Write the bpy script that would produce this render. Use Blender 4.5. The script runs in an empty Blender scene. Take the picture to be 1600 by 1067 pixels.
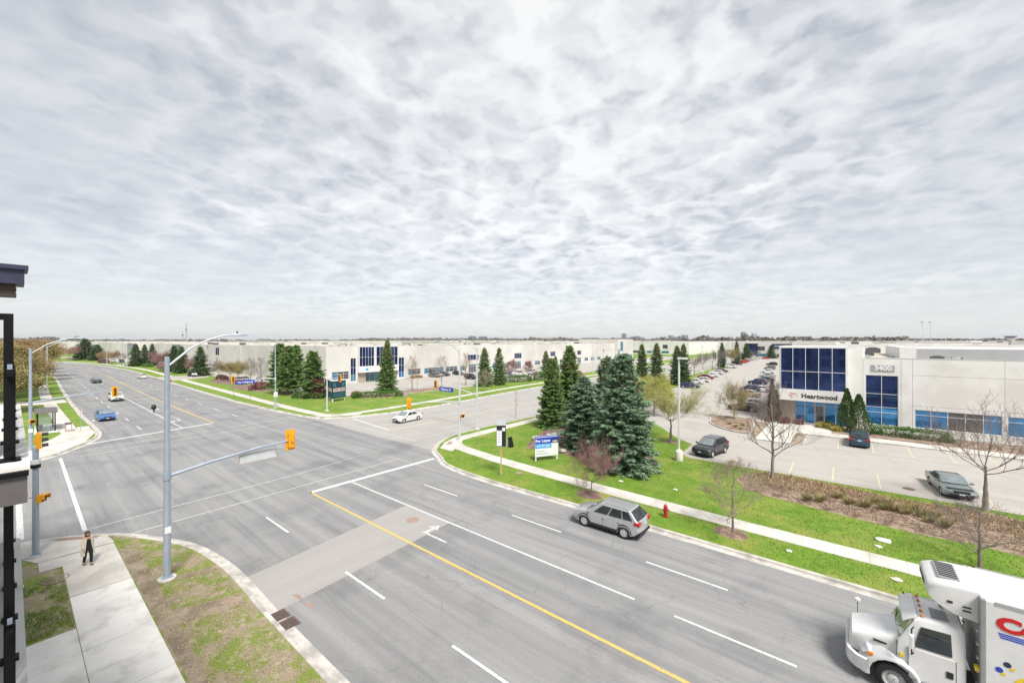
import bpy, bmesh, math, random
import numpy as np
from mathutils import Vector, Matrix, noise as mnoise

R = math.radians
sc = bpy.context.scene
C = sc.collection

# ---------------------------------------------------------------- camera
HC = 12.0                       # the balcony the picture is taken from, above the street
YAW = R(39.2)
cam_d = bpy.data.cameras.new('camera'); cam = bpy.data.objects.new('camera', cam_d); C.objects.link(cam)
cam.location = (0, 0, HC); cam.rotation_euler = (R(90), 0, YAW)
cam_d.sensor_width = 36; cam_d.lens = 14.4; cam_d.shift_y = -2/1600
cam_d.clip_start = 0.1; cam_d.clip_end = 30000
sc.camera = cam

# ---------------------------------------------------------------- sky
SUN_EL, SUN_AZ = R(53), R(118)   # azimuth measured from +Y towards +X
w = bpy.data.worlds.new('World'); sc.world = w; w.use_nodes = True
nt = w.node_tree; nt.nodes.clear()
def wn(t, **k):
    n = nt.nodes.new(t)
    for a, b in k.items(): setattr(n, a, b)
    return n
def wmath(op, a, b=None, clamp=False):
    n = wn('ShaderNodeMath', operation=op); n.use_clamp = clamp
    for i, v in enumerate((a, b)):
        if v is None: continue
        if isinstance(v, (int, float)): n.inputs[i].default_value = v
        else: nt.links.new(v, n.inputs[i])
    return n.outputs[0]
tc = wn('ShaderNodeTexCoord'); sep = wn('ShaderNodeSeparateXYZ'); nt.links.new(tc.outputs['Generated'], sep.inputs[0])
zc = wmath('ADD', wmath('MAXIMUM', sep.outputs[2], 0.0), 0.17)
cmb = wn('ShaderNodeCombineXYZ')
nt.links.new(wmath('DIVIDE', sep.outputs[0], zc), cmb.inputs[0]); nt.links.new(wmath('DIVIDE', sep.outputs[1], zc), cmb.inputs[1])
def wnoise(scale, detail, rough, dist=0.0, stretch=(1, 1, 1), rot=0.0):
    m = wn('ShaderNodeMapping'); m.inputs['Scale'].default_value = stretch; m.inputs['Rotation'].default_value = (0, 0, rot)
    nt.links.new(cmb.outputs[0], m.inputs[0])
    n = wn('ShaderNodeTexNoise'); n.inputs['Scale'].default_value = scale; n.inputs['Detail'].default_value = detail
    n.inputs['Roughness'].default_value = rough; n.inputs['Distortion'].default_value = dist
    nt.links.new(m.outputs[0], n.inputs['Vector']); return n.outputs['Fac']
n1 = wnoise(7.0, 5, 0.55, 0.0, (1.6, .7, 1), R(39))
n2 = wnoise(1.15, 3, 0.5, 0.0, (1, .6, 1), R(20))
n4 = wnoise(0.9, 2, 0.5, 0.0, (1, 1, 1), R(70))
n3 = wnoise(3.6, 4, 0.55, 0.0, (.9, 1.0, 1), R(-35))
# puffs of altocumulus: grey in the middle of each puff, bright seams between them
wsc = wn('ShaderNodeVectorMath', operation='SCALE'); wsc.inputs[3].default_value = 0.34
wtx = wn('ShaderNodeTexNoise'); wtx.inputs['Scale'].default_value = 4.5; wtx.inputs['Detail'].default_value = 4; wtx.inputs['Roughness'].default_value = .6; nt.links.new(cmb.outputs[0], wtx.inputs['Vector'])
nt.links.new(wtx.outputs['Color'], wsc.inputs[0])
wad = wn('ShaderNodeVectorMath', operation='ADD'); nt.links.new(cmb.outputs[0], wad.inputs[0]); nt.links.new(wsc.outputs[0], wad.inputs[1])
def puffs(scale):
    v = wn('ShaderNodeTexVoronoi', feature='SMOOTH_F1', voronoi_dimensions='2D'); v.inputs['Scale'].default_value = scale; v.inputs['Smoothness'].default_value = .55
    nt.links.new(wad.outputs[0], v.inputs['Vector']); return v.outputs['Distance']
vo1, vo2 = puffs(6.5), puffs(13.0)
dt = wn('ShaderNodeVectorMath', operation='DOT_PRODUCT'); nt.links.new(tc.outputs['Generated'], dt.inputs[0]); dt.inputs[1].default_value = (-.52, .74, .42)
core = wmath('POWER', wmath('MAXIMUM', dt.outputs['Value'], 0.0), 5.0)   # the sheet is thinnest and brightest high over the middle distance
amp = wmath('ADD', wmath('MULTIPLY', core, 0.34), wmath('MULTIPLY', wmath('SUBTRACT', n4, 0.36, True), 0.75))
pf = wmath('ADD', wmath('MULTIPLY', wmath('SUBTRACT', vo1, 0.36), 1.0), wmath('MULTIPLY', wmath('SUBTRACT', vo2, 0.36), 0.55))
cl = wmath('ADD', wmath('MULTIPLY', pf, amp), wmath('ADD', wmath('MULTIPLY', wmath('SUBTRACT', n2, 0.5), 0.34), wmath('MULTIPLY', wmath('SUBTRACT', n3, 0.5), 0.26)))
cl = wmath('ADD', cl, wmath('MULTIPLY', wmath('SUBTRACT', n1, 0.5), 0.14))
cl = wmath('ADD', wmath('ADD', cl, 0.43), wmath('MULTIPLY', core, 0.16))
ramp = wn('ShaderNodeValToRGB'); nt.links.new(cl, ramp.inputs[0])
e = ramp.color_ramp.elements
e[0].position = 0.28; e[0].color = (0.50, 0.525, 0.57, 1)
e[1].position = 0.76; e[1].color = (1.06, 1.05, 1.03, 1)
m_ = e.new(0.43); m_.color = (0.665, 0.68, 0.705, 1)
m_ = e.new(0.58); m_.color = (0.86, 0.865, 0.87, 1)
# towards the horizon the cloud sheet thins into an even pale veil
veil = wn('ShaderNodeMapRange'); nt.links.new(sep.outputs[2], veil.inputs[0])
veil.inputs[1].default_value = 0.0; veil.inputs[2].default_value = 0.24; veil.inputs[3].default_value = 0.8; veil.inputs[4].default_value = 0.0
mixv = wn('ShaderNodeMix', data_type='RGBA'); nt.links.new(veil.outputs[0], mixv.inputs[0]); nt.links.new(ramp.outputs[0], mixv.inputs[6])
mixv.inputs[7].default_value = (0.86, 0.875, 0.895, 1)
sky = wn('ShaderNodeTexSky', sky_type='NISHITA'); sky.sun_disc = False; sky.sun_elevation = SUN_EL; sky.sun_rotation = SUN_AZ
scl = wn('ShaderNodeVectorMath', operation='SCALE'); scl.inputs[3].default_value = 2.68; nt.links.new(mixv.outputs[2], scl.inputs[0])
mixs = wn('ShaderNodeMix', data_type='RGBA'); mixs.inputs[0].default_value = 0.93
nt.links.new(sky.outputs[0], mixs.inputs[6]); nt.links.new(scl.outputs[0], mixs.inputs[7])
bg = wn('ShaderNodeBackground'); bg.inputs[1].default_value = 0.1; nt.links.new(mixs.outputs[2], bg.inputs[0])
wo = wn('ShaderNodeOutputWorld'); nt.links.new(bg.outputs[0], wo.inputs[0])
# ---------------------------------------------------------------- sun behind the cloud sheet
sd = bpy.data.lights.new('sun', 'SUN'); sd.energy = 1.5; sd.angle = R(18); sd.color = (1.0, 0.96, 0.9)
so = bpy.data.objects.new('sun', sd); C.objects.link(so)
so.rotation_euler = Vector((-math.sin(SUN_AZ)*math.cos(SUN_EL), -math.cos(SUN_AZ)*math.cos(SUN_EL), -math.sin(SUN_EL))).to_track_quat('-Z', 'Y').to_euler()
so.location = (0, 0, 60)
sc.view_settings.view_transform = 'Standard'; sc.view_settings.look = 'None'; sc.view_settings.gamma = 1
sc.view_settings.use_curve_mapping = False
sc.view_settings.exposure = 1.8

# ---------------------------------------------------------------- measuring: a pixel of the photograph to a point on a level plane
_c, _s = math.cos(YAW), math.sin(YAW); HY = 531.5; FP = 640.0
KB = 0.13                        # kerb height: level of lawns and pavements above the road
def G(px, py, z=KB):
    d = FP*(HC-z)/(py-HY); l = (px-800)/FP*d
    return (-_s*d+_c*l, _c*d+_s*l)
def zof(py, x, y):               # height seen at image row py above the ground point x, y
    d = -_s*x+_c*y
    return HC-(py-HY)/FP*d

# ---------------------------------------------------------------- materials
MATS = {}
def mat(name, col, rough=0.8, col2=None, scale=3.0, detail=6, col3=None, scale3=0.3, bump=0.0, bscale=40.0, metal=0.0, spec=0.5,
        stretch=(1, 1, 1), emit=None, coat=0.0, attr=None, attr_col=None, trans=0.0, obj_rand=0.0, ramp=(0.35, 0.65), ramp3=(0.45, 0.6), alpha=1.0):
    if name in MATS: return MATS[name]
    m = bpy.data.materials.new(name); m.use_nodes = True; t = m.node_tree; N = t.nodes; L = t.links
    b = N['Principled BSDF']
    b.inputs['Roughness'].default_value = rough; b.inputs['Metallic'].default_value = metal
    b.inputs['Specular IOR Level'].default_value = spec; b.inputs['Coat Weight'].default_value = coat
    b.inputs['Transmission Weight'].default_value = trans; b.inputs['Alpha'].default_value = alpha
    b.inputs['Base Color'].default_value = (*col, 1)
    tcn = N.new('ShaderNodeTexCoord'); mp = N.new('ShaderNodeMapping'); mp.inputs['Scale'].default_value = stretch
    L.new(tcn.outputs['Object'], mp.inputs[0])
    def nz(s, d=6, mpn=mp):
        n = N.new('ShaderNodeTexNoise'); n.inputs['Scale'].default_value = s; n.inputs['Detail'].default_value = d; n.inputs['Roughness'].default_value = 0.6
        L.new(mpn.outputs[0], n.inputs['Vector']); return n.outputs['Fac']
    def rng(v, a, bb):
        n = N.new('ShaderNodeMapRange'); n.inputs[1].default_value = a; n.inputs[2].default_value = bb; L.new(v, n.inputs[0]); return n.outputs[0]
    def mix(f, A, B):
        n = N.new('ShaderNodeMix'); n.data_type = 'RGBA'; L.new(f, n.inputs[0])
        for i, v in ((6, A), (7, B)):
            if isinstance(v, tuple): n.inputs[i].default_value = (*v, 1)
            else: L.new(v, n.inputs[i])
        return n.outputs[2]
    cur = tuple(col)
    if col2 is not None: cur = mix(rng(nz(scale, detail), *ramp), cur, tuple(col2))
    if col3 is not None: cur = mix(rng(nz(scale3, 5), *ramp3), cur, tuple(col3))
    if attr:
        an = N.new('ShaderNodeAttribute'); an.attribute_name = attr; cur = mix(an.outputs['Fac'], cur, tuple(attr_col))
    if obj_rand > 0:
        oi = N.new('ShaderNodeObjectInfo'); hs = N.new('ShaderNodeHueSaturation')
        mr = N.new('ShaderNodeMapRange'); mr.inputs[3].default_value = 1-obj_rand; mr.inputs[4].default_value = 1+obj_rand
        L.new(oi.outputs['Random'], mr.inputs[0]); L.new(mr.outputs[0], hs.inputs['Value'])
        if isinstance(cur, tuple): hs.inputs['Color'].default_value = (*cur, 1)
        else: L.new(cur, hs.inputs['Color'])
        cur = hs.outputs[0]
    if not isinstance(cur, tuple): L.new(cur, b.inputs['Base Color'])
    if emit: b.inputs['Emission Color'].default_value = (*emit[0], 1); b.inputs['Emission Strength'].default_value = emit[1]
    if bump > 0:
        bn = N.new('ShaderNodeBump'); bn.inputs['Strength'].default_value = bump; bn.inputs['Distance'].default_value = 0.02
        L.new(nz(bscale, 4), bn.inputs['Height']); L.new(bn.outputs[0], b.inputs['Normal'])
    MATS[name] = m
    return m

def asphalt(name, base, light, dark, axis):
    """aged asphalt: aggregate speckle, wheel-path streaks along the lanes, faint cracks, patchy stains"""
    m = bpy.data.materials.new(name); m.use_nodes = True; t = m.node_tree; N = t.nodes; L = t.links; b = N['Principled BSDF']
    b.inputs['Roughness'].default_value = 0.88; b.inputs['Specular IOR Level'].default_value = 0.3
    tcn = N.new('ShaderNodeTexCoord')
    def nz(s, d, st, r=0.6, dist=0):
        mp = N.new('ShaderNodeMapping'); mp.inputs['Scale'].default_value = st; L.new(tcn.outputs['Object'], mp.inputs[0])
        n = N.new('ShaderNodeTexNoise'); n.inputs['Scale'].default_value = s; n.inputs['Detail'].default_value = d; n.inputs['Roughness'].default_value = r
        n.inputs['Distortion'].default_value = dist
        L.new(mp.outputs[0], n.inputs['Vector']); return n.outputs['Fac']
    def rng(v, a, bb, lo=0, hi=1):
        n = N.new('ShaderNodeMapRange'); n.inputs[1].default_value = a; n.inputs[2].default_value = bb; n.inputs[3].default_value = lo; n.inputs[4].default_value = hi; L.new(v, n.inputs[0]); return n.outputs[0]
    def mix(f, A, B):
        n = N.new('ShaderNodeMix'); n.data_type = 'RGBA'; L.new(f, n.inputs[0])
        for i, v in ((6, A), (7, B)):
            if isinstance(v, tuple): n.inputs[i].default_value = (*v, 1)
            else: L.new(v, n.inputs[i])
        return n.outputs[2]
    st = (0.03, 1, 1) if axis == 'x' else (1, 0.03, 1)
    cur = mix(rng(nz(1.1, 4, st), .35, .68), base, light)
    cur = mix(rng(nz(0.22, 6, (1, 1, 1), .65), .50, .72, 0, .8), cur, dark)
    cur = mix(rng(nz(0.9, 5, (.06, 1.6, 1) if axis == 'x' else (1.6, .06, 1), .7), .54, .70, 0, .6), cur, dark)
    cur = mix(rng(nz(9, 4, (1, 1, 1), .85), .45, .70, 0, .42), cur, tuple(x*0.70 for x in base))
    cur = mix(rng(nz(11, 4, (1, 1, 1.2), .85), .52, .72, 0, .38), cur, tuple(min(1, x*1.5) for x in base))
    cur = mix(rng(nz(38, 3, (1, 1, 1), .8), .5, .75, 0, .55), cur, tuple(x*0.62 for x in base))
    cur = mix(rng(nz(55, 2, (1, 1, 1.3), .8), .58, .8, 0, .45), cur, tuple(min(1, x*1.6) for x in base))
    # cracks
    mp = N.new('ShaderNodeMapping'); L.new(tcn.outputs['Object'], mp.inputs[0])
    wv = N.new('ShaderNodeTexNoise'); wv.inputs['Scale'].default_value = .8; wv.inputs['Detail'].default_value = 5; L.new(mp.outputs[0], wv.inputs['Vector'])
    ad = N.new('ShaderNodeVectorMath'); ad.operation = 'ADD'; sc_ = N.new('ShaderNodeVectorMath'); sc_.operation = 'SCALE'; sc_.inputs[3].default_value = 1.6
    L.new(wv.outputs['Color'], sc_.inputs[0]); L.new(sc_.outputs[0], ad.inputs[0]); L.new(mp.outputs[0], ad.inputs[1])
    vo = N.new('ShaderNodeTexVoronoi'); vo.feature = 'DISTANCE_TO_EDGE'; vo.inputs['Scale'].default_value = 0.22; L.new(ad.outputs[0], vo.inputs['Vector'])
    cr = rng(vo.outputs['Distance'], 0.0, 0.0045, 1, 0)
    gate = rng(nz(0.12, 3, (1, 1, 1)), .43, .53)
    mm = N.new('ShaderNodeMath'); mm.operation = 'MULTIPLY'; L.new(cr, mm.inputs[0]); L.new(gate, mm.inputs[1])
    m3 = N.new('ShaderNodeMath'); m3.operation = 'MULTIPLY'; L.new(mm.outputs[0], m3.inputs[0]); m3.inputs[1].default_value = .55 if name != 'asphalt_patch' else .08
    cur = mix(m3.outputs[0], cur, tuple(x*0.35 for x in base))
    L.new(cur, b.inputs['Base Color'])
    bn = N.new('ShaderNodeBump'); bn.inputs['Strength'].default_value = .35; bn.inputs['Distance'].default_value = .01
    L.new(nz(60, 3, (1, 1, 1)), bn.inputs['Height']); L.new(bn.outputs[0], b.inputs['Normal'])
    MATS[name] = m; return m

asphalt('asphalt_main', (.232, .233, .235), (.33, .329, .326), (.142, .144, .148), 'x')
asphalt('asphalt_cross', (.36, .345, .325), (.42, .405, .38), (.30, .29, .275), 'y')
asphalt('asphalt_lot', (.40, .375, .345), (.46, .435, .40), (.33, .31, .29), 'x')
asphalt('asphalt_patch', (.35, .332, .32), (.375, .355, .342), (.325, .31, .298), 'y')
mat('concrete', (.57, .54, .49), .9, (.63, .60, .55), 1.5, 6, (.48, .455, .41), .5, .2, 60, obj_rand=.05)
mat('concrete_new', (.71, .695, .66), .9, (.76, .745, .71), 1.2, 8, (.50, .485, .455), .9, .2, 60, obj_rand=.06, ramp3=(.5, .72))
mat('kerb', (.50, .47, .43), .9, (.60, .57, .53), 2.5, 6, (.36, .34, .31), 1.1, .25, 50)
mat('paint_white', (.66, .66, .65), .8, (.27, .27, .27), 9, 8, None, ramp=(.52, .70))
mat('paint_yellow', (.62, .44, .12), .8, (.33, .28, .18), 7, 8, None, ramp=(.50, .70))
mat('paint_pale', (.60, .54, .34), .8, (.42, .39, .32), 5, 8, None, ramp=(.45, .7))
mat('paint_worn', (.56, .56, .55), .8, (.28, .28, .28), 6, 8, None, ramp=(.48, .68))
mat('turf', (.098, .195, .013), .95, (.158, .262, .022), 1.3, 9, (.265, .27, .06), .3, .5, 30, ramp3=(.46, .72))
mat('turf_thin', (.29, .235, .16), .95, (.175, .225, .035), .9, 10, (.40, .33, .24), 2.6, .7, 25, ramp=(.435, .56), ramp3=(.52, .70))
mat('terrain', (.10, .13, .04), .95, (.17, .15, .08), .004, 8, (.25, .25, .24), .002, ramp3=(.52, .6))
mat('mulch', (.26, .185, .14), .95, (.38, .285, .215), 6, 8, (.15, .10, .07), 1.2, .8, 25)
mat('mulch_red', (.20, .12, .105), .95, (.30, .20, .17), 6, 8, (.14, .08, .07), 1.0, .8, 25)
mat('blade', (.105, .21, .012), .8, attr='tint', attr_col=(.27, .325, .05), obj_rand=0)
mat('blade_dry', (.15, .20, .02), .8, attr='tint', attr_col=(.40, .34, .17))
mat('wall_white', (.59, .575, .54), .9, (.65, .635, .60), .25, 6, (.53, .515, .48), .07, .1, 40, obj_rand=.025)
mat('wall_panel', (.73, .72, .70), .9, (.77, .76, .74), .35, 8, (.66, .645, .62), .25, .1, 60, obj_rand=.02)
mat('roof_gravel', (.46, .42, .35), .95, (.52, .475, .40), .5, 8, (.40, .36, .30), .06, .2, 30)
mat('flashing', (.60, .60, .61), .5, metal=.0)
mat('corrugated', (.55, .565, .59), .5, (.60, .615, .64), .6)
mat('unit_dark', (.10, .10, .105), .7)
mat('unit_grey', (.42, .42, .42), .7, (.5, .5, .5), 2)
mat('glass_navy', (.03, .055, .17), .03, (.045, .08, .24), .35, 3, metal=.7, spec=.8, obj_rand=.25)
mat('glass_azure', (.03, .17, .42), .04, (.055, .27, .55), .5, 4, metal=.45, spec=.8, obj_rand=.2)
mat('glass_brown', (.06, .052, .056), .05, (.10, .10, .12), .4, 4, spec=.8, obj_rand=.25)
mat('glass_teal', (.03, .13, .20), .05, (.04, .19, .30), .5, 4, spec=.8, obj_rand=.2)
mat('mullion', (.66, .67, .69), .4)
mat('galv', (.30, .35, .43), .5, (.36, .41, .48), 1.5, 5, metal=.15)
mat('galv_light', (.52, .54, .57), .5, (.58, .60, .62), 1.5, 5, metal=.1)
mat('white_metal', (.72, .72, .71), .5, (.66, .66, .65), 2)
mat('signal_yellow', (.80, .36, .012), .45, (.72, .31, .012), 3)
mat('signal_visor', (.02, .02, .02), .6)
mat('lens_red', (.35, .02, .015), .25); mat('lens_amber', (.45, .2, .02), .25); mat('lens_green', (.02, .2, .12), .25)
mat('black_metal', (.004, .004, .006), .5, (.006, .006, .008), 4, spec=.25)
mat('black_plastic', (.018, .018, .02), .6)
mat('soffit', (.03, .03, .065), .5, (.04, .04, .08), 3)
mat('soffit_wood', (.05, .035, .025), .6, (.07, .05, .035), 8)
mat('fascia', (.115, .105, .105), .7, (.135, .125, .122), 3)
mat('wood_post', (.42, .30, .15), .8, (.50, .37, .2), 6, stretch=(1, 1, .1))
mat('bark', (.16, .125, .10), .95, (.24, .20, .165), 14, 6, stretch=(1, 1, .3), bump=.5, bscale=30)
mat('bark_grey', (.20, .17, .15), .95, (.29, .255, .23), 12, 6, stretch=(1, 1, .3), bump=.5, bscale=30)
mat('twig_red', (.24, .13, .11), .9, (.33, .21, .185), 5)
mat('twig_tan', (.30, .235, .17), .9, (.38, .31, .235), 5)
mat('twig_dark', (.17, .135, .12), .9, (.25, .205, .185), 5)
mat('bud_yellow', (.31, .34, .06), .8, attr='tint', attr_col=(.44, .43, .13), trans=0)
mat('bud_olive', (.22, .20, .05), .8, attr='tint', attr_col=(.34, .26, .12))
mat('bud_rust', (.25, .15, .075), .8, attr='tint', attr_col=(.42, .31, .16))
mat('bud_pink', (.25, .10, .11), .8, attr='tint', attr_col=(.36, .20, .19))
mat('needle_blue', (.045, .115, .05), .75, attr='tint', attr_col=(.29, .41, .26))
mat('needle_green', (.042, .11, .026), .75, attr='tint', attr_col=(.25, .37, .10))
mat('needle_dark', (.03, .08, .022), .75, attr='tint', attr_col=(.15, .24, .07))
mat('cone_brown', (.20, .125, .06), .9, (.27, .18, .09), 20)
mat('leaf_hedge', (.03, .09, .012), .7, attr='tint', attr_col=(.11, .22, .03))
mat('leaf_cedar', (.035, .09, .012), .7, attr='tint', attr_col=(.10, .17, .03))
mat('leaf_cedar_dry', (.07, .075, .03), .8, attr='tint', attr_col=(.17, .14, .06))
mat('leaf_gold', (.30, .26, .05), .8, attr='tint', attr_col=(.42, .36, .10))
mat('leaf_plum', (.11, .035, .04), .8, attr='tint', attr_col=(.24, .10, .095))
mat('straw', (.36, .28, .14), .9, attr='tint', attr_col=(.17, .19, .06))
mat('far_wood', (.14, .135, .12), .95, attr='tint', attr_col=(.25, .215, .195))
mat('far_blue', (.06, .075, .05), .95, (.09, .085, .06), .01)
mat('tower_blue', (.14, .17, .22), .6, (.17, .20, .25), .05); mat('tower_tan', (.46, .41, .39), .8, (.5, .45, .43), .05); mat('tower_grey', (.36, .38, .43), .8, (.4, .42, .47), .05)
mat('tower_band', (.13, .17, .26), .4)
# vehicles
def paint(name, col, rough=.28, metal=.0, coat=.6): return mat('paint_'+name, col, rough, metal=metal, coat=coat, spec=.5)
paint('silver', (.43, .435, .44), .30, .35); paint('white', (.76, .76, .75)); paint('black', (.012, .013, .016)); paint('charcoal', (.05, .053, .06), .3, .3)
paint('navy', (.012, .03, .09), .28, .2); paint('blue', (.03, .13, .42), .3, .1); paint('skyblue', (.06, .16, .42), .3, .15); paint('red', (.42, .015, .02)); paint('sage', (.22, .26, .245), .32, .4)
paint('gold', (.42, .36, .25), .32, .3); paint('grey', (.2, .205, .215), .3, .4); paint('teal', (.03, .075, .11), .28, .3); paint('maroon', (.16, .012, .02), .3, .1)
mat('car_glass', (.022, .027, .03), .03, (.06, .072, .076), 1.2, 3, spec=.8, metal=.3)  # mottled colour imitates uneven reflections and the interior behind the glass
mat('car_glass_sheen', (.22, .26, .27), .04, (.32, .36, .37), 1.1, 3, spec=.8, metal=.3)  # windshields: bright reflection painted in as a paler glass colour
mat('tyre', (.016, .016, .017), .85); mat('rim', (.58, .585, .59), .35, metal=.4); mat('rim_steel', (.62, .62, .62), .35, metal=.4)
mat('grey_rail', (.25, .255, .26), .5); mat('chrome', (.65, .65, .66), .15, metal=1.0); mat('trim', (.02, .02, .022), .6); mat('headlamp', (.55, .57, .6), .12, spec=.8); mat('tail', (.42, .012, .015), .2, spec=.6)
mat('plate', (.62, .63, .66), .5); mat('orange_lamp', (.7, .2, .02), .3)
mat('truck_white', (.70, .70, .695), .3, (.63, .628, .615), 1.6, 8, (.60, .58, .55), .7, coat=.5, ramp3=(.60, .85)); mat('truck_grey', (.24, .245, .25), .5, (.29, .295, .3), 3); mat('alu', (.52, .53, .54), .35, metal=.7)
mat('sign_blue', (.012, .05, .42), .5); mat('sign_sky', (.06, .36, .72), .5); mat('sign_white', (.72, .73, .74), .5); mat('sign_black', (.012, .012, .014), .5)
mat('sign_teal', (.010, .035, .055), .5, (.014, .05, .07), 2); mat('sign_navy', (.02, .035, .08), .5); mat('ink_white', (.80, .80, .80), .6); mat('ink_grey', (.35, .36, .38), .6); mat('ink_dark', (.02, .02, .03), .6)
mat('ink_red', (.55, .012, .012), .5); mat('ink_blue', (.02, .06, .45), .5); mat('ink_pink', (.62, .22, .22), .6); mat('ink_yellow', (.75, .55, .02), .5); mat('ink_teal', (.03, .15, .20), .6); mat('ink_palepink', (.66, .5, .52), .6)
mat('hydrant_red', (.42, .02, .02), .45, (.34, .02, .02), 6)
mat('skin', (.50, .31, .22), .6); mat('hair', (.045, .02, .012), .6, (.075, .035, .02), 30); mat('cloth_black', (.014, .014, .018), .9); mat('cloth_cream', (.62, .55, .45), .9, (.68, .62, .52), 12)
mat('cast_iron', (.13, .085, .07), .8, (.18, .13, .11), 9); mat('cast_rust', (.30, .20, .16), .9, (.36, .26, .21), 4)
mat('clear_glass', (.75, .80, .80), .03, trans=.9, spec=.5)
mat('rock', (.40, .36, .32), .9, (.52, .47, .42), 3, 6, bump=.5, bscale=8)
mat('bin_tan', (.36, .30, .25), .8, (.42, .36, .3), 4)
mat('rust_pipe', (.38, .14, .03), .8)
mat('litter', (.75, .75, .72), .8)
mat('dirt', (.28, .22, .16), .95, (.36, .29, .22), 3, 8, (.20, .155, .11), .8, .7, 20)
M = MATS

# ---------------------------------------------------------------- mesh helpers
class MB:
    def __init__(s): s.v = []; s.f = []
    def add(s, vs, fs):
        o = len(s.v); s.v += [tuple(p) for p in vs]; s.f += [tuple(i+o for i in f) for f in fs]; return s
    def quad(s, a, b, c, d): return s.add([a, b, c, d], [(0, 1, 2, 3)])
    def box(s, x0, x1, y0, y1, z0, z1):
        return s.add([(x0, y0, z0), (x1, y0, z0), (x1, y1, z0), (x0, y1, z0), (x0, y0, z1), (x1, y0, z1), (x1, y1, z1), (x0, y1, z1)],
                     [(0, 3, 2, 1), (4, 5, 6, 7), (0, 1, 5, 4), (1, 2, 6, 5), (2, 3, 7, 6), (3, 0, 4, 7)])
    def cbox(s, cx, cy, cz, lx, ly, lz): return s.box(cx-lx/2, cx+lx/2, cy-ly/2, cy+ly/2, cz-lz/2, cz+lz/2)
    def prism(s, poly, z0, z1):           # polygon in x, y
        n = len(poly)
        if sum(poly[i][0]*poly[(i+1) % n][1]-poly[(i+1) % n][0]*poly[i][1] for i in range(n)) < 0: poly = poly[::-1]
        return s.add([(x, y, z0) for x, y in poly]+[(x, y, z1) for x, y in poly],
                     [tuple(range(n-1, -1, -1)), tuple(range(n, 2*n))]+[(i, (i+1) % n, n+(i+1) % n, n+i) for i in range(n)])
    def sheet(s, poly, z):
        n = len(poly)
        if sum(poly[i][0]*poly[(i+1) % n][1]-poly[(i+1) % n][0]*poly[i][1] for i in range(n)) < 0: poly = poly[::-1]
        return s.add([(x, y, z) for x, y in poly], [tuple(range(n))])
    def tube(s, path, rad, n=8, cap=True):
        path = [Vector(p) for p in path]
        if not isinstance(rad, (list, tuple)): rad = [rad]*len(path)
        rings = []
        up = None
        for i, p in enumerate(path):
            d = (path[min(i+1, len(path)-1)]-path[max(i-1, 0)]).normalized()
            if up is None: up = Vector((0, 0, 1)) if abs(d.z) < .9 else Vector((1, 0, 0))
            a = d.cross(up).normalized(); b = a.cross(d).normalized(); up = b
            rings.append([p+(a*math.cos(2*math.pi*k/n)+b*math.sin(2*math.pi*k/n))*rad[i] for k in range(n)])
        vs = [q for r in rings for q in r]; fs = []
        for i in range(len(path)-1):
            for k in range(n): fs.append((i*n+k, i*n+(k+1) % n, (i+1)*n+(k+1) % n, (i+1)*n+k))
        if cap: fs += [tuple(range(n-1, -1, -1)), tuple(range((len(path)-1)*n, len(path)*n))]
        return s.add(vs, fs)
    def lathe(s, prof, n=16, o=(0, 0, 0), axis='z', cap=True):   # profile of (radius, height)
        vs = []
        for r, h in prof:
            for k in range(n):
                a = 2*math.pi*k/n; p = (r*math.cos(a), r*math.sin(a), h)
                if axis == 'y': p = (p[0], p[2], p[1])
                if axis == 'x': p = (p[2], p[0], p[1])
                vs.append((p[0]+o[0], p[1]+o[1], p[2]+o[2]))
        fs = [(i*n+k, i*n+(k+1) % n, (i+1)*n+(k+1) % n, (i+1)*n+k) for i in range(len(prof)-1) for k in range(n)]
        if cap: fs += [tuple(range(n-1, -1, -1)), tuple(range((len(prof)-1)*n, len(prof)*n))]
        return s.add(vs, fs)
    def mesh(s, name, smooth=None, bevel=0.0, seg=2):
        me = bpy.data.meshes.new(name); me.from_pydata(s.v, [], s.f)
        bm = bmesh.new(); bm.from_mesh(me)
        bmesh.ops.remove_doubles(bm, verts=bm.verts, dist=1e-5)
        if bevel > 0:
            ed = [ed for ed in bm.edges if len(ed.link_faces) == 2 and ed.calc_face_angle(0) > R(30)]
            bmesh.ops.bevel(bm, geom=ed, offset=bevel, segments=seg, profile=.7, affect='EDGES', clamp_overlap=True)
        bmesh.ops.recalc_face_normals(bm, faces=bm.faces)
        bm.to_mesh(me); bm.free()
        if smooth is not None:
            me.shade_smooth(); me.set_sharp_from_angle(angle=R(smooth))
        return me
    def build(s, name, m, parent=None, smooth=None, bevel=0.0, seg=2, loc=None, rz=None):
        return link(name, s.mesh(name, smooth, bevel, seg), m, parent, loc, rz)
def link(name, me, m, parent=None, loc=None, rz=None):
    o = bpy.data.objects.new(name, me); C.objects.link(o)
    if m is not None:
        if isinstance(m, str): m = M[m]
        if not me.materials: me.materials.append(m)
        if me.materials[0] != m:
            o.material_slots[0].link = 'OBJECT'; o.material_slots[0].material = m
    if parent is not None: o.parent = parent
    if loc is not None: o.location = loc
    if rz is not None: o.rotation_euler = (0, 0, rz)
    return o
def empty(name, loc=(0, 0, 0), rz=0.0):
    o = bpy.data.objects.new(name, None); C.objects.link(o); o.location = loc; o.rotation_euler = (0, 0, rz); o.empty_display_size = .3
    return o
def tag(o, label, cat, group=None):
    o['label'] = label; o['category'] = cat
    if group: o['group'] = group
    return o
def struct(o, kind='structure'): o['kind'] = kind; return o
def copy_tree(o, parent=None):
    c = o.copy(); C.objects.link(c)
    if parent is not None: c.parent = parent
    for k in list(KIDS.get(o, ())) or list(o.children): copy_tree(k, c)
    return c
KIDS = {}
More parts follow.
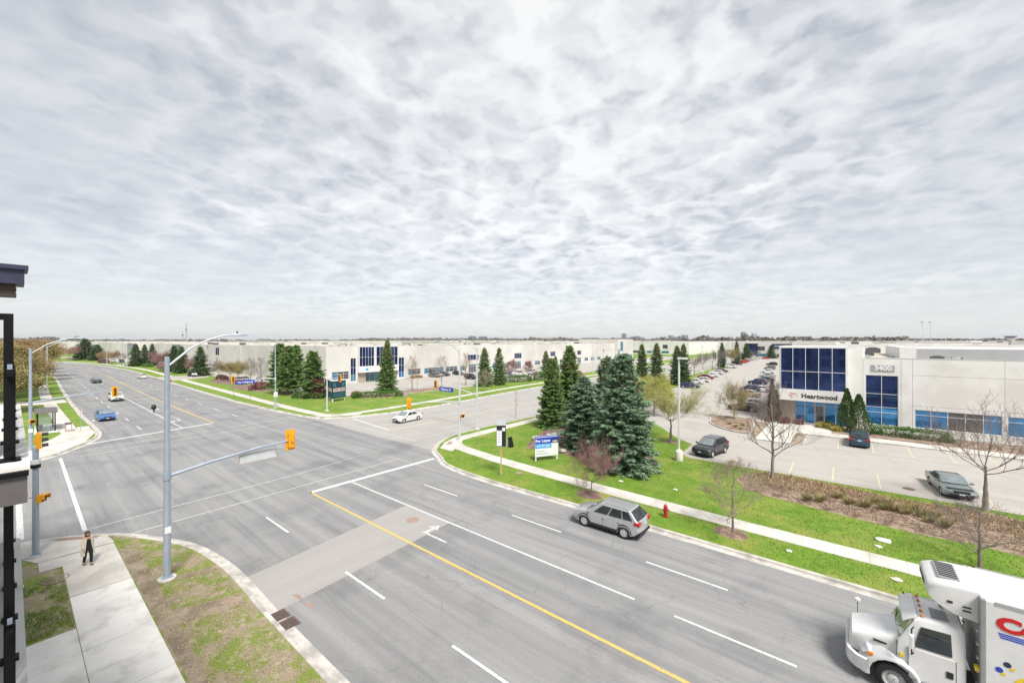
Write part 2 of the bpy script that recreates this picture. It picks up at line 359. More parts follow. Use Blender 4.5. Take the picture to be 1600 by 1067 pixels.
def np_mesh(name, V, F, tint=None, smooth=False):
    me = bpy.data.meshes.new(name); V = np.asarray(V, np.float32); F = np.asarray(F, np.int32); k = F.shape[1]
    me.vertices.add(len(V)); me.vertices.foreach_set('co', V.ravel())
    me.loops.add(F.size); me.loops.foreach_set('vertex_index', F.ravel())
    me.polygons.add(len(F)); me.polygons.foreach_set('loop_start', np.arange(0, F.size, k, dtype=np.int32))
    if tint is not None:
        a = me.attributes.new('tint', 'FLOAT', 'POINT'); a.data.foreach_set('value', np.asarray(tint, np.float32))
    me.update(calc_edges=True); me.validate()
    if smooth: me.shade_smooth()
    return me
def text_mesh(s, size, extrude=.01, bold=0.0, shear=0.0, sx=1.0):
    cu = bpy.data.curves.new('lettering', 'FONT'); cu.body = s; cu.size = size; cu.extrude = extrude; cu.offset = bold; cu.shear = shear
    cu.align_x = 'CENTER'; cu.align_y = 'CENTER'; cu.resolution_u = 3
    o = bpy.data.objects.new('lettering', cu); C.objects.link(o)
    bpy.context.view_layer.update()
    me = bpy.data.meshes.new_from_object(o.evaluated_get(bpy.context.evaluated_depsgraph_get()))
    bpy.data.objects.remove(o); bpy.data.curves.remove(cu)
    if sx != 1.0:
        for v in me.vertices: v.co.x *= sx
    me.name = 'lettering'; me.materials.clear()
    return me
def lettering(name, s, size, m, parent, loc, rot, bold=0.0, extrude=.01, sx=1.0, shear=0.0):
    o = link(name, text_mesh(s, size, extrude, bold, shear, sx), m, parent, loc); o.rotation_euler = rot; return o
def smooth_path(pts, n=6):               # Catmull-Rom through plan points
    out = []; P = [Vector((*p, 0)) for p in pts]
    for i in range(len(P)-1):
        a, b, c, d = P[max(i-1, 0)], P[i], P[i+1], P[min(i+2, len(P)-1)]
        for k in range(n):
            t = k/n
            q = .5*((2*b)+(-a+c)*t+(2*a-5*b+4*c-d)*t*t+(-a+3*b-3*c+d)*t*t*t)
            out.append((q.x, q.y))
    out.append(tuple(pts[-1])); return out
def offset_path(pts, d):                 # to the left of travel for d > 0
    out = []
    for i, p in enumerate(pts):
        a = Vector(pts[max(i-1, 0)]); b = Vector(pts[min(i+1, len(pts)-1)]); t = (b-a).normalized()
        out.append((p[0]-t.y*d, p[1]+t.x*d))
    return out
def ribbon(mb, A, B, z):                 # flat strip between two plan paths
    n = len(A); return mb.add([(x, y, z) for x, y in A]+[(x, y, z) for x, y in B], [(i, i+1, n+i+1, n+i) for i in range(n-1)])
def sweep(mb, path, prof):               # profile of (offset to the left, z) along a plan path, open
    rows = [offset_path(path, d) for d, z in prof]; n = len(path); vs = []
    for (d, z), r in zip(prof, rows): vs += [(x, y, z) for x, y in r]
    fs = [(j*n+i, j*n+i+1, (j+1)*n+i+1, (j+1)*n+i) for j in range(len(prof)-1) for i in range(n-1)]
    return mb.add(vs, fs)
def in_poly(x, y, P):
    ins = np.zeros(x.shape, bool); n = len(P)
    for i in range(n):
        (x1, y1), (x2, y2) = P[i], P[(i+1) % n]
        if y1 == y2: continue
        ins ^= ((y1 > y) != (y2 > y)) & (x < (x2-x1)*(y-y1)/(y2-y1)+x1)
    return ins
rng = np.random.default_rng(7)
random.seed(7)
# ================================================================ THE SETTING
# ---- far ground, reaching the horizon
mb = MB(); n = 48; rad = [260, 700, 2000, 5000, 10500]
vs = [(-60, 90, -.35)]+[(-60+r*math.cos(2*math.pi*k/n), 90+r*math.sin(2*math.pi*k/n), -.35) for r in rad for k in range(n)]
fs = [(0, 1+k, 1+(k+1) % n) for k in range(n)]+[(1+j*n+k, 1+(j+1)*n+k, 1+(j+1)*n+(k+1) % n, 1+j*n+(k+1) % n) for j in range(len(rad)-1) for k in range(n)]
struct(mb.add(vs, fs).build('ground', 'terrain'))

WX = [-100, -115, -132, -150, -180, -213, -240, -268, -300, -340, -390, -450, -540, -700]
OFX = [-700, -540, -450, -390, -340, -300, -268, -240, -213, -180, -150, -115, -100]
OFY = [-190, -95, -50, -27, -12.5, -4.2, -.6, 1.3, 2.0, 1.6, .8, 0.1, 0]
def off(x): return float(np.interp(x, OFX, OFY))
def wpath(y): return smooth_path([(x, y+off(x)) for x in WX], 4)

# ---- kerb lines (the block lies to the left of each)
SE = [(140, 7.1), (-10, 7.1)]+smooth_path([(-20, 7.1), (-25, 7.15), (-29.3, 6.6), (-32.3, 5.4), (-34.9, 3.9), (-36.9, 1.6), (-37.9, -1.2), (-38.3, -6)], 5)+[(-38.4, -60)]
SW = [(-59.5, -60)]+smooth_path([(-59.8, -8), (-60.6, -2), (-62.4, 1.6), (-64.6, 3.4), (-68.8, 5.7), (-75, 7.1), (-93, 7.0)], 5)+wpath(7.1)
NWc = wpath(28.2)[::-1]+smooth_path([(-92, 28.0), (-80, 28.4), (-69.4, 29.0), (-64.8, 29.6), (-61.3, 31.2), (-59.2, 35.4), (-57.8, 43.5), (-58.4, 56), (-60.2, 74), (-61.4, 95)], 5)+smooth_path([(-61.4, 95), (-63, 140), (-67, 210), (-76, 320), (-96, 460)], 3)[1:]
NEc = smooth_path([(-70, 460), (-53, 320), (-45, 210), (-41, 140), (-38.8, 95)], 3)[:-1]+smooth_path([(-38.8, 95), (-37.9, 70), (-37.7, 53), (-38.4, 41.5), (-37.8, 34.2), (-34.9, 29.6), (-32.2, 27.9), (-29.2, 26.4), (-23.6, 25.8), (-17, 25.9)], 5)+[(-10, 25.9), (140, 25.9)]
BLK = {'se': SE+[(140, -60)], 'sw': SW+[(-700, -60)], 'nw': NWc+[(-96, 460), (-700, 460)], 'ne': NEc+[(140, 460)]}
names = {'se': 'near_verge', 'sw': 'left_verge', 'nw': 'far_lawn', 'ne': 'right_lawn'}
for k, P in BLK.items():
    o = MB().prism(P, -.3, KB-.012).build(names[k], 'turf_thin' if k == 'se' else 'turf'); struct(o)
for k, P in (('se', SE), ('sw', SW), ('nw', NWc), ('ne', NEc)):
    mbk = MB(); sweep(mbk, P, [(-.45, .004), (-.43, .008), (-.06, .012), (-.04, KB+.0), (-.015, KB+.012), (.14, KB+.012), (.16, KB-.03)])
    struct(mbk.build('kerb', 'kerb', smooth=40))

# ---- roads
road = struct(MB().box(-125, 140, -60, 29.1, -.2, 0.0).build('main_road', 'asphalt_main'))
mbr = MB(); ribbon(mbr, [(-124, 4), *wpath(4)[3:]][::1], [(-124, 32), *wpath(32)[3:]], -.004); struct(mbr.build('curving_road', 'asphalt_main'))
cross = MB(); A = smooth_path([(-66, 29.1), (-66, 60), (-66, 95), (-68, 140), (-72, 210), (-81, 320), (-100, 460)], 3); B = smooth_path([(-30, 29.1), (-32, 60), (-33, 95), (-36, 140), (-40, 210), (-48, 320), (-65, 460)], 3)
ribbon(cross, A, B, .001); cross = struct(cross.build('cross_road', 'asphalt_cross'))

def stripe(path, wd, m, parent, z=.008, name='lane_line'):
    mb = MB(); ribbon(mb, offset_path(path, wd/2), offset_path(path, -wd/2), z); return mb.build(name, m, parent)
def seg(x0, y0, x1, y1, wd, m, parent=road, z=.008, name='lane_line'): return stripe([(x0, y0), (x1, y1)], wd, m, parent, z, name)
patch = MB().sheet([(-23.5, 7.5), (-19.5, 7.5), (-20.2, 18.25), (-24.8, 18.2)], .004).build('asphalt_patch', 'asphalt_patch', road)
# east leg
seg(-32.9, 15.0, 140, 15.0, .17, 'paint_yellow', name='centre_line')
seg(-32.3, 18.3, -7.6, 18.3, .13, 'paint_white')
for k in range(12): seg(-5.8+9.3*k, 18.3, -1.4+9.3*k, 18.3, .12, 'paint_white', name='lane_dash')
for k in range(14): seg(-27.2+9.4*k, 21.8, -23.2+9.4*k, 21.8, .12, 'paint_white', name='lane_dash')
for x in [-30.5, -20.1, -12.0]+[-2.6+9.3*k for k in range(12)]: seg(x, 11.0, x+3.5, 11.0, .13, 'paint_white', name='lane_dash')
seg(-32.75, 14.95, -32.4, 27.2, .45, 'paint_white', name='stop_line')
seg(-34.4, 4.3, -35.1, 25.0, .11, 'paint_worn', name='crossing_line'); seg(-37.3, 3.1, -38.2, 17, .11, 'paint_worn', name='crossing_line'); seg(-38.2, 17, -39.3, 23.5, .08, 'paint_worn', name='crossing_line')
def arrow(x, y, rz, m='paint_worn', parent=road):        # worn left-turn arrow
    mb = MB(); mb.sheet([(0, 0), (2.2, 0), (2.2, .16), (.5, .16), (.35, .3), (.35, .75), (.62, .75), (.2, 1.3), (-.25, .75), (.1, .75), (.1, .25)], 0)
    return mb.build('turn_arrow', m, parent, loc=(x, y, .008), rz=rz)
arrow(-20.6, 16.3, 0); 
# south leg crossing
seg(-62.0, 3.25, -37.2, 3.0, .22, 'paint_white', name='crossing_line'); seg(-58.5, .45, -38.4, .4, .3, 'paint_worn', name='crossing_line')
# west leg
seg(-67.6, 4.9, -71.2, 18.9, .42, 'paint_white', name='stop_line')
seg(-64.2, 4.2, -66.6, 26, .12, 'paint_worn', name='crossing_line'); seg(-61.3, 4.6, -63.6, 26, .12, 'paint_worn', name='crossing_line')
stripe([(-70.9, 18.75), (-85, 18.7)]+wpath(18.8), .2, 'paint_yellow', road, name='centre_line')
seg(-70.4, 14.95, -117, 15.1, .14, 'paint_white')
def dashes(y, x0, x1, step, ln, wd=.14, parent=road, m='paint_white'):
    x = x0
    while x > x1: seg(x, y+off(x), x-ln, y+off(x-ln), wd, m, parent, name='lane_dash'); x -= step
dashes(11.2, -73.5, -260, 9.2, 3.2); dashes(15.1, -120, -260, 9.2, 3.0); dashes(22.7, -74, -250, 9.4, 3.0); 
arrow(-77, 16.2, math.pi, 'paint_white'); arrow(-92, 16.4, math.pi, 'paint_white'); arrow(-130, 16.6, math.pi, 'paint_white')
seg(-88, 8.1, -86, 7.7, .3, 'paint_worn', name='crossing_line')
# cross street (worn, pale)
seg(-58.5, 33.2, -47.2, 32.0, .42, 'paint_worn', cross, name='stop_line')
stripe([(-47.2, 31.8), (-47.2, 60), (-48.5, 95), (-52, 160), (-57, 220)], .2, 'paint_pale', cross, name='centre_line')
seg(-51.0, 33, -51.0, 58, .13, 'paint_worn', cross); 
for k in range(9): seg(-54.6-.02*k, 36+9.4*k, -54.6-.02*k, 39+9.4*k, .13, 'paint_worn', cross, name='lane_dash'); seg(-42.6-.1*k, 38+9.4*k, -42.6-.1*k, 41+9.4*k, .13, 'paint_worn', cross, name='lane_dash')
arrow(-49.6, 47, -math.pi/2, 'paint_worn', cross); arrow(-49.4, 62, -math.pi/2, 'paint_worn', cross)
seg(-39.5, 30.5, -57, 30.6, .12, 'paint_worn', cross, name='crossing_line')

# ---- pavements, slab by slab
def slabs(root, path, width, m, ln=1.5, gap=.018, z=KB+.012, mats=None):
    P = [Vector(p) for p in path]; L = [0]
    for a, b in zip(P, P[1:]): L.append(L[-1]+(b-a).length)
    def at(s):
        for i in range(len(P)-1):
            if s <= L[i+1] or i == len(P)-2:
                t = (s-L[i])/(L[i+1]-L[i]); d = (P[i+1]-P[i]).normalized(); return P[i].lerp(P[i+1], t), Vector((-d.y, d.x))
    k = 0; s = 0
    while s+ln <= L[-1]+.01:
        a, na = at(s+gap/2); b, nb = at(s+ln-gap/2); h = width/2; dz = (k*7 % 5)*.0012
        MB().prism([tuple(a-na*h), tuple(b-nb*h), tuple(b+nb*h), tuple(a+na*h)], z-.07, z+dz).build('slab', m, root, bevel=0)
        s += ln; k += 1
def pavement(path, width, m, ln=1.5, far=None):
    mb = MB(); ribbon(mb, offset_path(path, width/2), offset_path(path, -width/2), KB-.006); root = struct(mb.build('pavement', M['dirt'] if m == 'concrete_new' else M[m]))
    slabs(root, path, width, m, ln); return root
pavement([(-27.7, 2.8), (20, 2.8)], 2.1, 'concrete_new', 1.72)
pavement([(-33.3, 2.8), (-27.75, 2.8)], 2.1, 'concrete', 1.85)
pavement([(-24.6, 1.03), (20, 1.03)], 1.4, 'concrete_new', 2.4)
mbp = MB().sheet([(-33.4, 3.9), (-33.4, .9), (-37.5, -.9), (-37.6, -.2), (-36.7, 1.7), (-34.8, 3.75)], KB+.008); corner1 = struct(mbp.build('pavement', 'concrete'))
MB().sheet([(-36.6, 1.5), (-36.0, 1.9), (-34.9, 3.3), (-35.2, 3.5), (-36.4, 2.1)], KB+.013).build('tactile_plate', 'cast_rust', corner1)
MB().sheet([(-33.35, .95), (-31.9, .95), (-31.9, 1.75), (-33.35, 1.75)], KB+.009).build('slab', 'concrete', corner1)
pe = pavement(smooth_path([(34, 29.65), (3, 29.65), (-12, 29.85), (-20, 30.2), (-28, 30.8), (-33.2, 31.6)], 5), 1.5, 'concrete')
mbp = MB().sheet([(-33.1, 32.4), (-33.2, 30.9), (-32.6, 29.9), (-34.6, 29.9), (-36.2, 32.0), (-37.2, 34.6), (-37.0, 36.2), (-35.5, 36.0), (-35.3, 34.0), (-34.4, 33)], KB+.008); cne = struct(mbp.build('pavement', 'concrete'))
MB().sheet([(-36.0, 32.4), (-35.3, 31.4), (-34.9, 31.8), (-35.6, 32.8)], KB+.013).build('tactile_plate', 'cast_rust', cne)
pavement([(-36.25, 36.1), (-36.0, 53), (-36.1, 70), (-37.0, 95), (-38.6, 128)], 1.5, 'concrete')
pavement(smooth_path([(-64.5, 31.4), (-75, 31.1), (-90, 31.3), (-110, 31.7), (-140, 32.4)], 4), 1.6, 'concrete')
mbp = MB(); wp = smooth_path([(-140, 32.4), (-163, 33), (-190, 34), (-212, 34.5), (-240, 33.6), (-268, 31.4), (-300, 27.5), (-340, 19)], 4); ribbon(mbp, offset_path(wp, .8), offset_path(wp, -.8), KB); struct(mbp.build('pavement', 'concrete'))
mbp = MB().sheet([(-64.8, 32.3), (-64.8, 30.1), (-61.9, 31.2), (-60.0, 35.2), (-61.3, 36.4), (-62.8, 36.2), (-63.2, 33.2)], KB+.008); cnw = struct(mbp.build('pavement', 'concrete'))
MB().sheet([(-62.6, 31.7), (-61.5, 33.0), (-61.9, 33.3), (-63.0, 32.0)], KB+.013).build('tactile_plate', 'cast_rust', cnw)
pavement(smooth_path([(-62.0, 36.3), (-62.2, 47), (-63.5, 61), (-65.2, 81), (-66, 105)], 4), 1.5, 'concrete')
mbp = MB(); wp = smooth_path([(-66, 105), (-67.2, 140), (-71, 210), (-79, 310)], 4); ribbon(mbp, offset_path(wp, .75), offset_path(wp, -.75), KB); struct(mbp.build('pavement', 'concrete'))
pavement(smooth_path([(-77, 4.9), (-92, 4.8), (-115, 4.7), (-140, 4.9), (-165, 5.6)], 4), 1.6, 'concrete')
mbp = MB().sheet([(-77, 6.9), (-77, 4.1), (-74, 3.2), (-70.5, 1.8), (-67.2, -1), (-61.0, -1.8), (-62.7, 1.6), (-64.7, 3.3), (-68.9, 5.55), (-75, 6.95)], KB+.008); struct(mbp.build('pavement', 'concrete'))
MB().sheet([(-77.05, 6.9), (-81.5, 6.9), (-81.5, 5.72), (-77.05, 5.72)], KB+.006).build('pavement', 'concrete')['kind'] = 'structure'
mbp = MB().sheet([(-79.0, 4.05), (-79.0, 1.9), (-87.4, 2.2), (-87.4, 4.05)], KB+.007); struct(mbp.build('shelter_pad', 'concrete_new'))
mbp = MB().sheet([(-122, 6.9), (-115, 6.9), (-115, 3.0), (-119, -8), (-127, -8), (-122, 3)], KB+.016); struct(mbp.build('driveway', 'concrete'))

# ---- car parks and drives
LOT = [(-8.6, 43.5), (140, 43.7), (140, 400), (-58, 400), (-50, 320), (-43.5, 240), (-39.5, 190), (-36.5, 150), (-34, 115), (-31.5, 88), (-28, 71), (-25, 62.4), (-21, 58.1), (-15.7, 51.1), (-13.6, 49.3), (-13.4, 44.3), (-12.2, 43.5)]
lot = struct(MB().sheet(LOT, KB-.006).build('car_park', 'asphalt_lot'))
for k in range(22): seg(-3.95+3.05*k, 44.1, -3.95+3.05*k, 48.7, .11, 'paint_pale', lot, KB-.001, 'stall_line')
for k in range(20): seg(-.7+2.98*k, 57.6, -.7+2.98*k, 62.9, .11, 'paint_pale', lot, KB-.001, 'stall_line')
kb = MB(); sweep(kb, [(140, 63.2), (-3.7, 63.2), (-3.7, 57.2), (-4.4, 56.3), (-8.8, 56.3)], [(-.02, KB-.01), (0, KB+.1), (-.16, KB+.105), (-.2, KB+.09)]); struct(kb.build('lot_kerb', 'kerb'))
mbp = MB().sheet([(140, 63.4), (-3.9, 63.4), (-3.9, 57.4), (-4.5, 56.5), (-8.9, 56.5), (-9.3, 60), (-9.9, 66), (-10.7, 71.2), (-2.3, 71.2), (-.9, 67.2), (1.2, 65.9), (140, 65.6)], KB+.09); plz = struct(mbp.build('entrance_plaza', 'dirt'))
PZ = [(140, 63.4), (-3.9, 63.4), (-3.9, 57.4), (-4.5, 56.5), (-8.9, 56.5), (-9.3, 60), (-9.9, 66), (-10.7, 71.2), (-2.3, 71.2), (-.9, 67.2), (1.2, 65.9), (140, 65.6)]
sx_ = 1.75; me_s = MB().box(.012, sx_-.012, .012, sx_-.012, -.03, .012).mesh('slab')
for i in range(-7, 20):
    for j in range(0, 10):
        x_, y_ = i*sx_+.3, 56.5+j*sx_*.99
        if in_poly(np.array([x_+.1, x_+1.65, x_+.1, x_+1.65, x_+.87]), np.array([y_+.1, y_+.1, y_+1.65, y_+1.65, y_+.87]), PZ)[[0, 1, 2, 3, 4]].sum() >= 5: link('slab', me_s, 'concrete', plz, (x_, y_, KB+.09))
for k in range(46):
    if .6+2.2*k > 60: break
    MB().box(-3.6+2.2*k+.01, -3.6+2.2*(k+1)-.01, 63.44, 65.55, KB+.06, KB+.106).build('slab', 'concrete', plz)
MB().prism([(-.9, 67.3), (1.2, 66.0), (140, 65.7), (140, 72), (-2.2, 71.3)], KB-.02, KB+.08).build('planting_bed', 'mulch')['kind'] = 'structure'
ISL = smooth_path([(-15.6, 66.2), (-15.9, 68.4), (-14.5, 70.4), (-11.6, 70.6), (-10.9, 69.8), (-10.1, 66), (-9.6, 61), (-9.5, 59.6), (-11, 59.4), (-13.3, 61), (-15.0, 63.6), (-15.6, 66.2)], 3)
isl = struct(MB().prism(ISL[:-1], KB-.05, KB+.1).build('planter_island', 'mulch')); kb = MB(); sweep(kb, ISL, [(.02, KB-.02), (0, KB+.12), (.16, KB+.125), (.18, KB+.09)]); kb.build('island_kerb', 'kerb', isl)
NLOT = [(-86, 42), (-84.5, 43.2), (-79, 50), (-75.2, 57), (-74.4, 70), (-74.6, 88), (-72.2, 101), (-74, 130), (-78, 190), (-88, 300), (-106, 300), (-106, 52), (-168, 52), (-168, 42.6), (-120, 41.4)]
nlot = struct(MB().sheet(NLOT, KB-.005).build('car_park', 'asphalt_lot'))
LLOT = [(-176, 52.5), (-176, 44), (-172, 38), (-171, 28.6), (-153, 28.4), (-155, 36), (-160, 41), (-168.2, 42.6), (-168.2, 52.5)]
struct(MB().sheet(LLOT, KB+.003).build('driveway', 'asphalt_lot'))
struct(MB().sheet([(-176, 53), (-176, 44), (-240, 44), (-300, 38), (-360, 28), (-430, 18), (-430, 53)], KB-.005).build('car_park', 'asphalt_lot'))
struct(MB().sheet([(-264, 30), (-276, 29), (-282, 40), (-268, 42)], KB+.003).build('driveway', 'asphalt_lot'))

# ---- mulch beds (gently mounded) and lawn cut round them
def mound(poly, m, h=.22, name='mulch_bed'):
    P = smooth_path(poly+[poly[0]], 4)[:-1]; cxm = sum(p[0] for p in P)/len(P); cym = sum(p[1] for p in P)/len(P)
    vs = []; fs = []; rings = [(1, 0), (.93, .45), (.75, .85), (.45, 1), (.15, 1.02)]; nn = len(P)
    for s_, hh in rings:
        for j, (x, y) in enumerate(P):
            nzv = mnoise.noise(Vector((x*1.3, y*1.3, s_*3)))
            vs.append((cxm+(x-cxm)*s_, cym+(y-cym)*s_, KB-.02+h*hh*(1+.25*nzv)+(0.03*nzv if hh else 0)))
    for r in range(len(rings)-1):
        for j in range(nn): fs.append((r*nn+j, r*nn+(j+1) % nn, (r+1)*nn+(j+1) % nn, (r+1)*nn+j))
    fs.append(tuple(range((len(rings)-1)*nn, len(rings)*nn)))
    o = MB().add(vs, fs).build(name, m, smooth=60); struct(o); return P
bed_main = [(-7.4, 39.6), (-6.4, 42), (-5.2, 42.9), (-.9, 42.6), (2.9, 41.7), (5.6, 42.3), (8, 42.6), (10.5, 41.0), (12, 38.5), (10.8, 36), (7.6, 35.2), (5.8, 35.5), (3.6, 35.2), (.9, 35.6), (-2.6, 36.2), (-6, 37.0)]
BEDP = [mound(bed_main, 'mulch'), mound([(-27.4, 36.1), (-28.7, 38.6), (-31.0, 44.6), (-31.8, 48), (-28, 50), (-23.5, 50), (-17.4, 44.2), (-14.4, 40), (-13.7, 36.3), (-15.8, 33.9), (-18.5, 34.2), (-21.5, 36.4), (-25.4, 36.2)], 'mulch_red', .3)]
for (x, y, r) in [(-15.3, 28.2, 1.05), (-5.5, 28.1, 1.0), (-13.9, 49.0-.2, 0.0), (5.6, 32.2, 0.0)]:
    if r: BEDP.append(mound([(x+r*math.cos(a)*1.0, y+r*math.sin(a)*.8) for a in [k*math.pi/4 for k in range(8)]], 'mulch_red' if x < -10 else 'mulch', .12))
x, y = G(1048, 690); BEDP.append(mound([(x+.9*math.cos(k*math.pi/4), y+.8*math.sin(k*math.pi/4)) for k in range(8)], 'mulch_red', .1))
for poly, m in (([(-118, 34.6), (-105.5, 36.0), (-104.5, 38.6), (-110, 40.6), (-121, 40.6), (-124, 37)], 'mulch_red'), ([(-141, 36), (-128, 36.8), (-128, 40.6), (-139, 41.6), (-150, 40)], 'mulch_red'), ([(-101, 37.5), (-86, 38.5), (-84.5, 40.5), (-92, 42), (-101, 41.3)], 'mulch'),
                ([(-80, 55), (-76, 57), (-75.3, 68), (-76, 72), (-80.5, 66)], 'mulch'), ([(-81.5, 44.5), (-76, 46), (-72.6, 53.5), (-76, 55.5), (-81.5, 50)], 'mulch')):
    BEDP.append(mound(poly, m, .2))

# ---- grass blades where single tufts can be seen
def blades(name, region, ex, dens, h, m, wd=.018, patchy=0.0, seed=1):
    r = np.random.default_rng(seed); xs = [p[0] for p in region]; ys = [p[1] for p in region]
    n = int((max(xs)-min(xs))*(max(ys)-min(ys))*dens); x = r.uniform(min(xs), max(xs), n); y = r.uniform(min(ys), max(ys), n)
    keep = in_poly(x, y, region)
    for e_ in ex: keep &= ~in_poly(x, y, e_)
    x, y = x[keep], y[keep]
    if patchy > 0:
        v = np.array([mnoise.noise(Vector((a*.75, b*.75, seed)))+.6*mnoise.noise(Vector((a*2.3, b*2.3, 3))) for a, b in zip(x, y)])
        k2 = v > patchy-.35+r.uniform(-.15, .15, len(x)); x, y = x[k2], y[k2]
    n = len(x); a = r.uniform(0, 6.28, n); hh = h*r.uniform(.5, 1.3, n); lean = r.uniform(0, .8, n)*hh; b = r.uniform(0, 6.28, n); wv = wd*r.uniform(.6, 1.5, n); z0 = np.full(n, KB-.02)
    V = np.empty((n, 3, 3)); V[:, 0] = np.c_[x-np.cos(a)*wv, y-np.sin(a)*wv, z0]; V[:, 1] = np.c_[x+np.cos(a)*wv, y+np.sin(a)*wv, z0]; V[:, 2] = np.c_[x+np.cos(b)*lean, y+np.sin(b)*lean, z0+hh]
    t = np.clip(r.normal(.35, .25, n)+.5*np.array([mnoise.noise(Vector((p*.35, q*.35, 9))) for p, q in zip(x, y)]), 0, 1)
    o = link(name, np_mesh(name, V.reshape(-1, 3), np.arange(3*n).reshape(-1, 3), np.repeat(t, 3)), m); struct(o, 'stuff')
SWK = [[(-13, 29.0), (-22, 29.4), (-34, 30.6), (-34, 32.6), (-22, 31.1), (-13, 30.65)], [(40, 28.85), (-13, 29.05), (-13, 30.65), (40, 30.45)], [(-37.4, 33), (-34.6, 33), (-35, 60), (-37.2, 60)], [(-37.6, 36), (-38, 30), (-33, 29.7), (-32.4, 32.6), (-35, 36)]]
blades('verge_grass', [(-36, 3.2), (-33, 3.95), (-10, 3.95), (-10, 6.9), (-25, 6.9), (-29, 6.3), (-32, 5.2)], [], 430, .045, 'blade_dry', .014, .33, 3)
blades('verge_grass', [(-31.7, .4), (-24.8, .4), (-24.8, 1.7), (-31.7, 1.7)], [], 700, .07, 'blade', .014, .22, 4)
blades('lawn_grass', [(-30, 26.7), (-20, 26.1), (14, 26.2), (14, 43.4), (-13, 43.4), (-14, 49), (-21, 57), (-27, 62), (-36, 62), (-38, 40), (-35, 30)], BEDP[:6]+SWK, 85, .06, 'blade', .03, 0, 5)
MB().sheet([(-32.0, 3.9), (-20.0, 3.95), (-14, 3.95), (-14, 4.25), (-20.5, 4.5), (-27, 4.55), (-31.4, 4.6)], KB-.006).build('bare_soil', 'dirt')['kind'] = 'structure'
MB().sheet([(-26.4, 4.5), (-26.0, 4.5), (-25.2, 6.8), (-25.8, 6.8)], KB-.007).build('bare_soil', 'dirt')['kind'] = 'structure'
MB().sheet([(-23.0, 4.5), (-21.6, 4.4), (-21.0, 6.7), (-22.0, 6.9)], KB-.0065).build('bare_soil', 'dirt')['kind'] = 'structure'
# ================================================================ BUILDINGS
class Face:
    """a facade plane: u along the wall, z up, depth outwards"""
    def __init__(s, o, ud, nd): s.o = Vector((*o, 0)); s.u = Vector((*ud, 0)); s.n = Vector((*nd, 0))
    def __call__(s, u, z, d=0.0): p = s.o+s.u*u+s.n*d; return (p.x, p.y, z)
    def box(s, mb, u0, u1, z0, z1, d0, d1):
        q = [s(u, z, d) for d in (d0, d1) for z in (z0, z1) for u in (u0, u1)]
        return mb.add(q, [(0, 1, 3, 2), (4, 6, 7, 5), (0, 4, 5, 1), (2, 3, 7, 6), (0, 2, 6, 4), (1, 5, 7, 3)])
    def wall(s, mb, u0, u1, z0, z1, holes=(), d=0.0, reveal=.22, thick=.3):
        us = sorted({u0, u1, *[h[0] for h in holes if u0 <= h[0] <= u1], *[h[1] for h in holes if u0 <= h[1] <= u1]})
        zs = sorted({z0, z1, *[h[2] for h in holes if z0 <= h[2] <= z1], *[h[3] for h in holes if z0 <= h[3] <= z1]})
        for a, b in zip(us, us[1:]):
            for c, e in zip(zs, zs[1:]):
                um, zm = (a+b)/2, (c+e)/2
                if any(h[0] < um < h[1] and h[2] < zm < h[3] for h in holes): continue
                mb.quad(s(a, c, d), s(b, c, d), s(b, e, d), s(a, e, d))
        for h in holes:
            a, b, c, e = h[:4]
            mb.quad(s(a, c, d), s(a, e, d), s(a, e, d-reveal), s(a, c, d-reveal)); mb.quad(s(b, c, d), s(b, c, d-reveal), s(b, e, d-reveal), s(b, e, d))
            mb.quad(s(a, c, d), s(a, c, d-reveal), s(b, c, d-reveal), s(b, c, d)); mb.quad(s(a, e, d), s(b, e, d), s(b, e, d-reveal), s(a, e, d-reveal))
        for a, b, c, e in ((u0, u1, z0, z0), (u0, u1, z1, z1), (u0, u0, z0, z1), (u1, u1, z0, z1)):
            mb.quad(s(a, c, d), s(b, e, d), s(b, e, d-thick), s(a, c, d-thick))
        return mb
    def window(s, parent, u0, u1, zsplit, cols, gl, d=-.12, bar=.06, name='window'):
        """one window: frame with mullions, and each pane of glass a piece of its own"""
        mb = MB(); z0, z1 = zsplit[0], zsplit[-1]
        us = [u0+(u1-u0)*k/cols for k in range(cols+1)]
        for i, u in enumerate(us):
            a, b = (u, u+bar) if i == 0 else ((u-bar, u) if i == cols else (u-bar/2, u+bar/2)); s.box(mb, a, b, z0, z1, d-.06, d+.05)
        for i, z in enumerate(zsplit):
            a, b = (z, z+bar) if i == 0 else ((z-bar, z) if i == len(zsplit)-1 else (z-bar/2, z+bar/2))
            s.box(mb, u0, u1, a, b, d-.05, d+.042)
        fr = mb.build(name, 'mullion', parent)
        for i in range(cols):
            for j in range(len(zsplit)-1):
                g = gl[j] if isinstance(gl, (list, tuple)) else gl
                if isinstance(g, (list, tuple)): g = g[i % len(g)]
                pb = MB(); s.box(pb, us[i]+.01, us[i+1]-.01, zsplit[j]+.01, zsplit[j+1]-.01, d-.03, d); pb.build('pane', g, fr)
        return fr
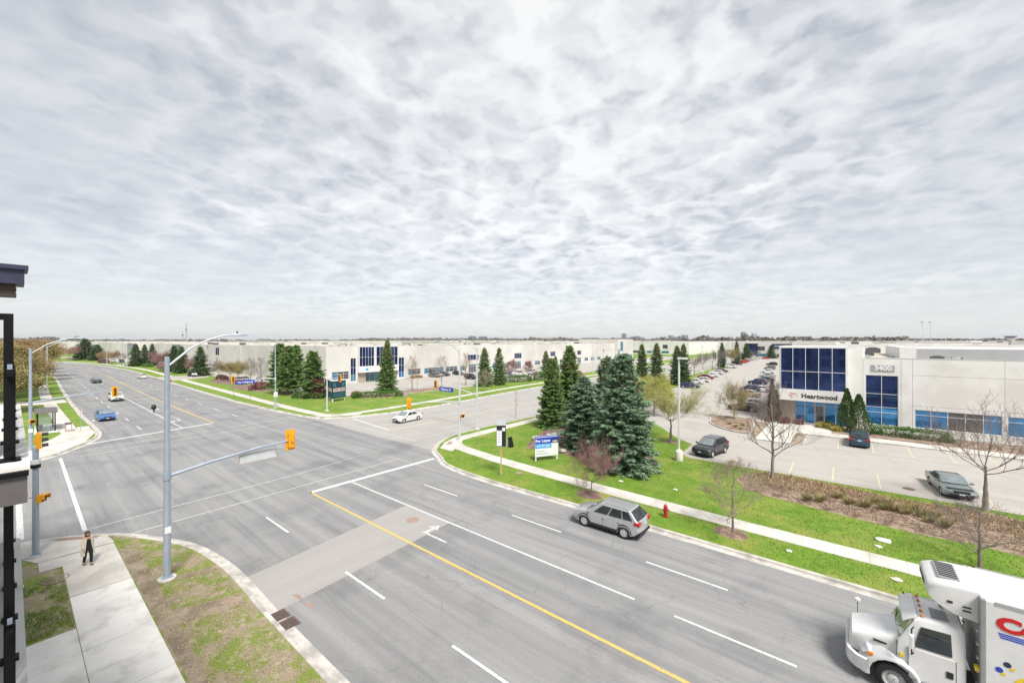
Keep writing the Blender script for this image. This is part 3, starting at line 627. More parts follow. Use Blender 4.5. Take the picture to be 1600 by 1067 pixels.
def roof_kit(root, x0, x1, y0, y1, z, par, wall='wall_white', units=(), roofm='roof_gravel', t=.35):
    rf = MB().box(x0+t, x1-t, y0+t, y1-t, z-.4, z).build('roof', roofm, root)
    mb = MB(); mb.box(x0, x1, y1-t, y1, z-.5, par).box(x0, x0+t, y0, y1-t, z-.5, par).box(x1-t, x1, y0, y1-t, z-.5, par).box(x0+t, x1-t, y0, y0+t, z-.5, par)
    mb.build('parapet', wall, root)
    for (ux, uy, lx, ly, h, m) in units:
        ub = MB().box(ux-lx/2, ux+lx/2, uy-ly/2, uy+ly/2, z, z+h); ub.box(ux-lx*.3, ux+lx*.3, uy-ly*.3, uy+ly*.3, z+h, z+h+.15); ub.build('rooftop_unit', m, rf)
    return rf

# ---------------- the building with the number 3400
b34 = empty('office_building', (-7.5, 72, 0)); tag(b34, 'pale office building numbered 3400 with navy glass tower and heart logo sign', 'building')
def P34(o): o.parent = b34; o.location = (7.5, -72, 0); return o
root34 = b34; OFF34 = (7.5, -72, 0)
F = Face((0, 72), (1, 0), (0, -1))
ribs = [(6.7+k*1.49, 6.7+(k+1)*1.49) for k in range(40)]
ZT, ZP = 9.65, 10.85
cols = [(.2, 1.75, []), (1.75, 5.45, [(2.0, 5.2, .95, 7.4)]), (5.45, 6.5, [])]
x = 6.5
allp = []
panel_defs = []
for a, b, h in cols: panel_defs.append((a, b, 0.05, ZP if a < 1 else ZT, h))
# the long wing: ribbon window low down, three courses of panels above
wing = []; k = 0
while x < 62:
    b = x+7.6
    panel_defs.append((x, b, .05, 3.75, [(x+.2, b-.2 if True else b, 1.02, 3.27)])); panel_defs.append((x, b, 3.75, 7.55, [])); panel_defs.append((x, b, 7.55, ZT, [])); x = b
for a, b, z0, z1, h in panel_defs:
    mb = MB(); F.wall(mb, a+.012, b-.012, z0+.012, z1-.012, h, 0, .3, .3); P34(mb.build('panel', 'wall_panel'))
mb = MB(); mb.box(.2, 62, 72.31, 72.5, 0, 9.0); P34(mb.build('backing_wall', 'ink_grey'))
wf = F.window(None, 2.0, 5.2, [.95, 2.55, 3.25, 4.97, 7.4], 2, ['glass_azure', 'glass_azure', 'glass_navy', 'glass_navy']); P34(wf)
x = 6.5; k = 0
while x < 62:
    P34(F.window(None, x+.2, x+7.4, [1.02, 2.62, 3.27], 5, [[('glass_azure', 'glass_azure', 'glass_brown', 'glass_brown', 'glass_azure'), ('glass_azure', 'glass_azure', 'glass_brown', 'glass_azure', 'glass_azure')][k % 2]]*2)); x += 7.6; k += 1  # brown panes: reflected trees put into the glass colour
# tower
FT = Face((0, 71.2), (1, 0), (0, -1))
mb = MB(); FT.box(mb, -7.6, .2, 10.95, 11.15, -8, .06); FT.box(mb, -7.6, -7.42, 3.35, 10.95, -8, .02); FT.box(mb, .02, .2, 3.35, 10.95, -8, .02); FT.box(mb, -7.42, .02, 3.35, 3.5, -8, -.05)
P34(mb.build('tower_frame', 'wall_panel'))
P34(F.window(None, -7.42, .02, [4.95, 7.55, 10.95], 5, 'glass_navy', d=.85, bar=.07, name='curtain_wall'))
mb = MB(); FT.box(mb, -7.65, .25, 3.4, 4.92, -.1, .28); fas = P34(mb.build('sign_band', 'wall_panel'))
mb = MB(); FT.box(mb, -7.5, -5.75, 0, 3.4, -2.2, -.5); P34(mb.build('stone_pier', 'bin_tan'))
FE = Face((0, 72.3), (1, 0), (0, -1))
P34(FE.window(None, -5.75, -3.45, [.12, 2.75, 3.4], 2, 'glass_azure', name='entrance_glazing')); P34(FE.window(None, -2.35, .15, [.12, 2.75, 3.4], 2, 'glass_azure', name='entrance_glazing'))
dr = P34(FE.window(None, -3.42, -2.38, [.1, 2.7, 3.4], 1, ['glass_brown', 'glass_azure'], name='entrance_door'))
hb = MB(); FE.box(hb, -2.62, -2.58, .8, 1.5, -.07, .02); hb.build('door_handle', 'chrome', dr)
mb = MB(); FE.box(mb, -7.5, .2, .0, .1, -.3, .2); P34(mb.build('threshold', 'concrete_new'))
# main body behind the skin
mb = MB(); mb.box(-7.4, -7.1, 73.4, 150, 0, 9.7).box(-7.1, 61.7, 149.7, 150, 0, 9.7).box(61.7, 62, 72.4, 150, 0, 9.7); P34(mb.build('wall', 'wall_panel'))
rf34 = P34(MB().box(.3, 61.6, 72.32, 149.6, 9.01, 9.25).build('roof', 'roof_gravel'))
MB().box(-7.35, .28, 79.3, 149.6, 9.0, 9.24).build('roof_section', 'roof_gravel', rf34)
mb = MB(); mb.box(1.96, 62, 71.97, 72.34, ZT-.005, ZT+.06); P34(mb.build('coping', 'flashing'))
mb = MB(); mb.box(1.75, 1.95, 72.3, 80, 9.3, ZP-.1).box(.25, 1.75, 79.7, 80, 9.3, ZP-.1); P34(mb.build('parapet_return', 'wall_panel'))
mb = MB()
for i in range(30): mb.box(8.0, 62, 84-(.06 if i % 2 else 0), 84.3, 9.25+i*.05, 9.25+(i+1)*.05)
P34(mb.build('penthouse_cladding', 'corrugated')); P34(MB().box(8.0, 62, 84.3, 112, 9.25, 10.78).build('penthouse', 'wall_white')); P34(MB().box(6.2, 7.99, 83.9, 112, 9.25, 10.95).build('penthouse_end', 'white_metal'))
for k, (x, y, s_) in enumerate([(9.5, 79, 1.3), (11.5, 79.3, 1.2), (3.0, 96, 1.6), (-2, 110, 2), (4.5, 118, 2.4), (2.5, 84, .9), (20, 79.5, 1.0), (28, 79, .8), (14, 78.2, .5), (-4.5, 98, 1.4)]):
    ub = MB().box(x-s_/2, x+s_/2, y-s_*.4, y+s_*.4, 9.26, 9.26+s_*.42); ub.box(x-s_*.3, x+s_*.3, y-s_*.25, y+s_*.25, 9.26+s_*.42, 9.26+s_*.5); ub.build('rooftop_unit', ('unit_dark', 'unit_grey')[k % 2], rf34)
for k in range(9):
    MB().tube([(5+6.5*k, 76.0+(k % 2), 9.25), (5+6.5*k, 76.0+(k % 2), 9.8)], .09, 8).build('vent_pipe', 'unit_dark', rf34)
MB().box(1.95, 60, 75.4, 75.55, 9.3, 9.42).build('gas_pipe', 'ink_yellow', rf34)
# number plate and lettering
np34 = P34(FT and MB().add(*(lambda b: (b.v, b.f))(F.box(MB(), 2.55, 4.85, 7.92, 8.75, .0, .07))).build('number_plate', 'ink_grey'))
t = lettering('numerals', '3400', .86, 'ink_white', np34, (3.7, 71.90, 8.33), (R(90), 0, 0), .03, .02, 1.0)
t = lettering('lettering', 'Heartwood', .86, 'ink_dark', fas, (-2.9, 70.90, 4.13), (R(90), 0, 0), .02, .015, 1.0)
lg = MB()        # outlined heart mark
ht = [(16*math.sin(a)**3, 13*math.cos(a)-5*math.cos(2*a)-2*math.cos(3*a)-math.cos(4*a)) for a in [2*math.pi*k/28 for k in range(29)]]
lg.tube([(-5.95+x*.027, 70.90, 4.2+z*.027) for x, z in ht], .024, 6)
for dx, pts in ((0, [(-7, 4), (0, -2), (0, 8)]), (0, [(7, 4), (0, -2)]), (0, [(-7, 4), (-3, 9), (0, 4), (3, 9), (7, 4)]), (0, [(-10, 0), (0, -9)])): lg.tube([(-5.95+x*.027, 70.90, 4.2+z*.027) for x, z in pts], .018, 5)
lg.build('heart_logo', 'ink_pink', fas)
for o in list(b34.children):
    pass
# ---------------- the long white building across the cross street
bm_ = empty('office_building', (-106, 52.5, 0)); tag(bm_, 'long cream office building with navy glass entrance tower facing the cross street', 'building')
def PM(o): o.parent = bm_; o.location = (106, -52.5, 0); return o
FM = Face((-106, 0), (0, 1), (1, 0)); FS = Face((0, 52.5), (-1, 0), (0, -1))
lowM = [(54.2, 59.0, 1.35, 3.45), (78.7, 83.5, 1.1, 2.9), (85.0, 93.2, 1.1, 2.9), (94.2, 99.6, 1.1, 2.9), (101, 103.4, 1.1, 2.9), (113, 116, 1.1, 2.9), (118, 122, 1.1, 2.9), (124, 128, 1.1, 2.9), (139, 143, 1.1, 2.9), (146, 150, 1.1, 2.9), (153, 156.5, 1.1, 2.9), (166, 170, 1.1, 2.9), (172, 176, 1.1, 2.9), (190, 194, 1.1, 2.9), (197, 201, 1.1, 2.9), (204, 208, 1.1, 2.9)]
upM = [(104.7, 110.4, 4.7, 6.7), (131.6, 136.4, 4.4, 6.6), (158.1, 162.4, 4.5, 6.7), (182.5, 186.6, 4.5, 6.7)]
drM = [(105.2, 110, .15, 3.2), (132, 136, .15, 3.2), (158.3, 162.2, .15, 3.2), (182.7, 186.4, .15, 3.2)]
colM = [(59.5, 61.1, .6, 7.0), (75.2, 77.2, .6, 6.7)]
holes = lowM+upM+drM+colM
cuts = [52.5, 59.2, 61.6, 74.6, 77.6, 84.2, 93.7, 100.2, 104.2, 111.2, 117, 123, 129.5, 137.6, 144.5, 151.5, 157.2, 163.5, 171, 178, 187.8, 195.5, 202.5, 210, 218, 226]
for a, b in zip(cuts, cuts[1:]):
    if a == 61.6: continue
    hs = [h for h in holes if a < (h[0]+h[1])/2 < b]; mb = MB(); FM.wall(mb, a+.015, b-.015, .05, 10.3, hs, 0, .25, .3); PM(mb.build('panel', 'wall_white'))
for h in lowM: PM(FM.window(None, h[0], h[1], [h[2], h[2]+(h[3]-h[2])*.72, h[3]], max(2, int((h[1]-h[0])/1.4)), [['glass_teal', 'glass_brown', 'glass_brown', 'glass_teal', 'glass_teal']]*2, d=-.15))
for h in upM: PM(FM.window(None, h[0], h[1], [h[2], h[3]], 4, 'glass_navy', d=-.15))
for h in drM: PM(FM.window(None, h[0], h[1], [h[2], 2.5, h[3]], 4, ['glass_brown', 'glass_teal'], d=-.15, name='entrance_glazing'))
for h in colM: PM(FM.window(None, h[0], h[1], [h[2], 2.2, 4.4, h[3]], 2, ['glass_azure' if h[0] > 70 else 'glass_teal', 'glass_navy', 'glass_navy'], d=-.15))
PM(FM.window(None, 61.8, 66.4, [4.6, 7.2, 10.1], 5, 'glass_navy', d=.55, name='curtain_wall')); PM(FM.window(None, 67.1, 74.4, [4.6, 7.2, 10.1], 6, 'glass_navy', d=.55, name='curtain_wall'))
mb = MB(); FM.box(mb, 61.6, 74.6, 10.1, 10.45, -4, .62); FM.box(mb, 66.4, 67.1, 4.6, 10.1, -.2, .6); FM.box(mb, 61.61, 61.79, 3.0, 10.1, -4, .58); FM.box(mb, 74.41, 74.59, 3.0, 10.1, -4, .58); PM(mb.build('tower_frame', 'wall_white'))
mb = MB(); FM.box(mb, 61.6, 74.6, 2.9, 4.6, -.3, .8); sbm = PM(mb.build('sign_band', 'wall_panel'))
PM(FM.window(None, 64.2, 69.5, [.15, 2.2, 2.9], 3, 'glass_teal', d=-1.2, name='entrance_glazing')); mb = MB(); FM.box(mb, 61.7, 64.2, .05, 2.9, -1.5, -.2); FM.box(mb, 69.5, 74.5, .05, 2.9, -1.5, -.2); PM(mb.build('wall', 'bin_tan'))
lgm = MB(); FM.box(lgm, 63.6, 64.4, 3.4, 4.1, .8, .83); lgm.build('logo', 'sign_sky', sbm)
# south face, blank panels with a few openings
for a, b in zip([106.0, 113, 121, 129, 137, 145, 153, 161], [113, 121, 129, 137, 145, 153, 161, 168]):
    mb = MB(); FS.wall(mb, a+.015+(0.3 if a == 106 else 0), b-.015, .05, 10.3, [], 0, .2, .3); PM(mb.build('panel', 'wall_white'))
mb = MB(); mb.box(-168, -167.7, 52.8, 226, 0, 10.3).box(-167.7, -106.3, 225.7, 226, 0, 10.3).box(-106.31, -106.02, 52.51, 52.8, .05, 10.3); PM(mb.build('wall', 'wall_white'))
rfm = PM(MB().box(-167.7, -106.3, 52.8, 225.7, 9.3, 9.7).build('roof', 'roof_gravel'))
rr = random.Random(3)
for k in range(46):
    x, y = rr.uniform(-164, -110), rr.uniform(57, 222); s_ = rr.uniform(.7, 2.2)
    MB().box(x-s_*.6, x+s_*.6, y-s_*.4, y+s_*.4, 9.7, 9.7+s_*rr.uniform(.3, .6)).build('rooftop_unit', rr.choice(['unit_dark', 'unit_grey', 'unit_grey', 'white_metal']), rfm)
for y in (70, 104, 140, 176, 205): MB().box(-160, -112, y, y+.25, 9.7, 9.95).build('duct', 'unit_grey', rfm)
# end pavilion of the same row
bp = empty('office_building', (-104, 226.2, 0)); tag(bp, 'tall pavilion with a narrow glass strip at the far end of the long cream building', 'building')
mb = MB().box(-26, 0, 0, 22, 0, 12.4); mb.build('wall', 'wall_white', bp); FP_ = Face((0, 0), (0, 1), (1, 0))
f_ = FP_.window(bp, 3, 7, [5.6, 8.4, 11.2], 2, 'glass_teal', d=.06); f_ = FP_.window(bp, -.0+.4, 2.0, [.6, 3.4, 6.8], 1, 'glass_navy', d=.06); MB().box(-25.7, -.3, .3, 21.7, 12.4, 12.6).build('roof', 'roof_gravel', bp)
mb = MB().box(.02, .12, 9, 20, 1.2, 3.2); mb.build('window', 'glass_teal', bp)

# ---------------- the cream building along the left road
def long_block(x0, x1, yf, depth, h, towers, lows, label, ucount=20, seed=1, uppers=()):
    root = empty('office_building', (x1, yf, 0)); tag(root, label, 'building')
    f = Face((0, 0), (-1, 0), (0, -1)); L = x1-x0
    hs = [(a, b, 1.0, 2.9) for a, b in lows]+[(a, b, .4, 9.7) for a, b in towers]+list(uppers); n = max(4, int(L/14)); cu = [0]+[L*k/n for k in range(1, n)]+[L]
    def snap(c):
        for h_ in hs:
            if h_[0]-.2 < c < h_[1]+.2: return h_[1]+.4
        return c
    cu = sorted({snap(c) for c in cu})
    for a, b in zip(cu, cu[1:]):
        mb = MB(); f.wall(mb, a+.02, b-.02, .05, h, [q for q in hs if a < (q[0]+q[1])/2 < b], 0, .25, .3); mb.build('panel', 'wall_white', root)
    for a, b in lows: f.window(root, a, b, [1.0, 2.9], max(2, int((b-a)/2)), [['glass_brown', 'glass_brown', 'glass_teal']], d=-.1)
    for a, b in towers: f.window(root, a, b, [.4, 2.6, 5.0, 7.4, 9.7], max(2, int((b-a)/2.2)), ['glass_brown', 'glass_brown', 'glass_navy', 'glass_navy'], d=-.1, name='curtain_wall')
    for q in uppers: f.window(root, q[0], q[1], [q[2], q[3]], 2, 'glass_navy', d=-.1)
    mb = MB(); mb.box(-L, -L+.3, .31, depth, 0, h).box(-.3, -.0, .31, depth, 0, h).box(-L+.3, -.3, depth-.3, depth, 0, h); mb.build('wall', 'wall_white', root)
    rf = MB().box(-L+.3, -.3, .31, depth-.3, h-.9, h-.5).build('roof', 'roof_gravel', root); r_ = random.Random(seed)
    for k in range(ucount):
        x, y, s_ = r_.uniform(-L+4, -4), r_.uniform(5, depth-5), r_.uniform(.8, 2.4); MB().box(x-s_*.6, x+s_*.6, y-s_*.4, y+s_*.4, h-.5, h-.5+s_*.45).build('rooftop_unit', r_.choice(['unit_dark', 'unit_grey', 'white_metal']), rf)
    return root
long_block(-330, -172, 53.5, 90, 10.1, [(84, 101)], [(8, 18), (45, 54), (58, 67), (70, 79), (110, 120), (124, 134), (138, 150)], 'cream building along the left road, nearest one behind the spruces', 26, 5, [(24.5, 29.5, 5.9, 9.0), (39, 41, 8.2, 9.7)])
long_block(-520, -342, 50, 90, 10.1, [(10, 36), (120, 132)], [(45, 55), (60, 70), (76, 88), (94, 106), (140, 155)], 'cream building farther along the left road, two navy glass bays', 24, 6)
long_block(-800, -540, 30, 120, 10.5, [(20, 32)], [(50, 70), (90, 120)], 'farthest pale building where the left road bends out of sight', 20, 7)

# ---------------- other flat-roofed buildings out to the horizon
def warehouse(x0, x1, y0, y1, h, label, m='wall_white', seed=0, extra=None):
    root = empty('warehouse', ((x0+x1)/2, y0, 0)); tag(root, label, 'building', None)
    cx_ = (x0+x1)/2; a, b, c, d = x0-cx_, x1-cx_, 0, y1-y0
    mb = MB(); mb.box(a, b, c, d, 0, h-.6); mb.build('wall', m, root); r_ = random.Random(seed)
    par = MB(); t = .5; par.box(a-.02, b+.02, c-.02, c+t, h-.6, h).box(a-.02, b+.02, d-t, d+.02, h-.6, h).box(a-.02, a+t, c+t, d-t, h-.6, h).box(b-t, b+.02, c+t, d-t, h-.6, h); par.build('parapet', m, root)
    rf = MB().box(a+t, b-t, c+t, d-t, h-.598, h-.45).build('roof', 'roof_gravel', root)
    n = max(3, int((b-a)/12))
    for k in range(n):
        u = a+(k+.5)*(b-a)/n; MB().box(u-3, u+3, c-.09, c-.01, 1.2, 3.0).build('window', r_.choice(['glass_brown', 'glass_teal', 'glass_brown']), root)
        if k % 4 == 1: MB().box(u-2, u+2, c-.12, c-.02, 5.2, h-2.4).build('window', 'glass_brown', root)
    for k in range(int(min(16, 4+(b-a)*(d)/900))):
        x, y, s_ = r_.uniform(a+3, b-3), r_.uniform(c+4, d-4), r_.uniform(1, 3); MB().box(x-s_*.7, x+s_*.7, y-s_*.5, y+s_*.5, h-.45, h-.45+s_*.45).build('rooftop_unit', r_.choice(['unit_dark', 'unit_grey', 'white_metal']), rf)
    return root
wsgn = warehouse(-62, 10, 318, 420, 10.3, 'white warehouse with a dark sign panel closing the end of the car rows')
sg = MB().box(-12, -1, -.3, -.04, 6.5, 9.6).build('sign_panel', 'sign_navy', wsgn); MB().box(-26, -20, -.35, -.05, 2, 9.8).build('window', 'glass_navy', wsgn)
MB().box(-10.5, -3, -.34, -.31, 7.7, 8.5).build('sign_strip', 'ink_grey', sg)
warehouse(-185, -98, 345, 440, 10.6, 'grey-white warehouse beyond the far end of the cross street', 'wall_panel', 4)
warehouse(70, 160, 180, 260, 10.4, 'tan-fronted warehouse behind the right end of the numbered building', 'wall_white', 8)
warehouse(-3, 58, 190, 250, 10.6, 'white warehouse just behind the roof of the numbered building', 'wall_panel', 9)
warehouse(20, 150, 290, 420, 11.0, 'broad pale warehouse two blocks behind the numbered building', 'wall_white', 10)
warehouse(180, 330, 210, 360, 11.0, 'tan and white warehouse at the right edge of the view', 'bin_tan', 11)
warehouse(-230, -112, 480, 640, 10.8, 'wide warehouse on the horizon beyond the long cream building', 'wall_white', 12)
warehouse(-460, -250, 330, 520, 10.8, 'wide warehouse on the horizon left of the cross street', 'wall_white', 13)
warehouse(-330, -190, 240, 310, 10.4, 'flat-roofed warehouse behind the roof of the long cream building', 'wall_white', 14)
warehouse(-700, -480, 200, 420, 10.8, 'flat-roofed warehouse on the left skyline behind the left road buildings', 'wall_white', 15)
warehouse(-95, 60, 520, 700, 11.0, 'long white warehouse on the skyline behind the car rows', 'wall_white', 16)
warehouse(120, 420, 480, 700, 11.2, 'long white warehouse on the skyline at the right', 'wall_panel', 17)
warehouse(-900, -620, 600, 900, 11.0, 'faint pale warehouse far off on the left skyline', 'wall_white', 18)
warehouse(-450, -120, 800, 1000, 11.2, 'faint pale warehouse far off at the middle of the skyline', 'wall_white', 19)
warehouse(60, 520, 850, 1100, 11.4, 'faint pale warehouse far off on the right skyline', 'wall_white', 20)

# ---------------- towers on the skyline
def far_pt(px, d): l = (px-800)/FP*d; return (-_s*d+_c*l, _c*d+_s*l)
def highrise(px0, px1, top, d, m, label, step=0):
    x, y = far_pt((px0+px1)/2, d); wd = (px1-px0)/FP*d; h = HC+(HY-top)/FP*d; root = empty('tower_block', (x, y, 0), YAW); tag(root, label, 'tower')
    mb = MB(); mb.box(-wd/2, wd/2, -wd*.35, wd*.35, -1, h)
    if step: mb.box(-wd*.3, wd*.3, -wd*.2, wd*.2, h, h+step)
    mb.build('wall', m, root)
    nb = max(3, int(h/7))
    for k in range(nb): MB().box(-wd/2+.6, wd/2-.6, -wd*.35-.3, -wd*.35-.02, 4+k*(h-6)/nb, 4+k*(h-6)/nb+2.2).build('window_band', 'tower_band', root)
hr = [(732, 744, 525.5, 2600, 'tower_blue', 'left one of two squat blue-grey towers on the skyline'), (748.5, 761, 525.5, 2620, 'tower_blue', 'right one of two squat blue-grey towers on the skyline'), (844, 858, 527, 2300, 'tower_tan', 'left pinkish apartment slab on the skyline'), (859, 871, 527, 2350, 'tower_tan', 'middle pinkish apartment slab on the skyline'), (872, 883, 527.4, 2330, 'tower_tan', 'right pinkish apartment slab on the skyline'),
      (972, 978, 521, 2700, 'tower_blue', 'slim blue tower on the skyline above the spruces'), (987, 993, 526.5, 2600, 'tower_blue', 'lower left of a pair of blue-grey towers above the spruces'), (993.3, 999, 525, 2650, 'tower_blue', 'upper right of a pair of blue-grey towers above the spruces'), (1001, 1006, 526, 2600, 'tower_grey', 'small grey tower right of the pair above the spruces'),
      (1037, 1042, 526, 2500, 'tower_grey', 'short grey tower left of the dark one over the wooded rise'), (1045, 1051, 524, 2550, 'tower_blue', 'darker tower at the left of the wooded rise'), (1066, 1074, 523.5, 2400, 'tower_blue', 'broad blue-grey tower at the left foot of the wooded rise'), (1158.5, 1165, 519.5, 2300, 'tower_blue', 'tallest blue tower above the wooded rise'), (1175.5, 1181.5, 520.5, 2400, 'tower_grey', 'pale tower right of the tallest blue one'), (1138, 1144, 526, 2300, 'tower_grey', 'low domed block on the wooded rise'),
      (67, 86, 527.3, 1500, 'tower_blue', 'blue slab building on the left skyline over the street trees'), (915, 923, 529, 2500, 'tower_grey', 'low grey block on the skyline between the slabs and slim tower')]
for k, a in enumerate(hr): highrise(*a, step=(3 if k % 3 == 0 else 0))
def mast(px, top, d, label, wd=2.2):
    x, y = far_pt(px, d); h = HC+(HY-top)/FP*d; root = empty('radio_mast', (x, y, 0)); tag(root, label, 'mast')
    for k in range(3):
        a = k*2.094; MB().tube([(wd*math.cos(a), wd*math.sin(a), 0), (wd*.25*math.cos(a), wd*.25*math.sin(a), h)], .28, 5).build('leg', 'unit_grey', root)
    br = MB()
    for j in range(12):
        z0, z1 = h*j/12, h*(j+1)/12; r0, r1 = wd*(1-.75*j/12), wd*(1-.75*(j+1)/12)
        for k in range(3): br.tube([(r0*math.cos(k*2.094), r0*math.sin(k*2.094), z0), (r1*math.cos((k+1)*2.094), r1*math.sin((k+1)*2.094), z1)], .16, 4)
    br.build('lattice', 'unit_grey', root); MB().cbox(0, 0, h*.72, 3.2, 3.2, 2).build('antenna', 'unit_dark', root)
mast(291, 505, 900, 'tall lattice radio mast on the left skyline'); mast(285.5, 517, 1000, 'shorter slim mast just left of the tall lattice mast', 1.4)
for px, nm in ((1442, 'left one of two tall floodlight poles on the right skyline'), (1454, 'right one of two tall floodlight poles on the right skyline')):
    x, y = far_pt(px, 175); r_ = empty('floodlight_pole', (x, y, 0)); tag(r_, nm, 'light pole'); MB().tube([(0, 0, 0), (0, 0, 19.6)], [.16, .09], 8).build('pole', 'galv_light', r_); MB().cbox(-.5*_c, -.5*_s, 19.7, 1.0, .5, .35).build('lamp_head', 'galv', r_)
x, y = far_pt(1579, 420); r_ = empty('water_tank', (x, y, 0)); tag(r_, 'small rooftop tank on legs at the far right skyline', 'tank'); MB().cbox(0, 0, 12.4, 5, 5, 4).build('base', 'wall_white', r_); MB().lathe([(2.6, 14.4), (4.6, 15.6), (4.8, 16.2), (3.0, 16.5)], 14).build('dish', 'tower_blue', r_)

# ---------------- far ridge and woods
mb = MB(); vs = []; fs = []
for k in range(60):
    px = 1380+k*12; x, y = far_pt(px, 7800); h = 26+22*mnoise.noise(Vector((k*.13, 1, 0)))+12*mnoise.noise(Vector((k*.5, 4, 0))); x2, y2 = far_pt(px, 9500)
    vs += [(x, y, -1), (x, y, h+8), (x2, y2, h+22)]
for k in range(59): fs += [(3*k, 3*k+3, 3*k+4, 3*k+1), (3*k+1, 3*k+4, 3*k+5, 3*k+2)]
struct(mb.add(vs, fs).build('hills', 'far_blue', smooth=60))
def wood_belt(name, px0, px1, d, htop, n, size, m='far_wood', depth=80, seed=1):
    r = np.random.default_rng(seed); px = r.uniform(px0, px1, n); dd = d+r.uniform(0, depth, n); l = (px-800)/FP*dd
    x = -_s*dd+_c*l; y = _c*dd+_s*l
    prof = np.array([.62+.5*mnoise.noise(Vector((p*.045, seed, 0)))+.3*mnoise.noise(Vector((p*.22, seed, 5))) for p in px]); hm = htop*np.clip(.35+.65*prof, .5, 1.2)
    z = hm*np.sqrt(r.uniform(0.02, 1, n)); s = size*r.uniform(.5, 1.2, n); V = np.empty((n, 4, 3)); a = r.uniform(0, 6.28, n)
    ux, uy = np.cos(a), np.sin(a); t = r.uniform(-.5, .5, n)
    for i, (p, q) in enumerate(((-1, -.6), (1, -.5), (.7, .8), (-.6, 1))): V[:, i] = np.c_[x+ux*p*s, y+uy*p*s+t*q*s, z+q*s]
    tint = np.clip(r.normal(.4, .25, n), 0, 1)
    struct(link(name, np_mesh(name, V.reshape(-1, 3), np.arange(4*n).reshape(-1, 4), np.repeat(tint, 4)), m), 'stuff')
wood_belt('distant_wood', 1050, 1420, 620, 20, 9000, 2.4, depth=160, seed=2)
wood_belt('distant_wood', 560, 1060, 1500, 22, 7000, 4.5, depth=400, seed=3)
wood_belt('distant_wood', 100, 620, 1100, 15, 7000, 3.4, depth=300, seed=4)
wood_belt('distant_wood', 1380, 1640, 900, 17, 5000, 3.0, depth=200, seed=5)
wood_belt('distant_wood', -200, 120, 700, 18, 5000, 2.6, depth=200, seed=6)
PI_ = math.pi/2
# ================================================================ VEGETATION
def quads_mesh(name, base, d, w, ln, wd, tint):
    """diamond sprays: from base along d, half width wd along w"""
    n = len(base); V = np.empty((n, 4, 3)); mid = base+d*(ln*.45)[:, None]
    V[:, 0] = base; V[:, 1] = mid-w*wd[:, None]; V[:, 2] = base+d*ln[:, None]; V[:, 3] = mid+w*wd[:, None]
    return np_mesh(name, V.reshape(-1, 3), np.arange(4*n).reshape(-1, 4), np.repeat(tint, 4))
def unit(a): return a/np.maximum(np.linalg.norm(a, axis=1, keepdims=True), 1e-9)
def spruce_crown(name, h, r, seed, dens=1.0, z0=.25, power=.85, droop=.35, gap=0.0, sz=1.0):
    g = np.random.default_rng(seed); B, D, W, L, WD, T = [], [], [], [], [], []
    z = z0
    while z < h*.985:
        f = z/h; R0 = r*(1-f)**power+.10
        if z < .6: R0 *= .9
        nb = max(4, int((5+R0*3.2)*dens)); wh = g.uniform(.86, 1.08)
        for k in range(nb):
            a = 2*math.pi*(k+g.uniform(-.4, .4))/nb+z*2.4; Lb = R0*g.uniform(.58, 1.16)*wh
            if g.random() < gap: Lb *= .55
            zb = z+g.uniform(-.12, .12); nt_ = max(4, int((6+Lb*15)*dens)); t = g.uniform(.12, 1, nt_)**.8
            rr = t*Lb; up = .55*f; zz = zb+rr*(up-droop*(1-f)-.05)-.22*(1-f)*np.sin(t*2.6)*Lb*.4+.10*t*t*Lb
            pos = np.c_[np.cos(a)*rr, np.sin(a)*rr, zz]; rad = np.array([math.cos(a), math.sin(a), 0]); tan = np.array([-math.sin(a), math.cos(a), 0])
            sd = g.choice([-1, 1], nt_); ang = g.uniform(.25, 1.15, nt_)
            d = rad[None]*np.cos(ang)[:, None]+tan[None]*(np.sin(ang)*sd)[:, None]; d[:, 2] += g.uniform(-.38, .12, nt_); d = unit(d)
            ln = sz*(.16+.22*(1-t)*Lb+g.uniform(.05, .16, nt_)); ln = np.minimum(ln, .55*sz+.1*Lb)
            for rep in range(4):
                w = unit(np.cross(d, g.normal(size=(nt_, 3)))); dd = unit(d+g.normal(0, .22, (nt_, 3)))
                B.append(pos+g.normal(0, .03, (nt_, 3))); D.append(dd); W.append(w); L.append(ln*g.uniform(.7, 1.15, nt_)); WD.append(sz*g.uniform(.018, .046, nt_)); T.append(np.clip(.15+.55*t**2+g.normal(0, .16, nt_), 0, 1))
        z += (.20+.16*(1-f))*(h/9)**.4/(.6+.4*dens)
    nt_ = 40; t = g.uniform(0, 1, nt_)     # leader
    B.append(np.c_[g.normal(0, .02, (nt_, 2)), h*.96+t*h*.04]); D.append(unit(np.c_[g.normal(0, .5, (nt_, 2)), np.full(nt_, .8)])); W.append(unit(g.normal(size=(nt_, 3)))); L.append(np.full(nt_, .2*sz)); WD.append(np.full(nt_, .03*sz)); T.append(np.full(nt_, .5))
    return quads_mesh(name, np.concatenate(B), np.concatenate(D), np.concatenate(W), np.concatenate(L), np.concatenate(WD), np.concatenate(T))
def cones_mesh(h, r, seed, n=190):
    g = random.Random(seed); mb = MB()
    for k in range(n):
        f = 1-.34*g.random()**1.6-.01; a = g.uniform(0, 6.28); rr = (r*(1-f)**.72+.10)*g.uniform(.6, 1.02); x, y, z = rr*math.cos(a), rr*math.sin(a), f*h
        mb.lathe([(.012, z), (.04, z-.05), (.042, z-.13), (.012, z-.2)], 5, (x, y, 0))
    return mb.mesh('cones')
SPR = {}
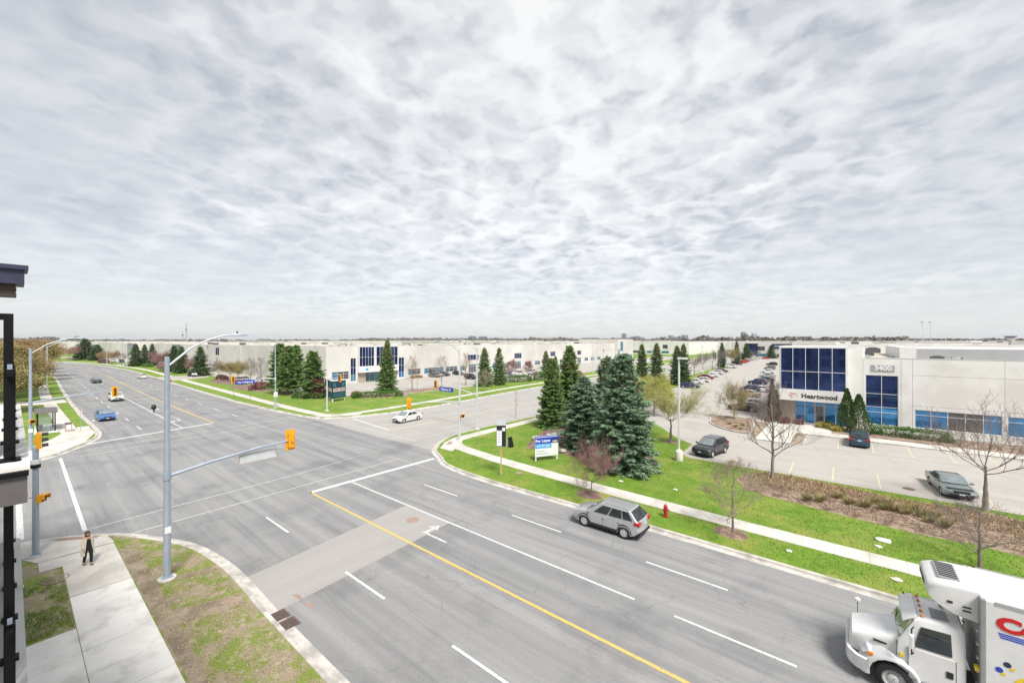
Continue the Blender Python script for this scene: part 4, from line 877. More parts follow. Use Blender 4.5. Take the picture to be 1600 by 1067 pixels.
def spruce(px, py, top, label, kind='blue', rad=None, seed=1, cones=True, group='spruces', xy=None, hh=None, dens=1.0, gap=0.0, name='spruce_tree', power=.85, sz=1.0, bare=.25):
    x, y = xy or G(px, py); h = hh or (zof(top, x, y)-KB); r = rad or h*.24
    root = empty(name, (x, y, KB-.03), random.Random(seed*13+int(px or 0)).uniform(0, 6.28)); tag(root, label, 'tree', group)
    key = (kind, seed, dens, gap, power, sz, bare)
    if key not in SPR:
        SPR[key] = (spruce_crown('crown', 9.0, 2.25, seed, dens, z0=bare, gap=gap, power=power, sz=sz), MB().tube([(0, 0, 0), (0, 0, 4), (0, 0, 8.7)], [.17, .11, .02], 8).mesh('trunk', 60), cones_mesh(9.0, 2.25, seed))
    c, t, k = SPR[key]; S = (r/2.25, r/2.25, h/9.0)
    for nm, me, mt in (('trunk', t, 'bark'), ('crown', c, 'needle_'+kind)):
        o = link(nm, me, mt, root); o.scale = S
    if cones: o2 = link('cones', k, 'cone_brown', root); o2.scale = S; o2['kind'] = 'stuff'
    return root
# the group on the corner lawn
spruce(862, 668, 560, 'slim spruce with brown cones at the left end of the corner spruce group', 'green', 2.4, 1, dens=1.3, power=.72)
spruce(890, 662, 540, 'tallest spruce at the back left of the corner spruce group', 'green', 2.85, 8, dens=1.3, power=.75, gap=.1)
spruce(912, 702, 588, 'short dense blue spruce in the middle front of the corner group', 'blue', 3.05, 9, dens=1.4, power=.72)
spruce(973, 731, 552, 'widest blue spruce, front right of the corner group', 'blue', 3.3, 4, dens=1.6, power=.70)
spruce(948, 690, 556, 'blue spruce behind the gap in the middle of the corner group', 'blue', 2.9, 10, dens=1.2, power=.75, gap=.1)
# spruces across the cross street and along the left road
spruce(605, 614, 530, 'large dark spruce standing alone before the entrance tower', 'green', 2.8, 2, dens=1.1)
spruce(757, 603, 543, 'left of the two spruces beside the cross street lawn', 'green', 2.9, 3)
spruce(780, 601, 543, 'right of the two spruces beside the cross street lawn', 'green', 2.7, 1)
spruce(853, 590, 548, 'spruce behind the far hedge of the cross street', 'green', 2.6, 2)
spruce(868, 588, 556, 'small spruce tucked right of the one behind the far hedge', 'green', 2.0, 3)
for px, top, r, s, lb in ((1003, 537, 2.8, 1, 'leftmost spruce of the row past the corner group'), (1026, 536, 2.9, 2, 'spruce second from left in the row past the corner group'), (1058, 540, 3.0, 3, 'broad spruce by the white lot pole, third in that row'), (1068, 537, 2.6, 1, 'spruce with a cone-brown top, right end of that row')):
    spruce(px, 600, top, lb, 'dark', r, s, xy=G(px, 601))
for px, py, top, r, lb in ((1128, 574, 535, 2.6, 'left spruce beside the far car row'), (1151, 568, 533, 2.8, 'middle spruce beside the far car row'), (1166, 562, 536, 4.2, 'wide dark spruce at the end of the far car row'), (1205, 560, 539, 4.0, 'spruce before the white warehouse at the end of the lane')):
    spruce(px, py, top, lb, 'dark', r, 3, cones=False)
for px, py, top, r, lb in ((133, 562, 529, 8.2, 'big round-topped spruce on the far left bend'), (152, 563, 538, 5.6, 'smaller spruce right of the round-topped one on the bend'), (212, 572, 537, 4.0, 'spruce before the far navy glass bay'), (226, 571, 538, 3.2, 'slender spruce just right of the far navy bay'), (238, 571, 537, 3.0, 'thin spruce beside the far light pole'), (272, 580, 540, 4.2, 'dark spruce before the nearer navy glass bay'), (284, 583, 541, 3.2, 'spruce half behind the main light pole arm'), (313, 587, 541, 3.6, 'spruce left of the red shrub bed')):
    spruce(px, py, top, lb, 'dark', r, 2, cones=False, group='spruces along the left road')
# ragged pines before the long building
for px, py, top, r, s, lb in ((437, 614, 537, 3.0, 5, 'ragged pine left of the street light by the lease board'), (450, 617, 541, 2.7, 6, 'ragged pine right of that street light'), (462, 613, 539, 2.6, 7, 'thin pine at the right of the pine trio'), (489, 621, 549, 2.9, 6, 'dense pine with purple shrub beside the lease board')):
    spruce(px, py, top, lb, 'green', r, s, cones=False, group='pines', dens=.9, gap=.35, name='pine_tree', power=.5, sz=1.5, bare=1.6)

# ---- deciduous trees: recursive limbs
def grow_tree(seed, h, trunk_frac=.3, spread=.6, nmain=9, lvl=4, r0=.09, twist=.25, upward=.5, lean=(0, 0), twigs=1.0, crook=.12, leader=True):
    g = random.Random(seed); segs = []; tips = []
    def branch(p, d, ln, r, level):
        n = 5 if level <= 1 else (4 if level == 2 else 3); pts = [p]; dd = d
        for i in range(n):
            dd = (dd+Vector((g.gauss(0, crook), g.gauss(0, crook), g.gauss(0, crook)+.06*upward*level)).normalized()*.28).normalized(); p = p+dd*(ln/n); pts.append(p)
            f0, f1 = 1-i/n*.7, 1-(i+1)/n*.7; segs.append((pts[-2], p, r*f0, r*f1, level))
        if level >= lvl: tips.append((p, dd)); tips.append((pts[-2], dd)); return
        nc = max(2, int({1: 6, 2: 5, 3: 4}.get(level, 3)*twigs))
        for k in range(nc):
            t = (k+g.uniform(.25, 1))/nc; t = .25+.75*t; i = min(n-1, int(t*n)); q = pts[i].lerp(pts[i+1], t*n-i) if t < 1 else pts[-1]
            ax = Vector((g.gauss(0, 1), g.gauss(0, 1), g.gauss(0, 1))).cross(dd).normalized(); ang = g.uniform(.45, .95)
            nd = (dd*math.cos(ang)+ax*math.sin(ang)); nd.z += .22*upward; nd.normalize(); branch(q, nd, ln*g.uniform(.42, .66), max(.0085, r*(1-.65*t)*.62), level+1)
    top = h*(.93 if leader else trunk_frac+.06); N = 10; pts = []
    for i in range(N+1):
        f = i/N; pts.append(Vector((lean[0]*f*h+g.gauss(0, .012*h)*f*twist*4, lean[1]*f*h+g.gauss(0, .012*h)*f*twist*4, top*f)))
    tr = [(pts[i], pts[i+1], r0*(1.25 if i == 0 else 1)*(1-.85*i/N)+.008, r0*(1-.85*(i+1)/N)+.008, 0) for i in range(N)]
    for k in range(nmain):
        f = trunk_frac/(.93 if leader else 1)+(1-trunk_frac)*(k/nmain) if leader else g.uniform(.86, 1.0)
        f = min(.98, f*(.93 if not leader else 1)); i = min(N-1, int(f*N)); q = pts[i].lerp(pts[i+1], f*N-i); a = k*2.4+g.uniform(-.4, .4)
        el = (.35+.75*f)*upward*1.5+g.uniform(-.15, .15) if leader else g.uniform(.3, 1.1)*upward*1.3
        d = Vector((math.cos(a)*math.cos(el), math.sin(a)*math.cos(el), math.sin(el))); ln = spread*h*(.62*(1-f)**.6+.16) if leader else spread*h*g.uniform(.45, .7)
        branch(q, d, ln, max(.012, r0*(1-f*.75)*.5), 1)
    return tr, segs, tips
def seg_mesh(name, segs):
    V = []; F = []; o = 0
    for thick, n in ((True, 6), (False, 3)):
        S = [s for s in segs if (max(s[2], s[3]) > .02) == thick]
        if not S: continue
        a = np.array([s[0] for s in S]); b = np.array([s[1] for s in S]); r0 = np.array([s[2] for s in S]); r1 = np.array([s[3] for s in S])
        d = unit(b-a); ref = np.where(np.abs(d[:, 2:3]) < .9, np.array([[0, 0, 1.]]), np.array([[1., 0, 0]])); u = unit(np.cross(d, ref)); v = np.cross(d, u); m = len(S)
        P = np.empty((m, 2*n, 3))
        for k in range(n):
            t = 2*math.pi*k/n; e_ = u*math.cos(t)+v*math.sin(t); P[:, k] = a+e_*r0[:, None]; P[:, n+k] = b+e_*r1[:, None]
        V.append(P.reshape(-1, 3)); idx = np.arange(m)[:, None]*2*n+o
        for k in range(n): F.append(np.concatenate([idx+k, idx+(k+1) % n, idx+n+(k+1) % n, idx+n+k], 1))
        o += m*2*n
    return np_mesh(name, np.concatenate(V), np.concatenate(F), smooth=True)
def leaf_mesh(name, pts, size, seed, per=3, spread=.15):
    g = np.random.default_rng(seed); p = np.repeat(np.array(pts), per, 0); n = len(p); p = p+g.normal(0, spread, (n, 3)); d = unit(g.normal(size=(n, 3))); w = unit(np.cross(d, g.normal(size=(n, 3))))
    return quads_mesh(name, p, d, w, size*g.uniform(.6, 1.4, n), size*.35*g.uniform(.6, 1.3, n), np.clip(g.normal(.45, .28, n), 0, 1))
TREES = {}
def tree_kind(kind):
    if kind in TREES: return TREES[kind]
    K = dict(tall=dict(seed=3, h=9, trunk_frac=.24, spread=.52, nmain=17, lvl=4, r0=.15, upward=.62), tallb=dict(seed=14, h=9, trunk_frac=.26, spread=.55, nmain=15, lvl=4, r0=.14, upward=.58), fork=dict(seed=9, h=9, trunk_frac=.30, spread=.66, nmain=8, lvl=4, r0=.20, upward=.9, leader=False, twigs=1.2, twist=.05),
             vase=dict(seed=4, h=5, trunk_frac=.24, spread=.80, nmain=12, lvl=4, r0=.085, upward=.66, leader=False, twigs=1.35, twist=.1), small=dict(seed=7, h=5, trunk_frac=.22, spread=.60, nmain=14, lvl=4, r0=.08, upward=.45), crooked=dict(seed=12, h=4, trunk_frac=.14, spread=.95, nmain=9, lvl=4, r0=.12, upward=.42, crook=.3),
             whip=dict(seed=21, h=5, trunk_frac=.35, spread=.30, nmain=9, lvl=2, r0=.05, upward=.6), round=dict(seed=31, h=8, trunk_frac=.26, spread=.6, nmain=9, lvl=4, r0=.17, upward=.66, leader=False, twigs=1.25, twist=.08))[kind]
    tr, sg, tp = grow_tree(**K); TREES[kind] = (seg_mesh('trunk', tr), seg_mesh('crown', sg), [tuple(p) for p, d in tp], max(max(s[1].z for s in sg), max(s[1].z for s in tr))); return TREES[kind]
LEAFM = {}
def tree(px, py, top, kind, label, bark='bark_grey', twig='twig_dark', buds=None, bsize=.09, per=3, group='bare street trees', xy=None, hh=None, wide=1.0, rz=None, name='bare_tree', bspread=.15, z=None):
    x, y = xy or G(px, py); h = hh or (zof(top, x, y)-KB); t, c, tips, h0 = tree_kind(kind); root = empty(name, (x, y, KB-.03 if z is None else z), rz if rz is not None else random.Random(int(px*7+py)).uniform(0, 6.28)); tag(root, label, 'tree', group)
    s = h/h0; S = (s*wide, s*wide, s)
    o = link('trunk', t, bark, root); o.scale = (s, s, s); o = link('crown', c, twig, root); o.scale = S
    if buds:
        key = (kind, bsize, per, bspread)
        if key not in LEAFM: LEAFM[key] = leaf_mesh('foliage', tips, bsize, 5, per, bspread)
        o = link('foliage', LEAFM[key], buds, root); o.scale = S
    return root
tree(1207, 750, 585, 'tall', 'tall bare tree at the left end of the long mulch bed', wide=.95, rz=.4)
tree(1540, 797, 598, 'fork', 'tall forked bare tree beside the parked sage sedan', 'bark_grey', 'twig_dark', wide=1.0, rz=2.2)
tree(1531, 888, 770, 'crooked', 'low crooked bare tree near the box truck', 'bark', 'twig_dark', wide=1.05, rz=1.0)
tree(924, 777, 672, 'vase', 'small reddish twiggy tree in front of the spruce group', 'bark', 'twig_red', wide=.9, rz=.3)
tree(1145, 833, 705, 'small', 'small bare tree in a mulch ring beside the kerb', 'bark', 'twig_tan', buds='bud_olive', bsize=.035, per=1, wide=1.12, rz=2.0, bspread=.04)
tree(1048, 692, 585, 'round', 'budding yellow-green tree left of the white lot lamp', 'bark', 'twig_tan', buds='bud_yellow', bsize=.075, per=4, wide=1.0, group='budding trees', name='budding_tree', bspread=.16)
tree(1022, 650, 580, 'round', 'brighter yellow tree behind the widest blue spruce', 'bark', 'twig_tan', buds='bud_yellow', bsize=.11, per=9, group='budding trees', name='budding_tree', bspread=.22)
tree(1000, 640, 583, 'round', 'yellow-leaved tree half hidden behind the spruce group', 'bark', 'twig_tan', buds='bud_yellow', bsize=.11, per=9, group='budding trees', name='budding_tree', rz=2.0, bspread=.22)
tree(1147, 656, 585, 'vase', 'sparse olive-budded tree on the kerbed planter island', 'bark', 'twig_tan', buds='bud_olive', bsize=.08, per=2, group='budding trees', name='budding_tree', wide=.75)
tree(806, 652, 608, 'whip', 'young bare sapling on the corner verge by the spruces', wide=1.1)
for px, py, top, kd, lb, bd in ((644, 611, 552, 'tall', 'bare tree left of the shrub bed before the long building', None), (652, 614, 586, 'whip', 'thin sapling before the shrub bed', None), (690, 607, 553, 'tallb', 'bare tree in front of the second ribbon window', None), (728, 602, 548, 'tall', 'bare tree behind the blue street sign poles', None), (758, 611, 574, 'small', 'pinkish bare tree on the verge before the two spruces', None), (708, 620, 596, 'whip', 'short sapling left of the corner signal poles', None), (800, 596, 560, 'small', 'rosy bare tree by the white pickup', 'bud_pink'), (826, 594, 562, 'small', 'rosy bare tree right of the white pickup', 'bud_pink'),
                                (840, 602, 570, 'whip', 'thin sapling before the far hedge', None)):
    tree(px, py, top, kd, lb, 'bark_grey', 'twig_tan', buds=bd, bsize=.10, per=2, wide=.85, group='bare trees across the cross street')
for px, py, top, kd, lb, bd, wd in ((342, 594, 556, 'round', 'bare purplish tree by the mulch bed of the left road', None, 1.0), (360, 596, 560, 'round', 'bare olive tree by the blue banner sign', 'bud_olive', 1.0), (372, 598, 561, 'round', 'rounded olive bare tree right of that', 'bud_olive', .9), (392, 606, 556, 'tall', 'thin bare tree in front of the blank cream wall', None, .8), (408, 607, 556, 'tallb', 'bare tree beside the ragged pines', None, .8),
                                     (250, 580, 545, 'round', 'bare pink tree left of the main light pole', 'bud_pink', 1.0), (300, 586, 556, 'round', 'bare reddish tree between two left road spruces', 'bud_pink', .9), (175, 569, 545, 'round', 'bare brown tree left of the far light pole', 'bud_rust', 1.0), (190, 570, 547, 'round', 'bare brown tree at the foot of the far light pole', None, 1.0), (160, 567, 548, 'round', 'dark bare tree by the spruce on the bend', 'bud_rust', 1.0), (365, 620, 588, 'whip', 'thin sapling on the left road verge near the bed', None, .8), (332, 607, 578, 'whip', 'thin sapling farther along the left road verge', None, .8), (391, 628, 600, 'whip', 'sapling nearest the signal pole on the far verge', None, .8), (108, 563, 538, 'round', 'bare purple-brown tree at the far end of the left road', 'bud_pink', 1.0)):
    tree(px, py, top, kd, lb, 'bark_grey', 'twig_red' if bd == 'bud_pink' else 'twig_dark', buds=bd, bsize=.16, per=2, wide=wd, group='bare trees along the left road', bspread=.3)
for px, py, top, lb in ((1085, 588, 546, 'bare brown tree between the left row and the cross street'), (1098, 580, 545, 'second bare brown tree behind the left row'), (1113, 577, 541, 'tall brown bare tree behind the dark wagon'), (1124, 575, 540, 'grey-brown bare tree behind the end of the left row'), (1143, 571, 541, 'olive bare tree beside the far lamp posts'), (1182, 564, 544, 'thin bare tree before the dark sign panel')):
    tree(px, py, top, 'round', lb, 'bark_grey', 'twig_dark', buds='bud_olive' if px == 1143 else None, bsize=.16, per=2, wide=.9, group='bare trees beside the car rows', bspread=.3)
# left pavement trees, thick with buds
k = 0
for (x, y, h, bd, lb) in ((-104, -1.2, 9.5, 'bud_olive', 'olive-budded tree nearest the bus shelter'), (-118, .6, 10.8, 'bud_olive', 'second tree past the bus shelter, olive green'), (-132, .4, 11.4, 'bud_rust', 'third tree past the bus shelter, rusty brown'), (-146, 1.0, 11.8, 'bud_rust', 'fourth tree past the bus shelter, rusty brown'), (-163, 2.0, 12.0, 'bud_rust', 'fifth tree past the bus shelter, brown crown'),
                          (-182, 3.0, 12.2, 'bud_olive', 'sixth tree past the bus shelter, brown-green crown'), (-202, 5.0, 12.2, 'bud_rust', 'seventh tree past the bus shelter, brown crown'), (-226, 6.5, 12.0, 'bud_rust', 'eighth tree past the bus shelter, near the bend'), (-252, 6.0, 12, 'bud_pink', 'purple-brown tree at the start of the left bend'), (-280, 4, 12, 'bud_rust', 'last brown tree on the inside of the left bend'), (-108, -7, 12.6, 'bud_olive', 'tall green-topped tree behind the bus shelter trees'), (-126, -8, 12.6, 'bud_olive', 'second tall green-topped tree behind the pavement trees'), (-140, -7, 12.4, 'bud_rust', 'tall rusty tree behind the pavement trees')):
    tree(k, 5, 0, ('round', 'tallb', 'round')[k % 3], lb, 'bark', 'twig_red' if bd != 'bud_olive' else 'twig_tan', buds=bd, bsize=.17, per=6, group='trees along the left pavement', xy=(x, y), hh=h, wide=1.1, bspread=.28, name='street_tree'); k += 1

# ---- hedges, shrubs and clumps
def blob_pts(n, g, box, rnd=.35):
    """points in the outer shell of a rounded box"""
    p = g.normal(size=(n, 3)); p = p/np.maximum(np.abs(p).max(1, keepdims=True)**(1-rnd)*np.linalg.norm(p, axis=1, keepdims=True)**rnd, 1e-6); p *= g.uniform(.72, 1.02, (n, 1)); p[:, 2] = np.abs(p[:, 2]); return p*np.array(box)
def shrub(name, pos, box, m, label, cat='shrub', n=700, size=.12, rz=0, seed=1, group=None, rnd=.5):
    g = np.random.default_rng(seed); p = blob_pts(n, g, box, rnd); bump = np.array([.12*mnoise.noise(Vector((a*1.7/max(size*6, .3), b*1.7/max(size*6, .3), c*2+seed))) for a, b, c in p]); p *= (1+bump)[:, None]
    d = unit(g.normal(size=(n, 3))+np.array([0, 0, .4])); w = unit(np.cross(d, g.normal(size=(n, 3)))); root = empty(name, (*pos, KB-.02), rz); tag(root, label, cat, group)
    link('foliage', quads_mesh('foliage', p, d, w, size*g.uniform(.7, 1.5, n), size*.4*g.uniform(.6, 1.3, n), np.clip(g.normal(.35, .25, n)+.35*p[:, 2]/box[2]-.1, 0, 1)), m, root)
    mb = MB()
    for k in range(5): a = k*1.26; mb.tube([(0.1*math.cos(a)*box[0], .1*math.sin(a)*box[1], 0), (.5*math.cos(a)*box[0], .5*math.sin(a)*box[1], box[2]*.75)], [.02, .008], 4)
    mb.build('stems', 'bark', root); return root
def hedge(a, b, wd, h, label, m='leaf_hedge', n=2500, size=.11, seed=1, group='clipped hedges'):
    a, b = Vector(a), Vector(b); d = b-a; return shrub('hedge', tuple((a+b)/2), (d.length/2, wd/2, h), m, label, 'hedge', n, size, math.atan2(d.y, d.x), seed, group, .12)
hedge((-88.2, 36.8), (-82.6, 40.7), 2.0, 1.2, 'low clipped hedge left of the dark lease board', n=2200, size=.22, seed=2)
hedge((-78.6, 44.4), (-73.2, 52.8), 2.2, 1.2, 'low clipped hedge right of the dark lease board', n=2600, size=.22, seed=3)
hedge((-74.6, 86.5), (-70.8, 96), 2.2, 1.8, 'far hedge beside the two spruces', n=2200, size=.26, seed=4)
hedge((-71.5, 98), (-70.4, 104), 2.4, 2.4, 'taller shrub hedge at the end of the far hedge', n=1600, size=.26, seed=5)
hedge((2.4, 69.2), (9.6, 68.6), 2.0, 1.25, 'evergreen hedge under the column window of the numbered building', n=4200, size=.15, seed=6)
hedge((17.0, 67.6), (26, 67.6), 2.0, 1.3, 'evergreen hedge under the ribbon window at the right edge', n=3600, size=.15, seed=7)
def cedar(px, py, top, r, label, m='leaf_cedar', n=3000, seed=1, xy=None):
    x, y = xy or G(px, py); h = zof(top, x, y)-KB; g = np.random.default_rng(seed); t = g.uniform(0, 1, n)**.8; prof = np.where(t < .25, .75+t, (1-t)**.75*1.24); a = g.uniform(0, 6.28, n); rr = r*prof*g.uniform(.7, 1.02, n)*(1+.12*np.sin(a*3+t*9)); p = np.c_[np.cos(a)*rr, np.sin(a)*rr, t*h]
    d = unit(np.c_[np.cos(a)*.5, np.sin(a)*.5, np.full(n, 1.0)]+g.normal(0, .35, (n, 3))); w = unit(np.cross(d, g.normal(size=(n, 3)))); root = empty('cedar_tree', (x, y, KB+.05)); tag(root, label, 'tree', 'columnar cedars by the entrance')
    link('crown', quads_mesh('crown', p, d, w, .24*g.uniform(.6, 1.3, n), .055*g.uniform(.6, 1.3, n), np.clip(g.normal(.4, .25, n), 0, 1)), m, root); MB().tube([(0, 0, 0), (0, 0, h*.85)], [.09, .02], 7).build('trunk', 'bark', root)
cedar(1330, 674, 609, .95, 'tall pointed cedar by the entrance, left of the pair', seed=2, xy=(.1, 68.6)); cedar(1342, 676, 618, 1.15, 'shorter pointed cedar by the entrance, right of the pair', seed=3, xy=(1.25, 68.2))
cedar(1207, 652, 598, .65, 'narrow brownish cedar at the left corner of the glass tower', 'leaf_cedar_dry', seed=4, xy=(-8.6, 72.2)); cedar(1214, 654, 612, .55, 'shorter brownish cedar beside the glass tower corner', 'leaf_cedar_dry', seed=5, xy=(-7.9, 70.6))
i = 0
for (x, y, bx, m, lb) in ((-2.6, 69.4, (.7, .6, .8), 'leaf_gold', 'golden shrub nearest the entrance door'), (-1.5, 68.9, (.75, .65, .9), 'leaf_gold', 'second golden shrub from the entrance door'), (-.9, 67.9, (.7, .6, .75), 'leaf_gold', 'golden shrub in front of the tall cedar'), (-1.9, 70.2, (.6, .5, .9), 'leaf_hedge', 'small green shrub among the golden shrubs'),
                          (-6.8, 70.0, (1.3, .7, .9), 'leaf_plum', 'wine-red shrub left of the entrance glazing'), (-5.2, 70.3, (1.0, .6, .7), 'leaf_plum', 'lower wine-red shrub beside the entrance walk'), (-8.6, 69.6, (.7, .6, .9), 'leaf_plum', 'wine-red shrub at the foot of the brownish cedars'),
                          (-110, 38.4, (3.4, 1.8, 1.7), 'leaf_plum', 'large rusty-purple shrub in the left road mulch bed'), (-84.5, 40.2, (1.5, 1.5, 4.6), 'leaf_plum', 'tall purple-leaved shrub against the dense pine'), (-88.5, 42.6, (1.2, 1.2, 1.2), 'bud_rust', 'rounded tan shrub left of the dark lease board'), (-79.6, 46.0, (1.0, 1.0, 1.0), 'bud_pink', 'pinkish round shrub right of the dark lease board'), (-70.5, 118, (4, 2, 1.6), 'bud_pink', 'wide reddish shrub far along the cross street')):
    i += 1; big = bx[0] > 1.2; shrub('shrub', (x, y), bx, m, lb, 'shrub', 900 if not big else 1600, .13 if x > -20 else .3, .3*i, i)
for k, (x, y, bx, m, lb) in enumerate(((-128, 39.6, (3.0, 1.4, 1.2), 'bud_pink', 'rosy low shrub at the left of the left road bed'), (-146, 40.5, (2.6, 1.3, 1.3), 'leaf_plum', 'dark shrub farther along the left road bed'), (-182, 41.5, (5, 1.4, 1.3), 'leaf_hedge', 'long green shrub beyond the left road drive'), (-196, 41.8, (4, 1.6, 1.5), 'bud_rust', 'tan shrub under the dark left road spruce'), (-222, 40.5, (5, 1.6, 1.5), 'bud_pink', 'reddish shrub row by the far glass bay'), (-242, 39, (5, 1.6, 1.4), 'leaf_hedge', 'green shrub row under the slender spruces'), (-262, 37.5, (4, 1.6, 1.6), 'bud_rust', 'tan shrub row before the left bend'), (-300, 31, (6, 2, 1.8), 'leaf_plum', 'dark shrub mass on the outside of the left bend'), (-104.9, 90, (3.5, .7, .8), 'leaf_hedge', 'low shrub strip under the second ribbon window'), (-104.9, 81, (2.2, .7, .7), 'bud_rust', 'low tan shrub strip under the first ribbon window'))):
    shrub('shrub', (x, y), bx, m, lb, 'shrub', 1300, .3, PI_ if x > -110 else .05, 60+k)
def clump(x, y, h, n, m, label, group, seed, z=KB+.1):
    g = np.random.default_rng(seed); a = g.uniform(0, 6.28, n); b = np.c_[np.cos(a), np.sin(a), np.zeros(n)]*g.uniform(0, .16, n)[:, None]; d = unit(np.c_[np.cos(a)*g.uniform(.2, 1.1, n), np.sin(a)*g.uniform(.2, 1.1, n), np.ones(n)]); w = unit(np.cross(d, g.normal(size=(n, 3))))
    o = link('grass_clump', quads_mesh('grass_clump', b, d, w, h*g.uniform(.6, 1.2, n), np.full(n, .016), np.clip(g.normal(.4, .35, n), 0, 1)), m, None, (x, y, z)); tag(o, label, 'plant', group); return o
i = 0
for px, py in ((1262, 786), (1281, 788), (1310, 782), (1327, 792), (1352, 797), (1367, 790), (1383, 801), (1399, 803), (1416, 808), (1426, 802), (1440, 812), (1452, 821), (1461, 814), (1477, 829), (1388, 792)):
    x, y = G(px, py); i += 1; clump(x, y, .5+.1*(i % 3), 150, 'straw', 'straw-green grass clump in the row along the long mulch bed', 'grass clumps in the mulch bed', i, KB+.2)
for k, (px, py) in enumerate(((1150, 668), (1160, 666), (1157, 672), (1140, 664))):
    x, y = G(px, py); clump(x, y, .45, 110, 'straw', 'dry grass clump on the kerbed planter island', 'grass clumps on the planter island', 50+k, KB+.1)
# dry undergrowth of the bed, too fine to count
g = np.random.default_rng(11); n = 12000; x = g.uniform(-7.5, 12, n); y = g.uniform(35, 43, n); kp = in_poly(x, y, [(-7.0, 39.6), (-6.0, 42), (-5, 42.6), (-.9, 42.2), (3, 41.3), (6, 41.8), (10, 40.6), (11.2, 38.5), (10, 36.4), (7, 38), (3.6, 38.2), (-1, 38.6), (-5, 38.6)]); x, y = x[kp], y[kp]; n = len(x)
d = unit(np.c_[g.normal(0, .6, (n, 2)), np.ones(n)*.8]); w = unit(np.cross(d, g.normal(size=(n, 3)))); struct(link('dry_undergrowth', quads_mesh('dry_undergrowth', np.c_[x, y, np.full(n, KB+.08)], d, w, g.uniform(.15, .6, n), np.full(n, .02), np.clip(g.normal(.5, .35, n), 0, 1)), 'bud_rust'), 'stuff')
def chips(name, poly, n, m, size, z, seed):
    g = np.random.default_rng(seed); xs = [p[0] for p in poly]; ys = [p[1] for p in poly]; x = g.uniform(min(xs), max(xs), n); y = g.uniform(min(ys), max(ys), n); kp = in_poly(x, y, poly); x, y = x[kp], y[kp]; n = len(x)
    d = unit(np.c_[g.normal(size=(n, 2)), g.normal(0, .25, n)+.15]); w_ = unit(np.cross(d, np.c_[g.normal(0, .4, (n, 2)), np.ones(n)]))
    struct(link(name, quads_mesh(name, np.c_[x, y, z+g.uniform(0, .05, n)], d, w_, size*g.uniform(.5, 1.8, n), size*.3*g.uniform(.6, 1.6, n), np.clip(g.normal(.45, .33, n), 0, 1)), m), 'stuff')
mat('chip', (.13, .085, .055), .95, attr='tint', attr_col=(.45, .34, .22)); mat('clod', (.20, .15, .10), .95, attr='tint', attr_col=(.52, .44, .32))
chips('bark_chips', [(-7.2, 39.6), (-6, 42), (-5, 42.7), (-.9, 42.4), (3, 41.5), (6, 42.1), (10, 41), (11.6, 38.5), (10, 36), (7, 35.4), (3.6, 35.4), (-1, 36), (-5.8, 37.2)], 14000, 'chip', .10, KB+.17, 21)
chips('soil_crumbs', [(-34, 4.1), (-14, 4.0), (-14, 6.8), (-25, 6.8), (-29, 6.3), (-32, 5.2)], 9000, 'clod', .045, KB-.01, 22)
# boulders by the lease sign
for k, (px, py, s) in enumerate(((838, 688, .55), (858, 684, .5), (866, 682, .45), (874, 684, .55), (880, 708, .4), (846, 690, .35))):
    x, y = G(px, py); bm = bmesh.new(); bmesh.ops.create_icosphere(bm, subdivisions=2, radius=1)
    for v in bm.verts: v.co = Vector((v.co.x*s, v.co.y*s*.75, v.co.z*s*.6))*(1+.28*mnoise.noise(v.co*1.6+Vector((k*7, 0, 0))))
    me = bpy.data.meshes.new('boulder'); bm.to_mesh(me); bm.free(); o = link('boulder', me, 'rock', None, (x, y, KB+.25)); tag(o, 'pale boulder in the cluster behind the blue lease sign', 'rock', 'boulders behind the lease sign')
